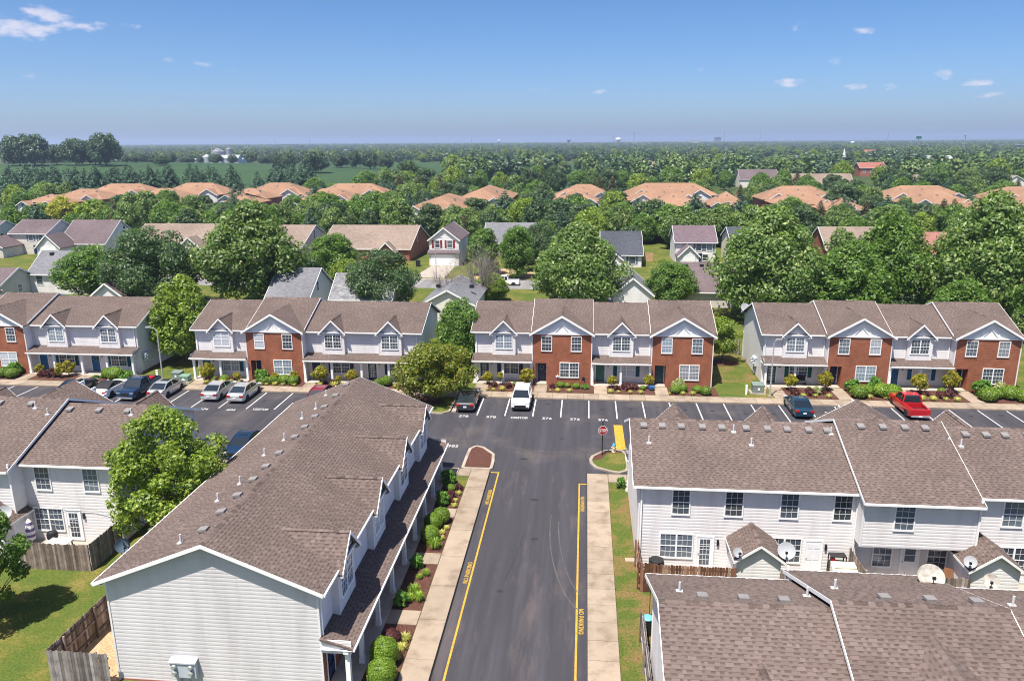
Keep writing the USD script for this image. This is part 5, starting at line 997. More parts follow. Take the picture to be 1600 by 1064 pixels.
def limbs(mb, h, puffs, rng, r0, n=14, base=.2, lean=.0):
    top = h * .72; k = 7; z = np.linspace(-.1, top, k); x = np.cumsum(rng.normal(0, .05, k)) * h * .08; y = np.cumsum(rng.normal(0, .05, k)) * h * .08; x -= x[0]; y -= y[0]
    mb.tube(np.c_[x, y, z], r0 * np.linspace(1.15, .3, k), 7)
    for p in puffs[rng.permutation(len(puffs))[:n]]:
        zs = max(base * h, p[2] - (.25 + .3 * rng.random()) * np.hypot(p[0], p[1]) - .15 * h); zs = min(zs, top * .95); a = np.array([np.interp(zs, z, x), np.interp(zs, z, y), zs]); b = p[:3]; m = (a + b) / 2 + np.array([0, 0, -.06 * h * rng.random()])
        mb.tube([a, m, b], r0 * np.array([.42, .26, .08]), 5)
def tree_proto(name, leafm, h, w, base, k, n, size, seed, r0=.2, bark='bark', top=.8, rel=.32, gap=.1, up=.35, slim=.6, trunk=True, nl=14):
    rng = np.random.default_rng(seed); p = proto_x(name); pf = oval_puffs(h, w, base, k, rng, top, rel, gap); cr = MB(); puff_leaves(cr, pf, n, size, rng, up=up, slim=slim)
    if trunk: t = MB(); limbs(t, h, pf, rng, r0, nl, base=base / h * .8); put('trunk', t, bark, p)
    put('crown', cr, leafm, p)
def conifer_proto(name, leafm, h, w, n, size, seed, kind='pine', r0=.18, base=.08):
    rng = np.random.default_rng(seed); p = proto_x(name); cr, t = MB(), MB(); t.tube([(0, 0, -.1), (0, 0, h * .5), (0, 0, h * .97)], [r0, r0 * .6, .03], 6); pf = []
    lv = int(h / .75) if kind == 'pine' else int(h / .45)
    for i in range(lv):
        f = (i + .5) / lv; z = h * (base + (1 - base) * f); R = w / 2 * ((1 - f) ** .75 if kind == 'pine' else (1 - f) ** .9) * rng.uniform(.75, 1.15) + .12; nb = rng.integers(4, 7); a0 = rng.random() * 6.28
        for j in range(nb):
            a = a0 + j * 6.283 / nb + rng.normal() * .2; L = R * rng.uniform(.75, 1.15); e = np.array([L * math.cos(a), L * math.sin(a), z + (.12 if kind == 'pine' else -.12) * L]); 
            if trunk_ok(rng): t.tube([(0, 0, z), e * [.5, .5, 1], e], [r0 * .25 * (1 - f) + .015, .02, .01], 3)
            for q in (.45, .75, 1.0): pf.append((e[0] * q, e[1] * q, z + (e[2] - z) * q, (.34 if kind == 'pine' else .28) * R * (1.1 - .4 * q) + .18))
    puff_leaves(cr, np.array(pf), n, size, rng, up=.5, slim=.35, squash=.5, lo=.3); put('trunk', t, 'bark', p); put('crown', cr, leafm, p)
def trunk_ok(rng): return rng.random() < .5

tree_proto('big_tree', 'leaf_magnolia', 10, 9.2, .7, 165, 26000, .16, 11, top=.35, rel=.25, r0=.24)
tree_proto('big_tree_pale', 'leaf_pale', 10, 10.2, .5, 170, 26000, .165, 12, top=.25, rel=.25, r0=.24)
tree_proto('big_tree_tall', 'leaf_maple', 10, 9, .5, 160, 24000, .16, 13, top=.42, rel=.25)
tree_proto('big_tree_dark', 'leaf_dark', 10, 12, .8, 110, 20000, .17, 14, top=.85, rel=.24, gap=.2)
tree_proto('lime_tree', 'leaf_lime', 10, 8.0, .8, 110, 18000, .17, 15, top=.75, rel=.27)
tree_proto('maple_tree', 'leaf_maple', 10, 9.0, 1.2, 110, 16000, .18, 16, top=.8, rel=.27)
tree_proto('spreading_tree', 'leaf_olive', 6.2, 9.2, 1.0, 130, 16000, .13, 17, top=.7, rel=.19, r0=.17, gap=.2, nl=30)
tree_proto('near_tree', 'leaf_lime', 9.3, 7.6, 1.0, 150, 23000, .105, 18, top=.72, rel=.185, r0=.13, gap=.22, nl=60)
tree_proto('lawn_tree', 'leaf_maple', 7.6, 6.2, 1.0, 120, 17000, .10, 19, top=.75, rel=.18, r0=.12, gap=.25, nl=50)
tree_proto('columnar_tree', 'leaf_maple', 10, 4.6, .4, 90, 12000, .16, 20, top=.8, rel=.42)
tree_proto('small_tree', 'leaf_lime', 5.4, 4.0, 1.0, 60, 7000, .11, 21, top=.8, rel=.3, r0=.07)
for i, (nm, lm) in enumerate((('broadleaf_green', 'leaf_maple'), ('broadleaf_dark', 'leaf_dark'), ('broadleaf_pale', 'leaf_pale'), ('broadleaf_lime', 'leaf_lime'), ('broadleaf_olive', 'leaf_magnolia'), ('broadleaf_gold', 'leaf_gold'))):
    tree_proto(nm, lm, 10, 9.6, .8, 60, 5200, .34, 40 + i, top=.75, rel=.34, nl=6, gap=.12)
conifer_proto('pine', 'leaf_pine', 10, 7.2, 5200, .30, 51); conifer_proto('pine_wide', 'leaf_pine', 10, 8.6, 5200, .32, 52); conifer_proto('cedar', 'leaf_cedar', 10, 5.6, 4200, .26, 53, kind='cedar')
for i, (nm, lm) in enumerate((('far_broadleaf', 'leaf_far'), ('far_dark', 'leaf_far_dark'), ('far_round', 'leaf_far'))):
    tree_proto(nm, lm, 10, 11, .2, 26, 700, .9, 60 + i, top=.8, rel=.42, trunk=False, gap=.05)
tree_proto('far_oak', 'leaf_far_dark', 10, 11, .9, 70, 5200, .36, 66, top=.8, rel=.3, nl=8, gap=.12)

# the leafless tree behind the back row
def bare_proto(name, h, seed):
    rng = np.random.default_rng(seed); p = proto_x(name); t = MB()
    def grow(a, d, L, r, lev):
        b = a + d * L; m = (a + b) / 2 + rng.normal(0, .04, 3) * L; t.tube([a, m, b], [r, r * .8, r * .6], 5 if lev < 2 else 3, caps=False)
        if lev >= 5 or r < .004: return
        for i in range(rng.integers(2, 4) if lev else 5):
            q = unit(d + rng.normal(0, .33, 3) + .12 * Z_); s = rng.uniform(.35, 1.0); grow(a + (b - a) * s, q, L * rng.uniform(.6, .85), r * rng.uniform(.5, .65), lev + 1)
    for i in range(5):
        a = i * 1.257; grow(np.array([.12 * math.cos(a), .12 * math.sin(a), -.1]), unit(np.array([.22 * math.cos(a), .22 * math.sin(a), 1.0])), h * .34, .10, 0)
    put('branches', t, 'bark_grey', p)
bare_proto('bare_tree', 11.5, 5)

# shrubs: one metre across, about as tall
def shrub_proto(name, leafm, seed, h=.85, n=1500, size=.045, tight=True, k=18, stems=0, base=0.0, slim=.6):
    rng = np.random.default_rng(seed); p = proto_x(name); mb = MB()
    if tight:
        d = unit(rng.normal(size=(n, 3))); d = d[d[:, 2] > -.75]; bump = 1 + .05 * np.sin(d[:, :1] * 7 + seed) * np.cos(d[:, 1:2] * 6); c = np.array([0, 0, h * .48]) + d * [.48, .48, h * .5] * bump * rng.uniform(.93, 1.04, (len(d), 1))
        leaves(mb, c, unit(d + .55 * rng.normal(size=d.shape)), size, rng, slim)
        import trimesh
        s = trimesh.creation.icosphere(2, 1.0); mb.add(s.vertices * [.44, .44, h * .46] + [0, 0, h * .48], s.faces, .12)
    else:
        pf = oval_puffs(h, 1.0, base, k, rng, .8, .4, .1); puff_leaves(mb, pf, n, size, rng, up=.3, slim=slim, lo=.3)
        if stems:
            t = MB()
            for i in range(stems): q = pf[rng.integers(len(pf))]; t.tube([(rng.normal() * .03, rng.normal() * .03, -.02), (q[0] * .4, q[1] * .4, q[2] * .6), q[:3]], [.02, .014, .006], 4)
            put('stems', t, 'bark', p)
    put('foliage', mb, leafm, p)
shrub_proto('round_shrub', 'shrub_green', 71, n=2600, size=.036); shrub_proto('big_round_shrub', 'shrub_green', 72, h=.9, n=7000, size=.022); shrub_proto('gold_shrub', 'shrub_gold', 73, h=1.15, n=1500, size=.06, tight=False, stems=6, base=.3)
shrub_proto('red_shrub', 'shrub_red', 74, h=.75, n=1500, size=.05, tight=False); shrub_proto('leafy_shrub', 'shrub_leafy', 75, h=.95, n=1700, size=.06, tight=False, stems=3); shrub_proto('pale_shrub', 'shrub_pale', 76, h=.8, n=1600, size=.055, tight=False)
shrub_proto('standard_shrub', 'shrub_gold', 77, h=2.2, n=900, size=.08, tight=False, stems=4, base=1.2); shrub_proto('low_shrub', 'shrub_leafy', 78, h=.4, n=1400, size=.05, tight=False); shrub_proto('brown_round_shrub', 'shrub_red', 79, n=5000, size=.024)
def blades_proto(name, leafm, seed, n, length, wid, arch):
    rng = np.random.default_rng(seed); p = proto_x(name); mb = MB()
    for i in range(n):
        a = rng.random() * 6.283; d = np.array([math.cos(a), math.sin(a), 0]); s = np.array([-d[1], d[0], 0]); L = length * rng.uniform(.6, 1.1); r = arch * rng.uniform(.3, 1.1); b = d * rng.uniform(0, .1)
        pts = [b, b + d * .35 * L * r + Z_ * L * .6, b + d * .75 * L * r + Z_ * L * .75, b + d * L * r * 1.05 + Z_ * L * (.75 - .45 * r)]; ws = [wid * .7, wid, wid * .8, wid * .1]; v = []
        for q, w in zip(pts, ws): v += [q - s * w, q + s * w]
        mb.add(v, [(0, 1, 3), (0, 3, 2), (2, 3, 5), (2, 5, 4), (4, 5, 7), (4, 7, 6)], rng.random())
    put('foliage', mb, leafm, p)
blades_proto('edging_grass', 'grass_variegated', 81, 170, .52, .014, .95); blades_proto('day_lily', 'lily_green', 82, 130, .62, .016, .8)

# ------------------------------------------------------------------ planting in the beds
BEDS = {
'EL': [('barberry',-9.81,76.3,0.4),('barberry',-9.15,75.68,0.68),('barberry',-7.7,75.42,0.91),('barberry',-3.02,75.78,0.57),('gold',-10,76.4,1.16),('gold',-5.75,76.3,1.49),('liriope',-9.77,74.5,0.5),('liriope',-9.12,74.5,0.51),('liriope',-8.19,74.5,0.84),('liriope',-3.27,74.69,0.34),('liriope',-2.46,74.5,0.67),('liriope',-1.29,74.5,0.72),('low',0.3,75.67,0.85),('round',-7.06,76.4,0.52),('round',-2.26,76.02,0.8),('round',-1.5,76.08,0.74),('round',-0.59,75.78,0.85),('standard',-8.62,76.4,0.64)],
'ER': [('barberry',3.65,75.57,0.71),('barberry',4.69,75.65,1.06),('barberry',5.45,75.89,0.83),('gold',3.08,76.3,1.01),('gold',6.87,76.3,1.07),('liriope',2.91,74.5,0.79),('liriope',3.72,74.6,0.58),('liriope',4.91,74.55,0.58),('liriope',5.94,74.5,0.72),('liriope',8.85,74.55,0.41),('liriope',10.18,74.5,0.64),('liriope',11.17,74.5,0.82),('pale',9.92,76.3,1.45),('round',6.25,75.77,0.59),('round',9.45,74.95,1.11),('round',10.3,75.52,1.01),('round',11.74,75.37,1.12),('round',12.48,74.7,1.17)],
'FL': [('barberry',-40.2,75.0,0.9),('barberry',-39.29,75.1,0.78),('barberry',-37.53,75.1,0.89),('gold',-40.3,75.2,1.5),('gold',-37.0,75.2,0.9),('gold',-32.79,75.3,0.88),('gold',-30.7,75.3,0.94),('green',-34.2,75.2,1.4),('liriope',-40.1,74.45,0.71),('liriope',-39.3,74.45,0.94),('liriope',-38.33,74.45,1.0),('liriope',-37.46,74.45,0.88),('liriope',-36.61,74.45,0.8),('liriope',-34.0,74.4,0.7),('liriope',-33.42,74.4,0.57),('liriope',-32.48,74.4,0.8),('liriope',-31.62,74.46,0.68),('liriope',-30.4,74.4,0.7),('round',-39.5,75.2,.9),('round',-38.42,75.2,1.1),('round',-33.9,74.95,1.25),('round',-32.9,75.0,1.2),('round',-31.75,75.1,1.2),('round',-30.65,74.85,1.25)],
'FR': [('barberry',-27.2,75.2,0.5),('barberry',-26.4,75.2,0.75),('gold',-27.8,75.2,1.5),('gold',-25.8,75.2,0.76),('gold',-24.38,75.3,1.18),('liriope',-27.6,74.5,0.8),('liriope',-26.03,74.5,0.92),('liriope',-25.16,74.6,0.73),('liriope',-19.4,74.5,0.72),('round',-21.4,75.1,1.1),('round',-20.6,75.2,1.3)],
'HL': [('barberry',21.48,75.24,0.97),('barberry',22.9,75.34,0.91),('barberry',24.39,75.65,0.59),('gold',21.3,76.8,1.25),('gold',24.7,76.8,1.4),('green',27.44,76.65,1.55),('green',29.76,77.2,1.51),('liriope',22.08,74.72,0.78),('liriope',23.27,74.81,0.65),('liriope',24.53,74.72,0.78),('liriope',28.5,74.84,0.8),('pale',23.64,75.78,1.05),('round',23.2,76.91,0.53),('round',27.5,74.95,1.6),('round',28.53,75.96,1.41),('round',29.9,75.6,1.8)],
'HR': [('barberry',34.23,75.84,0.82),('barberry',35.49,75.56,1.03),('barberry',36.4,75.65,1.1),('gold',33.83,76.6,1.6),('gold',37.0,76.9,1.6),('green',39.9,76.64,1.75),('liriope',29.96,74.59,0.53),('liriope',33.37,74.6,1.0),('liriope',34.45,74.6,1.0),('liriope',35.64,74.66,0.68),('liriope',36.7,74.6,0.89),('pale',42.0,77.2,1.4),('round',30.6,74.95,1.9),('round',36.2,76.9,0.85),('round',39.7,75.0,1.8),('round',40.77,75.78,1.42),('round',42.14,75.71,1.8),('round',42.95,74.95,1.5)],
'G': [('barberry',-59.6,75.5,0.99),('barberry',-58.32,75.5,1.3),('gold',-60.2,76.0,1.01),('gold',-56.7,75.9,1.4),('gold',-57.2,75.2,1.2),('green',-63.08,75.8,1.5),('low',-53.3,75.5,0.64),('low',-52.6,75.5,0.56),('low',-50.2,76.2,1.3),('low',-49.72,74.95,1.08),('pale',-65.6,75.9,1.3),('round',-64.6,75.2,0.93),('round',-63.9,75.1,1.5),('round',-62.7,74.9,1.5),('round',-52.0,75.7,1.44),('round',-50.9,75.2,1.7)],
'A': [('brown',-9.49,33.2,0.95),('green',-9.8,36.5,0.85),('lily',-9.36,37.0,0.7),('lily',-9.28,37.7,0.9),('lily',-8.9,37.0,0.8),('liriope',-8.93,32.0,0.62),('liriope',-8.87,32.7,0.72),('liriope',-8.84,33.5,0.78),('ball',-9.45,31.6,1.45),('ball',-9.2,30.2,1.4),
      ('barberry',-9.21,48.9,0.6),('green',-9.75,40.4,0.8),('lily',-9.33,39.2,0.5),('lily',-9.1,42.7,1.2),('lily',-9.02,39.6,0.6),('liriope',-8.95,44.56,0.6),('liriope',-8.87,43.8,0.55),('liriope',-8.83,48.4,0.55),('liriope',-8.8,45.22,0.6),('ball',-9.65,45.2,1.25),('ball',-9.56,43.5,1.25),('ball',-9.3,46.1,1.2),
      ('barberry',-9.19,49.6,0.82),('barberry',-8.95,51.1,0.73),('green',-9.9,52.3,1.1),('green',-9.7,48.6,1.0),('liriope',-8.87,49.2,0.55),('liriope',-8.83,50.33,0.6),('liriope',-8.85,51.5,0.55),('round',-9.49,50.9,0.75),('green',3.05,52.5,.8)]}
KINDS = {'barberry': ('red_shrub', 'dark red barberry shrub', .85), 'gold': ('gold_shrub', 'golden green upright shrub', 1.05), 'liriope': ('edging_grass', 'yellow green tuft of edging grass', 1.0), 'round': ('round_shrub', 'clipped round green shrub', .8), 'standard': ('standard_shrub', 'small golden shrub on a bare stem', .9),
         'low': ('low_shrub', 'low spreading green plant', 1.0), 'pale': ('pale_shrub', 'pale variegated shrub', .9), 'green': ('leafy_shrub', 'fresh green leafy shrub', .95), 'lily': ('day_lily', 'clump of arching day lily leaves', 1.0), 'ball': ('big_round_shrub', 'big clipped ball of green shrub', .95), 'brown': ('brown_round_shrub', 'brown purple clipped ball shrub', .85)}
ORD = ['first', 'second', 'third', 'fourth', 'fifth', 'sixth', 'seventh', 'eighth', 'ninth', 'tenth', 'eleventh', 'twelfth', 'thirteenth', 'fourteenth', 'fifteenth', 'sixteenth', 'seventeenth', 'eighteenth', 'nineteenth', 'twentieth'] + ['%dth' % i for i in range(21, 80)]
ROWN = {'E': ('middle row', -11.45), 'F': ('left centre row', -42.1), 'G': ('far left row', -74.2), 'H': ('far right row', 18.9)}
rng6 = np.random.default_rng(66); pl = {}
for bk, items in BEDS.items():
    for k, x, y, w in items:
        if x == 3.05: pl.setdefault((k, 'alone'), []).append((x, y, w)); continue
        if bk == 'A': where = 'along the near porch walk'; key = (k, where)
        else: nm, x0 = ROWN[bk[0]]; u = int(np.clip((x - x0 - .2) // U6, 0, 3)); where = 'before %s unit of %s' % (ORD[u], nm); key = (k, where)
        pl.setdefault(key, []).append((x, y, w))
for (k, where), lst in pl.items():
    pn, look, hs = KINDS[k]; lst.sort(key=(lambda t: t[1]) if 'porch walk' in where else (lambda t: t[0]))
    for i, (x, y, w) in enumerate(lst):
        if where == 'alone': lab = 'leafy shrub at the wall corner by the right sidewalk'
        elif len(lst) == 1: lab = '%s %s' % (look, where)
        elif 'porch walk' in where: lab = '%s %s, %s from the viewer' % (look, where, ORD[i])
        else: lab = '%s %s, %s from left' % (look, where, ORD[i])
        s = w * rng6.uniform(.95, 1.08); copy(pn, 'edging_grass' if k == 'liriope' else ('day_lily' if k == 'lily' else 'shrub'), lab, 'plant' if k in ('liriope', 'lily', 'low') else 'shrub', (x, y, .11), rng6.uniform(0, 360), (s, s, s * hs * rng6.uniform(.9, 1.1) / .9), 'bed planting along the townhouses')

# ------------------------------------------------------------------ trees that stand out one by one
def tree(pn, lab, x, y, h, w, ph, pw, rot=None, name='tree', group=None):
    return copy(pn, name, lab, 'tree', (x, y, 0), rng6.uniform(0, 360) if rot is None else rot, (w / pw, w / pw, h / ph), group)
tree('near_tree', 'bushy lime green tree beside the left fenced patio and the long roof', -25.5, 41.6, 9.6, 8.6, 9.3, 7.6, 20)
tree('lawn_tree', 'green tree on the lawn in the bottom left corner', -31.9, 33.0, 7.7, 5.6, 7.6, 6.2, 50)
tree('spreading_tree', 'wide olive green tree tinged with red, standing on the parking island', -14.5, 70.9, 6.2, 8.9, 6.2, 9.2, 30)
tree('lime_tree', 'bright lime tree in the gap between the two left back rows', -46.3, 82.0, 10.2, 7.4, 10, 8.0)
tree('maple_tree', 'green tree in the gap behind the olive tree beside the middle row', -13.6, 80.9, 8.3, 6.0, 10, 9.0)
tree('small_tree', 'small lime tree in the mulch on the right gap lawn', 16.1, 86.6, 5.6, 4.2, 5.4, 4.0)
tree('big_tree', 'tall dense tree left of the grey gable, highest behind the left rows', -51.3, 113.0, 16.9, 16.2, 10, 9.2, 10)
tree('big_tree_dark', 'broad dark tree left of the tallest dense tree, behind the far left row', -67.5, 112.0, 12.3, 16.0, 10, 12, 70)
tree('big_tree_pale', 'large pale leaved tree in the middle, rising behind the white suv row', -.8, 114.0, 13.6, 15.0, 10, 10.2, 40)
tree('big_tree_pale', 'huge pale conical tree rising between the middle and right back rows', 26.2, 110.0, 16.4, 16.6, 10, 10.2, 200)
tree('big_tree_tall', 'tall green tree behind the left units of the far right row', 44.6, 115.0, 15.2, 12.6, 10, 9)
tree('big_tree_pale', 'tallest pale tree at the right edge behind the far right row', 55.8, 110.5, 18.4, 16.5, 10, 10.2, 120)
tree('big_tree_tall', 'green tree filling the gap under the tall right edge trees', 36.5, 108.0, 11.5, 12.5, 10, 9, 160)
tree('big_tree_pale', 'second tall pale tree at the very right edge of the view', 68.5, 114.0, 17.0, 15.0, 10, 10.2, 300)
tree('maple_tree', 'round green tree right of the white house with two rear windows', -80.5, 116.0, 9.2, 10.6, 10, 9.0)
tree('big_tree_dark', 'round dark tree behind the left of olive tree row ridge', -30.4, 111.0, 9.4, 12.2, 10, 12)
tree('maple_tree', 'small green tree behind the right brick gable of the middle row', 13.3, 117.0, 7.4, 8.0, 10, 9.0)
copy('bare_tree', 'bare_tree', 'leafless grey tree above the middle row ridge', 'tree', (-16.2, 116.5, 0), 15, (.95, .95, 1.02))
copy('bare_tree', 'bare_tree', 'lower leafless tree left of the bigger bare one', 'tree', (-20.5, 112.5, 0), 80, (.7, .7, .74))
tree('columnar_tree', 'narrow upright tree right of the leafless tree by the street', -12.6, 141.0, 10.6, 5.6, 10, 4.6)
tree('columnar_tree', 'narrow green tree directly behind the leafless tree', -19.0, 144.0, 10.0, 5.6, 10, 4.6)
tree('lime_tree', 'yellow green tree behind the grey gable left of the round dark tree', -38.5, 121.0, 6.5, 7.0, 10, 8.0)
tree('maple_tree', 'green tree before the long tan roofed house', -45.0, 133.0, 9.5, 9.5, 10, 9.0)
tree('lime_tree', 'low leafy tree right of the bare tree base by the white pickup', -14.8, 119.0, 4.6, 6.4, 10, 8.0)
tree('big_tree_dark', 'dark tree between the middle pale tree and the slate roofed house', -8.4, 150.0, 9.5, 9.5, 10, 12)
tree('maple_tree', 'green tree at the left edge below the beige house', -99.5, 108.0, 6.5, 7.0, 10, 9.0)
tree('big_tree_tall', 'green tree at the right between the pale tree and far right gable', 47.0, 98.0, 8.2, 9.0, 10, 9)
tree('maple_tree', 'dense tree behind the right end unit of far right row', 58.5, 99.0, 10.0, 10.0, 10, 9.0)

# ------------------------------------------------------------------ the detached houses behind the back row
EXCL = []      # ground kept free of trees
MARKS = []     # things trees are named after
def simple_window(b, O, U, N, w, h, pane='pane_mid', shutter=None):
    window(b, O, U, N, w, h, False, pane, grid=False, t=.09)
    if shutter:
        for a in (-.55, w + .1): put('shutter', MB().fbox((O, U, N), a, a + .42, .0, .05, -.05, h + .05), shutter, b)
def gable_block(b, x0, x1, y0, y1, ze, zr, axis, wm, rm, ov=.35, z0=.0, name='', trim='trim_white', hip=False):
    """A walled block under a pitched roof; its parts go to b."""
    w, r, f = MB(), MB(), MB(); xm, ym = (x0 + x1) / 2, (y0 + y1) / 2
    if axis == 'x': sl = (zr - ze) / (ym - y0); top = lambda y: ze + min(y - y0, y1 - y) * sl
    else: sl = (zr - ze) / (xm - x0); top = lambda x: ze + min(x - x0, x1 - x) * sl
    for O, U, N, L, gab in (((x0, y0, 0), X_, -Y_, x1 - x0, axis == 'y'), ((x0, y1, 0), X_, Y_, x1 - x0, axis == 'y'), ((x0, y0, 0), Y_, -X_, y1 - y0, axis == 'x'), ((x1, y0, 0), Y_, X_, y1 - y0, axis == 'x')):
        siding(w, O, U, N, z0, ze, const(0), const(L), course=.3)
        if gab and not hip: siding(w, O, U, N, ze, zr - .1, lambda z: (z - ze) / sl, lambda z, L=L: L - (z - ze) / sl, course=.3)
    put('wall', w, wm, b)
    t = .14
    if hip:
        a, c, d, e = (x0 - ov, y0 - ov, ze - ov * sl), (x1 + ov, y0 - ov, ze - ov * sl), (x1 + ov, y1 + ov, ze - ov * sl), (x0 - ov, y1 + ov, ze - ov * sl)
        if axis == 'x': k = (y1 - y0) / 2; p, q = (x0 + k, ym, zr), (x1 - k, ym, zr); fs = [(a, c, q, p), (d, e, p, q), (c, d, q), (e, a, p)]
        else: k = (x1 - x0) / 2; p, q = (xm, y0 + k, zr), (xm, y1 - k, zr); fs = [(a, c, p), (c, d, q, p), (d, e, q), (e, a, p, q)]
        for s in fs: r.slab(list(s), (0, 0, -t))
    elif axis == 'x':
        zz = ze - ov * sl
        r.slab([(x0 - ov, y0 - ov, zz), (x1 + ov, y0 - ov, zz), (x1 + ov, ym, zr), (x0 - ov, ym, zr)], (0, 0, -t)).slab([(x1 + ov, y1 + ov, zz), (x0 - ov, y1 + ov, zz), (x0 - ov, ym, zr), (x1 + ov, ym, zr)], (0, 0, -t))
        for x, s in ((x0 - ov, -1), (x1 + ov, 1)):
            for ya in (y0 - ov, y1 + ov): f.bar((x + s * .02, ya, zz - .09), (x + s * .02, ym, zr - .09), .05, .22)
        f.box(x0 - ov, x1 + ov, y0 - ov - .1, y0 - ov - .005, zz - .16, zz - .01)
    else:
        zz = ze - ov * sl
        r.slab([(x1 + ov, y0 - ov, zz), (x1 + ov, y1 + ov, zz), (xm, y1 + ov, zr), (xm, y0 - ov, zr)], (0, 0, -t)).slab([(x0 - ov, y1 + ov, zz), (x0 - ov, y0 - ov, zz), (xm, y0 - ov, zr), (xm, y1 + ov, zr)], (0, 0, -t))
        for y, s in ((y0 - ov, -1), (y1 + ov, 1)):
            for xa in (x0 - ov, x1 + ov): f.bar((xa, y + s * .02, zz - .09), (xm, y + s * .02, zr - .09), .05, .22)
    put('roof', r, rm, b)
    if f.n: put('trim', f, trim, b)
def garage_door(b, x0, x1, y, z=2.2, m='trim_white'):
    d = MB()
    for i in range(4): d.box(x0, x1, y - .06, y - .005, .08 + i * (z - .08) / 4 + .01, .08 + (i + 1) * (z - .08) / 4 - .015)
    d.box(x0 - .12, x0 - .01, y - .08, y - .002, 0, z + .12).box(x1 + .01, x1 + .12, y - .08, y - .002, 0, z + .12).box(x0 - .01, x1 + .01, y - .08, y - .002, z, z + .12); put('garage_door', d, m, b)
def house(label, short, x0, x1, y0, y1, ze, zr, axis='x', wm='vinyl_white', rm='roof_grey', wins=(), gar=None, side=(), hip=False, doors=(), vents=0, pad=1.5):
    b = thing('house', label, 'house', (0, 0, .05)); gable_block(b, x0, x1, y0, y1, ze, zr, axis, wm, rm, hip=hip)
    for x, z, w, h, sh in wins: simple_window(b, (x, y0, z), X_, -Y_, w, h, RNG.choice(['pane_dark', 'pane_mid']), sh)
    for sx, y, z, w, h in side: simple_window(b, (x1 if sx > 0 else x0, y, z), Y_, X_ if sx > 0 else -X_, w, h)
    for x, m in doors: put('door', MB().box(x, x + .95, y0 - .05, y0 - .003, .1, 2.15), m, b)
    if gar:
        a, c, ya, e, r, dd = gar; gable_block(b, a, c, ya, y0 + .3 if axis == 'x' else y0 + .3, e, r, 'y', wm, rm); 
        if dd: garage_door(b, dd[0], dd[1], ya)
    for i in range(vents): xx = x0 + (x1 - x0) * (i + .6) / vents; ym = (y0 + y1) / 2; put('roof_vent', MB().box(xx - .3, xx + .3, ym - 1.1, ym - .6, zr - .7, zr - .25), 'black_metal', b)
    EXCL.append((x0 - pad, x1 + pad, min(y0, gar[2] if gar else y0) - pad, y1 + pad)); MARKS.append((short, (x0 + x1) / 2, (y0 + y1) / 2)); return b
house('beige two storey house with grey shutters and a garage wing at the left edge', 'the beige house', -134, -125, 167, 178, 5.0, 7.6, 'x', 'vinyl_beige', 'roof_plum', [(-129.4, 3.2, 1.0, 1.5, 'shutter_grey'), (-126.9, 3.2, 1.0, 1.5, 'shutter_grey'), (-126.6, .8, 1.0, 1.4, None)], (-138, -131.2, 160.5, 2.6, 4.6, (-136.8, -132.4)), doors=((-128.6, 'door_navy'),))
house('white gabled house with a front garage, right of the beige house', 'the white garage house', -123.5, -112.2, 169, 183, 2.5, 7.2, 'x', 'vinyl_white', 'roof_plum', [], (-125.2, -119.6, 163.5, 2.3, 5.0, (-124.2, -120.6)), side=((1, 177, 4.0, .8, 1.6), (1, 179.5, 1.0, .8, 1.2)), doors=((-118.2, 'door_navy'),))
house('grey wall and gable cut off by the left edge of the view', 'the left edge house', -152, -140.5, 168, 180, 4.6, 7.2, 'x', 'vinyl_beige', 'roof_plum', [], side=((1, 172, 2.6, .9, 1.6),))
house('white house with two rear windows and a dark grey roof behind the far left row', 'the two window house', -94.8, -84.6, 121, 130, 3.7, 6.9, 'x', 'vinyl_white', 'roof_grey', [(-93.6, 1.7, 1.1, 1.6, None), (-88.9, 1.7, 1.1, 1.6, None)], vents=3)
house('low purple brown roofed house at the left edge behind the far left row', 'the purple roofed house', -106, -94.9, 113, 124, 2.4, 5.0, 'x', 'vinyl_beige', 'roof_plum', [], (-100, -94.5, 108.5, 2.2, 4.0, None), side=((1, 118, .9, .9, 1.2),))
house('small white gable peeking over the ridge of far left row', 'the small white gable', -74.0, -68.3, 106, 113, 2.7, 4.9, 'y', 'vinyl_white', 'roof_plum', [])
house('long tan roofed house half hidden by the tallest dense tree', 'the long tan house', -104, -84.5, 166, 182, 2.7, 6.6, 'x', 'vinyl_cream', 'roof_tan', [(-96, .8, 1.2, 1.4, None)], (-90.5, -85.5, 162.5, 2.5, 4.8, None))
house('tan roofed house whose cream gable shows right of the tallest dense tree', 'the cream gable house', -82, -62.2, 162, 182, 2.7, 6.6, 'x', 'vinyl_cream', 'roof_tan', [], (-71, -66, 158, 2.5, 4.6, None), side=((1, 171, 3.6, .7, 1.8),))
house('wide tan roofed house with brick front left of the white shuttered house', 'the wide tan house', -57.2, -37.6, 161, 182, 2.8, 6.7, 'x', 'brick_far', 'roof_tan', [(-46, .8, 1.6, 1.5, None)], (-44, -40.2, 158.6, 2.5, 4.4, None), side=((1, 169, 3.4, .7, 1.6),))
b = house('white two storey house with red shutters and a double garage', 'the red shutter house', -32.1, -25.9, 155.8, 168, 5.5, 7.9, 'y', 'vinyl_white', 'roof_plum', [(-31.0, 3.7, 1.1, 1.5, 'shutter_red'), (-28.3, 3.7, 1.1, 1.5, 'shutter_red')])
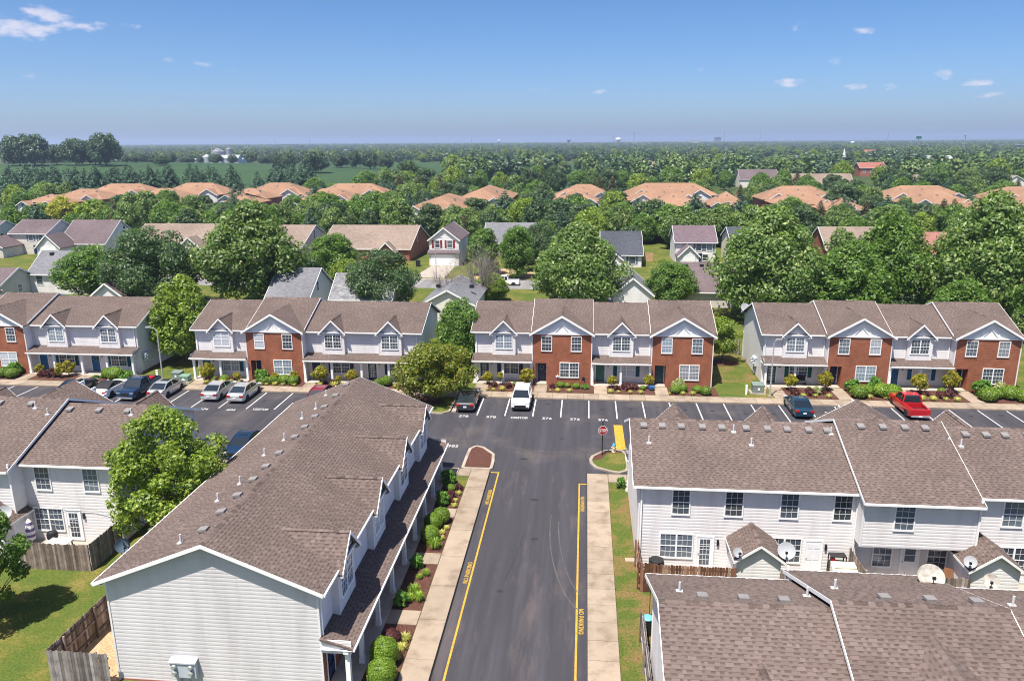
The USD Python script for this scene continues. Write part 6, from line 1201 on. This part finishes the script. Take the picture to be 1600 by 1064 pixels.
garage_door(b, -31.6, -26.7, 155.3, 2.3); g_ = MB(); g_.slab([(-32.4, 154.9, 2.7), (-25.6, 154.9, 2.7), (-25.6, 155.9, 3.3), (-32.4, 155.9, 3.3)], (0, 0, -.15)); put('garage_roof', g_, 'roof_plum', b); put('garage_wall', MB().box(-32.1, -31.75, 155.3, 155.79, 0, 2.62).box(-26.55, -25.9, 155.3, 155.79, 0, 2.62).box(-31.745, -26.555, 155.3, 155.79, 2.43, 2.62), 'vinyl_white', b)
house('grey roofed house between the leafless tree and the pale tree', 'the grey roofed house', -22.8, -11.6, 172, 186, 2.8, 6.6, 'x', 'vinyl_white', 'roof_grey', [(-20, .8, 1.2, 1.4, None)])
house('white house with a dark slate roof and a front garage beside the wooden fence', 'the slate roofed house', 3.6, 11.6, 155.5, 171, 2.7, 6.5, 'x', 'vinyl_white', 'roof_slate', [(9.1, .7, 1.2, 1.5, 'shutter_grey')], (1.6, 7.4, 151, 2.5, 4.9, (2.6, 6.3)), doors=((7.8, 'door_white'),))
house('white two storey house with a plum roof behind the middle row right end', 'the plum roofed house', 19.0, 27.2, 161.5, 172, 4.6, 7.4, 'x', 'vinyl_white', 'roof_purple', [(23.2, 2.7, 1.1, 1.5, 'shutter_grey'), (25.4, 2.7, 1.1, 1.5, 'shutter_grey'), (24.6, .6, 1.1, 1.3, None)], (19.3, 23.3, 157.5, 2.3, 4.3, (20.2, 22.4)), doors=((23.6, 'door_navy'),))
house('grey blue house partly hidden left of the huge pale tree', 'the grey blue house', 30.2, 37, 160, 172, 4.8, 7.2, 'x', 'vinyl_cream', 'roof_slate', [])
house('dark plum roof just behind the right brick gable of middle row', 'the dark plum roof', 14.6, 24.5, 117, 129, 2.7, 6.2, 'x', 'vinyl_beige', 'roof_plum', [], vents=4)
house('tan roofed house with a small brick gable among the right trees', 'the brick gable house', 50.5, 62, 164, 178, 2.9, 6.8, 'x', 'brick_far', 'roof_tan', [], (51, 56, 160, 2.7, 5.2, None))
house('red brown roof glimpsed between the two tall right trees', 'the red brown roof', 64, 75, 160, 172, 2.8, 6.3, 'x', 'brick_far', 'roof_redbrown', [])
house('house with grey roof and white gable end right of the tallest dense tree', 'the white gable end', -46.5, -40.3, 106.5, 118, 3.0, 6.5, 'x', 'vinyl_white', 'roof_grey', [], side=((1, 110.5, 3.2, .7, 1.4),))
house('house with speckled light grey roof left of the round dark tree', 'the speckled roof', -36.8, -28, 106.5, 115, 3.0, 6.0, 'x', 'vinyl_white', 'roof_lightgrey', [])
house('cream house with grey roof behind the olive tree', 'the cream house', -22.8, -15.4, 104, 116, 2.9, 4.9, 'y', 'vinyl_cream', 'roof_grey', [(-18.6, .8, 1.3, 1.3, None)], vents=3)
house('white gable with grey roof above the middle row brick unit', 'the white rear gable', 4.4, 10.2, 113, 122, 2.9, 5.3, 'y', 'vinyl_white', 'roof_grey', [])
house('plum roof hidden under the right trees above the far right row', 'the hidden plum roof', 38, 52, 118, 130, 2.7, 6.4, 'x', 'vinyl_beige', 'roof_redbrown', [])
# the street, drives and yards there
sheet('street', [(-150, 131), (120, 129.5), (120, 138), (-60, 139.6), (-150, 140)], .105, 'old_asphalt'); sheet('street', [(-3, 108), (6, 108), (4, 130), (-6, 130)], .104, 'old_asphalt')
for pts in ([(-32.4, 140.6), (-26.3, 140.6), (-26.6, 155.2), (-31.6, 155.2)], [(2.4, 138.4), (7.2, 138.4), (6.2, 150.9), (2.6, 150.9)], [(-137, 140.6), (-128, 140.6), (-132.2, 160.4), (-137, 160.4)], [(-24, 139.7), (-120, 142), (-120, 140.2), (-24, 138.6)][::-1]): sheet('driveway', pts, .112, 'concrete_drive')
sheet('gravel_drive', [(-21, 139.8), (-10, 139.6), (-9, 147), (-13, 152), (-20, 152)], .111, 'bare_straw'); block('lawn', rect(-150, 120, 128, 200), -.2, .098, 'lawn_green')
for r in [(-150, 120, 129, 142), (-34, -24, 138, 157), (1, 16, 138, 164), (-138, -120, 140, 166), (-24, -8, 138, 153), (17, 30, 128, 160), (-58, -38, 141, 160), (-97, -83, 96, 121), (-34, -8, 96, 131), (2, 28, 96, 131), (-49, -27, 96, 118), (-112, -97, 128, 160), (-75, -67, 92, 106)]: EXCL.append(r)
q = thing('wheelie_bin', 'dark bin left of the double garage with the red shutters', 'bin', (-34.2, 154, .1)); put('body', MB().slab([(-.4, -.4, 1.2), (.4, -.4, 1.2), (.4, .4, 1.2), (-.4, .4, 1.2)], (0, 0, -1.2)), 'black_plastic', q); put('lid', MB().slab([(-.44, -.46, 1.22), (.44, -.46, 1.22), (.44, .42, 1.32), (-.44, .42, 1.32)], (0, 0, -.06)), 'black_plastic', q)

# ------------------------------------------------------------------ the brick apartment blocks with orange roofs
def apartment(label, short, blocks, fronts=()):
    b = thing('apartment_block', label, 'apartments', (0, 0, 0)); xs, ys = [], []
    for (x, y, w, d, ze, zr, ax) in blocks:
        gable_block(b, x - w / 2, x + w / 2, y - d / 2, y + d / 2, ze, zr, ax, 'brick_far', 'roof_orange', hip=True, ov=.6); xs += [x - w / 2, x + w / 2]; ys += [y - d / 2, y + d / 2]
        k = int(w // 3.2)
        for i in range(k):
            for z in (1.0, 4.0): simple_window(b, (x - w / 2 + (i + .35) * w / k, y - d / 2, z), X_, -Y_, 1.1, 1.5)
        for i in range(3): put('roof_vent', MB().box(x - w * .25 + i * w * .25 - .3, x - w * .25 + i * w * .25 + .3, y - d * .16 - .3, y - d * .16 + .3, zr - (zr - ze) * .45, zr - (zr - ze) * .45 + .7), 'vent_grey', b)
        for fx in (-.32, .30):
            gw = min(7.5, w * .3); cx0 = x + fx * w; gable_block(b, cx0 - gw / 2, cx0 + gw / 2, y - d / 2 - 2.2, y - d * .1, ze - .3, ze - .3 + gw * .30, 'y', 'vinyl_white', 'roof_orange', ov=.5)
            simple_window(b, (cx0 - .6, y - d / 2 - 2.2, 3.6), X_, -Y_, 1.2, 1.5); simple_window(b, (cx0 - .6, y - d / 2 - 2.2, .9), X_, -Y_, 1.2, 1.5)
    EXCL.append((min(xs) - 2, max(xs) + 2, min(ys) - 11, max(ys) + 1)); MARKS.append((short, sum(xs) / len(xs), sum(ys) / len(ys)))
def AP(px, Y): return (px - 800) / CAM_F * Y * 1.0 - .096 * Y + 0.0
def ap(label, short, px0, px1, Yb, Yf=None, zr=10.0, ax='x', third=0):
    x0, x1 = AP(px0, Yb), AP(px1, Yb); Yf = Yf or Yb - 19; xm = (x0 + x1) / 2; w = (x1 - x0)
    apartment(label, short, [(xm, Yb, w, 16, 5.6, zr - .6, ax), (xm - w * .12, Yf, w * .72, 15, 5.3, zr - 1.5, ax)] + ([(xm + w * third, Yf - 19, w * .5, 14, 5.0, zr - 2.2, ax)] if third else []))
ap('leftmost orange roofed apartment block below the pine row', 'the leftmost orange roof', 118, 232, 300, 280, third=-.15); ap('second orange roofed block from the left', 'the second orange roof', 247, 352, 305, 284, third=.2); ap('third orange roofed block left of the green field trees', 'the third orange roof', 384, 480, 305, 284, third=.12)
ap('fourth orange roofed block below the green field', 'the fourth orange roof', 495, 612, 300, 281, third=-.1); ap('small orange roofed block beside the yellow tree', 'the small orange roof', 868, 955, 292, 272); ap('big orange roofed block in the centre right with white gables', 'the central orange roof', 972, 1108, 300, 278, third=-.08)
ap('orange roofed block right of the central one', 'the right orange roof', 1172, 1282, 280, 262, third=.15); ap('orange roofed block above the tall green tree at right', 'the far right orange roof', 1342, 1462, 282, 262, third=.1); ap('orange roofed block at the right edge behind the tallest pale tree', 'the right edge orange roof', 1490, 1620, 275, 258)
x5 = AP(735, 262); apartment('long orange roofed block running away from the viewer in the middle', 'the long orange roof', [(x5 - 4, 236, 17, 34, 6.2, 9.2, 'y'), (x5 + 5, 268, 18, 40, 6.4, 9.9, 'y')])
apartment('orange roofed block low behind the slate roofed house', 'the low orange roof', [(AP(1045, 245), 243, 17, 15, 6.2, 9.3, 'x')]); apartment('small orange roof left of the huge pale tree', 'the lone orange roof', [(AP(1125, 262), 262, 12, 12, 5.0, 8.6, 'x')])
for label, short, px, Y, w, rm, wm, zr in (('tan roofed house with white gable beyond the right apartments', 'the far white gable', 1388, 395, 14, 'roof_tan', 'vinyl_white', 8), ('long tan roofed house beyond the right apartments', 'the far tan house', 1262, 385, 30, 'roof_tan', 'vinyl_cream', 9), ('tan roof among the far trees at the right edge', 'the far right tan roof', 1535, 390, 12, 'roof_tan', 'vinyl_cream', 8), ('plum roof among the far trees right of centre', 'the far plum roof', 1172, 430, 20, 'roof_plum', 'vinyl_cream', 9.5)):
    x = AP(px, Y); house(label, short, x - w / 2, x + w / 2, Y, Y + 13, 4.6, zr, 'x' if w > 13 else 'y', wm, rm, [(x - 3, 1, 1.2, 1.5, None), (x + 2, 1, 1.2, 1.5, None)])
for (x, y, lab, pt) in ((AP(625, 250), 250, 'white car parked below the fourth orange roof', 'paint_car_white'), (AP(660, 248), 248, 'dark red car parked left of the long orange roof', 'paint_car_maroon'), (AP(678, 262), 262, 'white van beside the long orange roof', 'paint_car_white')): car('parked_car', lab, 'suv' if 'van' in lab else 'sedan', pt, x, y, 20)
sheet('parking_area', rect(AP(600, 250), AP(690, 250), 240, 268), .02, 'old_asphalt'); EXCL.append((AP(605, 250), AP(672, 250), 236, 268))

# ------------------------------------------------------------------ trees between and beyond them, one by one
rngt = np.random.default_rng(99); placed = []
def free(x, y, r):
    for a, c, d, e in EXCL:
        if a - r * .45 < x < c + r * .45 and d - r * .55 < y < e + r * .3: return False
    for q in placed:
        if (q[0] - x) ** 2 + (q[1] - y) ** 2 < (.36 * (q[2] + 2 * r)) ** 2: return False
    return True
KIND = {'broadleaf_green': ('mid green leafy tree', 10, 9.6), 'broadleaf_dark': ('dark green leafy tree', 10, 9.6), 'broadleaf_pale': ('pale green leafy tree', 10, 9.6), 'broadleaf_lime': ('bright lime green tree', 10, 9.6), 'broadleaf_olive': ('deep green rounded tree', 10, 9.6), 'broadleaf_gold': ('yellow leaved tree', 10, 9.6), 'pine': ('blue green pine', 10, 7.2), 'pine_wide': ('broad blue green pine', 10, 8.6), 'cedar': ('brownish cedar', 10, 5.6), 'far_oak': ('big dark oak', 10, 11)}
def add(k, x, y, h, w): placed.append((x, y, w / 2, k, h, w))
def scatter(n, xr, yr, kinds, hr, asp=(.75, 1.05)):
    ks, ps = zip(*kinds); ps = np.array(ps) / sum(ps)
    for _ in range(n * 14):
        if n <= 0: break
        y = rngt.uniform(*yr); u = rngt.uniform(*xr); x = u * y; h = rngt.uniform(*hr); k = ks[rngt.choice(len(ks), p=ps)]; w = h * rngt.uniform(*asp) * (.8 if k in ('pine', 'pine_wide') else (.6 if k == 'cedar' else 1))
        if free(x, y, w / 2): add(k, x, y, h, w); n -= 1
BL = [('broadleaf_green', 5), ('broadleaf_olive', 3), ('broadleaf_dark', 3), ('broadleaf_lime', 1.2), ('broadleaf_pale', 1.2)]
for k, px, Y, h, w in (('broadleaf_gold', 852, 285, 9, 8), ('broadleaf_gold', 60, 235, 8.5, 10), ('broadleaf_lime', 712, 330, 15, 10), ('pine_wide', 640, 236, 9.5, 11), ('pine_wide', 1080, 232, 10, 10), ('pine_wide', 1150, 236, 9.5, 9), ('pine_wide', 995, 240, 8, 9), ('cedar', 1020, 205, 9, 10), ('cedar', 1005, 222, 8, 6), ('cedar', 1120, 214, 7.5, 6), ('cedar', 1265, 232, 8, 6), ('pine_wide', 1300, 226, 9.5, 9), ('cedar', 1330, 232, 8, 6), ('pine_wide', 1360, 240, 9, 9), ('cedar', 1440, 232, 8.5, 7), ('cedar', 1455, 240, 8, 6),
                       ('broadleaf_green', 243, 262, 9.5, 9), ('pine_wide', 366, 270, 10, 8), ('pine', 358, 292, 11, 7), ('broadleaf_dark', 300, 258, 7.5, 8), ('pine', 486, 268, 11, 8), ('broadleaf_green', 455, 256, 8, 9), ('broadleaf_olive', 560, 256, 8, 9), ('broadleaf_dark', 160, 252, 8, 9), ('pine_wide', 1130, 268, 9, 9), ('broadleaf_dark', 1298, 268, 10.5, 12), ('broadleaf_green', 1225, 248, 8, 9), ('pine_wide', 1475, 262, 9, 9), ('broadleaf_dark', 960, 268, 9, 9), ('pine', 945, 262, 9, 7), ('broadleaf_pale', 208, 232, 10.5, 9), ('broadleaf_pale', 282, 226, 9.6, 9), ('broadleaf_green', 500, 222, 11, 14), ('broadleaf_green', 580, 224, 11, 13), ('broadleaf_olive', 440, 226, 9, 7), ('broadleaf_dark', 745, 232, 8.5, 10), ('pine_wide', 790, 244, 10, 11), ('broadleaf_dark', 880, 215, 9.5, 11), ('broadleaf_green', 905, 225, 9.5, 10),
                       ('broadleaf_dark', 640, 420, 15, 18), ('broadleaf_dark', 668, 395, 12, 12), ('cedar', 690, 350, 11, 8), ('cedar', 625, 352, 11, 8), ('cedar', 655, 350, 10, 8), ('cedar', 935, 320, 11, 8), ('cedar', 955, 322, 11, 8)):
    add(k, AP(px, Y), Y, h, w)
scatter(80, (-.80, .56), (183, 215), BL + [('pine', .6), ('cedar', .3)], (7.0, 10.5)); scatter(42, (-.80, .56), (212, 246), BL + [('pine_wide', 1.2), ('cedar', .6)], (5.0, 7.6))
scatter(72, (-.80, .56), (242, 300), BL + [('pine_wide', 2), ('cedar', 1)], (7, 11.0))
scatter(34, (-.36, .62), (300, 345), BL + [('cedar', 3), ('pine', 1)], (8, 12))
scatter(52, (-.30, .56), (345, 440), BL + [('cedar', 1)], (9, 13))
scatter(40, (-.80, -.44), (330, 372), [('pine', 3), ('pine_wide', 3)], (12.5, 16), (.85, 1.1)); scatter(30, (-.78, -.36), (372, 415), [('pine', 3), ('pine_wide', 3)], (11.5, 15), (.85, 1.1)); scatter(8, (-.44, -.25), (318, 350), [('pine_wide', 1)], (8, 10))
scatter(26, (-1.0, .75), (143, 182), BL, (5.5, 8.5)); scatter(9, (-1.0, .75), (96, 129), BL, (4.0, 6.0))
names = {}
for (x, y, r, k, h, w) in placed:
    m = min(MARKS, key=lambda m: (m[1] - x) ** 2 + ((m[2] - y) * .8) ** 2); rel = 'behind' if y > m[2] + 7 else ('in front of' if y < m[2] - 7 else ('left of' if x < m[1] else 'right of')); names.setdefault((k, rel, m[0]), []).append((x, y, h, w))
for (k, rel, mk), lst in names.items():
    look, ph, pw = KIND[k]; lst.sort()
    for i, (x, y, h, w) in enumerate(lst):
        lab = '%s %s %s' % (look, rel, mk) + ('' if len(lst) == 1 else ', %s from left' % ORD[i]); copy(k, 'pine_tree' if 'pine' in k else ('cedar_tree' if k == 'cedar' else ('lime_tree' if k in ('broadleaf_lime', 'broadleaf_gold') else 'tree')), lab, 'tree', (x, y, -.05), rngt.uniform(0, 360), (w / pw, w / pw, h / ph), 'trees between and beyond the houses')

# ------------------------------------------------------------------ fields, farm, forest and skyline far away
def mound(x, y): return 9.5 * np.exp(-((x + 430) / 260) ** 2 - ((y - 640) / 170) ** 2)
gx2, gy2 = np.meshgrid(np.linspace(-1100, 150, 60), np.linspace(300, 1100, 50)); hz = mound(gx2, gy2); v = np.stack([gx2, gy2, hz - .12], -1).reshape(-1, 3); nx = 60; ii = np.arange(49)[:, None] * nx + np.arange(59)[None]
put('field', MB().add(v, np.vstack([np.stack([ii, ii + 1, ii + nx + 1], -1).reshape(-1, 3), np.stack([ii, ii + nx + 1, ii + nx], -1).reshape(-1, 3)])), 'field_green', kind='structure')
sheet('field', [(-330, 425), (-98, 415), (-120, 470), (-380, 480)], .35, 'field_brown')
def place(k, lab, x, y, h, w): return copy(k, 'hedge_tree' if 'hedge' in lab else 'oak_tree', lab, 'tree', (x, y, float(mound(x, y)) - .1), rngt.uniform(0, 360), (w / KIND[k][2], w / KIND[k][2], h / KIND[k][1]), None)
for px, Y, h, w, lab in ((-2, 590, 19, 24, 'big dark oak cut by the left edge on the rise'), (24, 580, 20, 22, 'big dark oak on the rise, second from left edge'), (62, 600, 13, 12, 'smaller dark oak between the big oaks on the rise'), (95, 590, 17, 20, 'dark round oak in the middle of the oak line'), (128, 600, 16, 18, 'dark oak touching the rightmost oak on the rise'), (147, 585, 20.5, 22, 'rightmost and broadest oak on the rise'),
                         (181, 640, 6, 5, 'small dark tree right of the oak line'), (195, 640, 6.5, 6, 'second small dark tree right of the oak line'), (228, 620, 8, 9, 'dark tree left of the farm sheds'), (240, 600, 8, 12, 'wide dark tree before the farm sheds'), (260, 660, 8, 6, 'dark tree at the left end of the farm'),
                         (432, 560, 13, 9, 'dark tree on the green field, left of pair'), (448, 560, 14, 11, 'dark tree on the green field, right of pair'), (492, 560, 15, 21, 'broad dark tree in the middle of the green field'), (533, 640, 11, 15, 'dark tree right of the broad field tree'), (556, 640, 14, 12, 'dark tree at left end of the field hedge'), (580, 630, 14, 14, 'dark tree in the middle of the field hedge'), (604, 625, 13, 14, 'dark tree at right end of the field hedge')):
    place('far_oak', lab, AP(px, Y), Y, h * (1.24 if px < 160 else 1.05), w * (1.12 if px < 160 else 1.0))

rh = np.random.default_rng(31)
for i in range(26):
    px = 210 + i * 16 + rh.normal() * 6; Y = rh.uniform(760, 860); place('far_oak', 'dark hedge tree along the far edge of the green field, %s from left' % ORD[i], AP(px, Y), Y, rh.uniform(7, 12), rh.uniform(8, 14))
# farm
f = thing('farm_sheds', 'long low white farm sheds across the green field', 'farm building', (0, 0, 0)); Yf = 930
gable_block(f, AP(266, Yf), AP(372, Yf), Yf, Yf + 18, 5, 7, 'x', 'farm_metal', 'farm_roof', ov=.5); gable_block(f, AP(345, Yf), AP(374, Yf), Yf - 12, Yf - .2, 7.5, 11, 'x', 'farm_metal', 'farm_roof', ov=.5)
for px in (280, 310, 330): put('door', MB().box(AP(px, Yf), AP(px, Yf) + 6, Yf - .2, Yf - .06, 0, 4.2), 'black_metal', f)
def silo(label, px, Y, r, h, m): 
    s = thing('silo', label, 'silo', (AP(px, Y), Y, 0)); put('drum', MB().lathe([(r, 0), (r, h)], n=20), m, s); put('cone_roof', MB().lathe([(r * 1.03, h), (.4, h + r * .55)], n=20), m, s)
silo('left silver grain silo among the farm sheds', 316, 920, 6, 9, 'farm_metal'); silo('tall grain silo behind the farm sheds', 335, 940, 8, 15, 'mast_grey'); silo('pale coned silo before the farm sheds', 337, 905, 5, 8, 'farm_roof'); silo('small white silo before the farm sheds', 325, 905, 2.8, 7, 'tower_white'); silo('dark blue silo at the right of the farm', 353, 940, 3.2, 18, 'office_grey')
e = thing('grain_elevator', 'thin dark elevator leg above the silos', 'elevator', (AP(326, 935), 935, 0)); put('leg', MB().box(-.8, .8, -.8, .8, 0, 23), 'mast_grey', e); put('spout', MB().bar((0, 0, 22), (11, 0, 16), .6, .6), 'mast_grey', e)
h_ = thing('farm_house', 'white farm house at the edge of the field', 'house', (0, 0, 0)); gable_block(h_, AP(415, 900), AP(425, 900), 900, 908, 4, 7, 'x', 'tower_white', 'farm_roof', ov=.4)

# skyline
def far_box(label, px0, px1, ytop, Y, m, d=25, cat='building', bands=3):
    x0, x1 = AP(px0, Y), AP(px1, Y); z = 25 + (HZ(px0) - ytop) * Y / CAM_F; b = thing('office_building', label, cat, (0, 0, 0)); put('wall', MB().box(x0, x1, Y, Y + d, 0, z), m, b); put('roof', MB().box(x0 - .5, x1 + .5, Y - .5, Y + d + .5, z, z + 1.0), m, b)
    for i in range(bands): zz = z * (i + .5) / bands + 3; put('window_band', MB().box(x0 + 1, x1 - 1, Y - .3, Y - .1, min(zz, z - 3), min(zz + 1.6, z - 1.2)), 'pane_dark', b)
def HZ(px): return 220.7 - .0062 * (px - 916)
far_box('white low office building on the right horizon', 1067, 1082, 219.5, 4200, 'tower_white'); far_box('dark tower block on the right horizon', 1104, 1113, 215.5, 4000, 'office_grey', bands=6); far_box('red brick block on the left horizon', 591, 608, 226, 3200, 'brick_far'); far_box('pale hospital like block beyond the farm', 375, 394, 231.5, 2400, 'tower_white'); far_box('grey blocks on the far left horizon', 442, 466, 226.0, 4200, 'office_grey')
far_box('white store building at the right edge', 1560, 1592, 224.5, 1700, 'tower_white'); far_box('low pale warehouse before the right edge store', 1512, 1560, 226.0, 2000, 'farm_metal'); far_box('small white building beside the red block', 574, 583, 229, 3000, 'tower_white', bands=1); far_box('white sheds among trees left of centre', 530, 545, 234, 1900, 'tower_white', bands=1)
def water_tower(label, px, ytop, Y, R, m, cone=False):
    z = 25 + (HZ(px) - ytop) * Y / CAM_F; t = thing('water_tower', label, 'water tower', (AP(px, Y), Y, 0)); put('stem', MB().lathe([(R * .3, 0), (R * .22, z - R * 1.6)], n=12), m, t); put('tank', MB().lathe([(R * .25, z - R * 1.6), (R, z - R * .9), (R * 1.02, z - R * .5), (R * .6, z - R * .1), (.3, z)] if not cone else [(R * .2, z - R * 1.3), (R, z - R * .15), (R, z), (.3, z)], n=18), m, t)
water_tower('white bulb water tower on the middle horizon', 962, 215.5, 3000, 11, 'tower_white'); water_tower('dark cone water tower left of the white bulb tower', 888, 219, 3200, 9, 'mast_grey', True); water_tower('small white ball water tower left of centre horizon', 782, 219, 3600, 7, 'tower_white'); water_tower('white water tower low on the right horizon', 1301, 221, 2600, 6, 'tower_white')
def mast(label, px, ytop, Y, w=1.2, top=None):
    z = 25 + (HZ(px) - ytop) * Y / CAM_F; m = thing('radio_mast', label, 'mast', (AP(px, Y), Y, 0)); put('mast', MB().tube([(0, 0, 0), (0, 0, z)], w, 4), 'mast_grey', m); put('base', MB().box(-2 * w, 2 * w, -2 * w, 2 * w, 0, 1.5), 'mast_grey', m)
    for k in (.35, .6, .85): put('crossarm', MB().box(-w * 2, w * 2, -w * .5, w * .5, z * k, z * k + w), 'mast_grey', m)
    if top: put('antenna', MB().box(-w * 3, w * 3, -w * 2, w * 2, z - 3 * w, z), 'mast_grey', m)
mast('thin mast right of the white bulb tower', 985, 206, 3600); mast('thin mast left of the white bulb tower', 954, 213, 3400, .9); mast('thin mast beside the dark tower block', 1117, 205, 4000); mast('faint mast right of the tower block', 1169, 201, 5000, .9); mast('mast at right above the trees', 1350, 208, 2600, .8); mast('dark lattice tower at the right edge', 1547, 211, 900, .6, True); mast('stubby antenna tower right of the billboard', 1457, 212.5, 1600, .6, True); mast('small antenna mast beyond the oaks', 52, 221, 1800, .6, True); mast('faint mast on the left horizon', 430, 217, 3600, .8); mast('faint mast near the red block', 486, 217, 4000, .8); mast('mast left of the dark cone tower', 740, 217, 3600, .8); mast('dark pole tower right of the steeple', 1333, 221, 1500, .7, True); mast('antenna tower at left of the far pines', 1408, 222, 1300, .5, True)
bb = thing('billboard', 'green billboard on a tall pole on the right horizon', 'billboard', (AP(1393, 1400), 1400, 0)); z = 25 + (HZ(1393) - 214) * 1400 / CAM_F; put('pole', MB().tube([(0, 0, 0), (0, 0, z - 3)], .7, 6), 'mast_grey', bb); put('panel', MB().box(-4.2, 4.2, -.8, .8, z - 4.4, z), 'sign_green', bb)
st = thing('church_steeple', 'white steeple rising from the trees at right', 'steeple', (AP(1291, 620), 620, 0)); put('tower', MB().box(-1.6, 1.6, -1.6, 1.6, 0, 8), 'tower_white', st); put('spire', MB().lathe([(2.0, 8), (.15, 18.5)], n=8), 'tower_white', st)
for lab, px0, px1, Y, ze, zr, wm, rm in (('orange red roofed hall right of the steeple', 1316, 1352, 560, 6, 9.5, 'brick_far', 'roof_orange_red'), ('pale apartment house below the billboard', 1412, 1444, 760, 7, 10, 'tower_white', 'farm_roof'), ('grey white block left of the billboard houses', 1372, 1396, 900, 6, 9, 'tower_white', 'farm_roof'), ('low white house left of the steeple', 1210, 1235, 900, 5, 8, 'tower_white', 'roof_grey'), ('red roofed low building beyond the steeple', 1305, 1335, 1200, 7, 10, 'tower_white', 'roof_orange_red'), ('brick red building at the right edge', 1592, 1612, 800, 10, 12, 'brick_far', 'roof_plum'), ('tan roof among far trees in the middle', 1006, 1034, 620, 6, 9, 'vinyl_cream', 'roof_tan'), ('pale roofed house among trees left of centre', 734, 748, 640, 6, 9.5, 'vinyl_cream', 'roof_grey'), ('tan roof right of the middle far trees', 946, 962, 560, 5, 8, 'vinyl_cream', 'roof_tan')):
    x0, x1 = AP(px0, Y), AP(px1, Y); b = thing('far_house', lab, 'building', (0, 0, 0)); gable_block(b, x0, x1, Y, Y + 14, ze, zr, 'x', wm, rm, ov=.5)
    for i in range(3): simple_window(b, (x0 + (x1 - x0) * (i + .4) / 3.4, Y, ze * .45), X_, -Y_, 1.6, 1.8)
    EXCL.append((x0 - 3, x1 + 3, Y - 30, Y + 16))
po = sheet('pond', [(AP(800, 480), 470), (AP(822, 480), 470), (AP(822, 520), 520), (AP(802, 520), 520)], .3, 'car_glass')

# the wooded plain: too many trees to count
rf = np.random.default_rng(123); N = 8200; d = rf.uniform(430, 8200, N) ** 1.0; u = rf.uniform(-.92, .80, N); x = u * d; y = d; ok = np.ones(N, bool)
infield = (x > -560 - .0 * y) & (x < -95 - (y - 420) * .12) & (y > 400) & (y < 880); ok &= ~infield; ok &= ~((x > AP(255, 930)) & (x < AP(410, 930)) & (y > 840) & (y < 990)); ok &= ~((np.abs(x - AP(810, 495)) < 14) & (y > 440) & (y < 520))
for a, c, dd, ee in EXCL[-9:]: ok &= ~((x > a) & (x < c) & (y > dd) & (y < ee))
x, y = x[ok], y[ok]; n = len(x); ids = rf.choice(5, n, p=[.32, .28, .25, .08, .07]); hs = rf.uniform(.85, 1.45, n) * np.where(y > 3000, 1.15, 1.0); z = mound(x, y) - .2
pi = UsdGeom.PointInstancer.Define(stage, '/World/forest'); info(pi.GetPrim(), 'endless wooded plain reaching to the horizon', 'forest', None, 'stuff')
tg = []
for k in ('far_broadleaf', 'far_dark', 'far_round', 'broadleaf_lime', 'pine'):
    t_ = UsdGeom.Xform.Define(stage, '/World/forest/' + k).GetPrim(); t_.GetReferences().AddInternalReference('/World/Prototypes/' + k); tg.append(t_.GetPath())
pi.CreatePrototypesRel().SetTargets(tg)
pi.CreateProtoIndicesAttr(Vt.IntArray.FromNumpy(ids.astype(np.int32))); pi.CreatePositionsAttr(Vt.Vec3fArray.FromNumpy(np.stack([x, y, z], 1).astype(np.float32)))
w = hs * rf.uniform(.85, 1.25, n) * np.where(y > 3000, 1.6, 1.0); pi.CreateScalesAttr(Vt.Vec3fArray.FromNumpy(np.stack([w, w, hs], 1).astype(np.float32))); a = rf.uniform(0, 2 * np.pi, n)
pi.CreateOrientationsAttr(Vt.QuathArray([Gf.Quath(float(math.cos(t / 2)), 0, 0, float(math.sin(t / 2))) for t in a]))

# low hills on the horizon
hx = np.linspace(-14000, 16000, 160); rows = []
for k, (yy, s) in enumerate(((15000, 0), (16500, 1), (18000, 0))):
    hh = s * .6 * (18 + 62 * np.clip(meshkit.fbm(np.stack([hx / 2600, np.zeros_like(hx), np.zeros_like(hx)], -1), 4, 3) * 2 - .75, 0, 1) * np.clip((hx + 1500) / 6000, .15, 1)); rows.append(np.stack([hx, np.full_like(hx, yy), hh - 3 * (1 - s)], -1))
v = np.concatenate(rows); ii = np.arange(2)[:, None] * 160 + np.arange(159)[None]; put('hills', MB().add(v, np.vstack([np.stack([ii, ii + 1, ii + 161], -1).reshape(-1, 3), np.stack([ii, ii + 161, ii + 160], -1).reshape(-1, 3)])), 'meadow_far', kind='structure')

# the hazy air
HAZE = 1.5e-4
mat('haze_air', {'v': ('principled_volume', dict(color=(.62, .74, .95), density=HAZE, anisotropy=.3))}, [], surface=None, volume='v.volume')
put('haze', MB().box(-30000, 30000, -1200, 31000, -4, 112), 'haze_air', label='thin blue summer haze', kind='stuff')
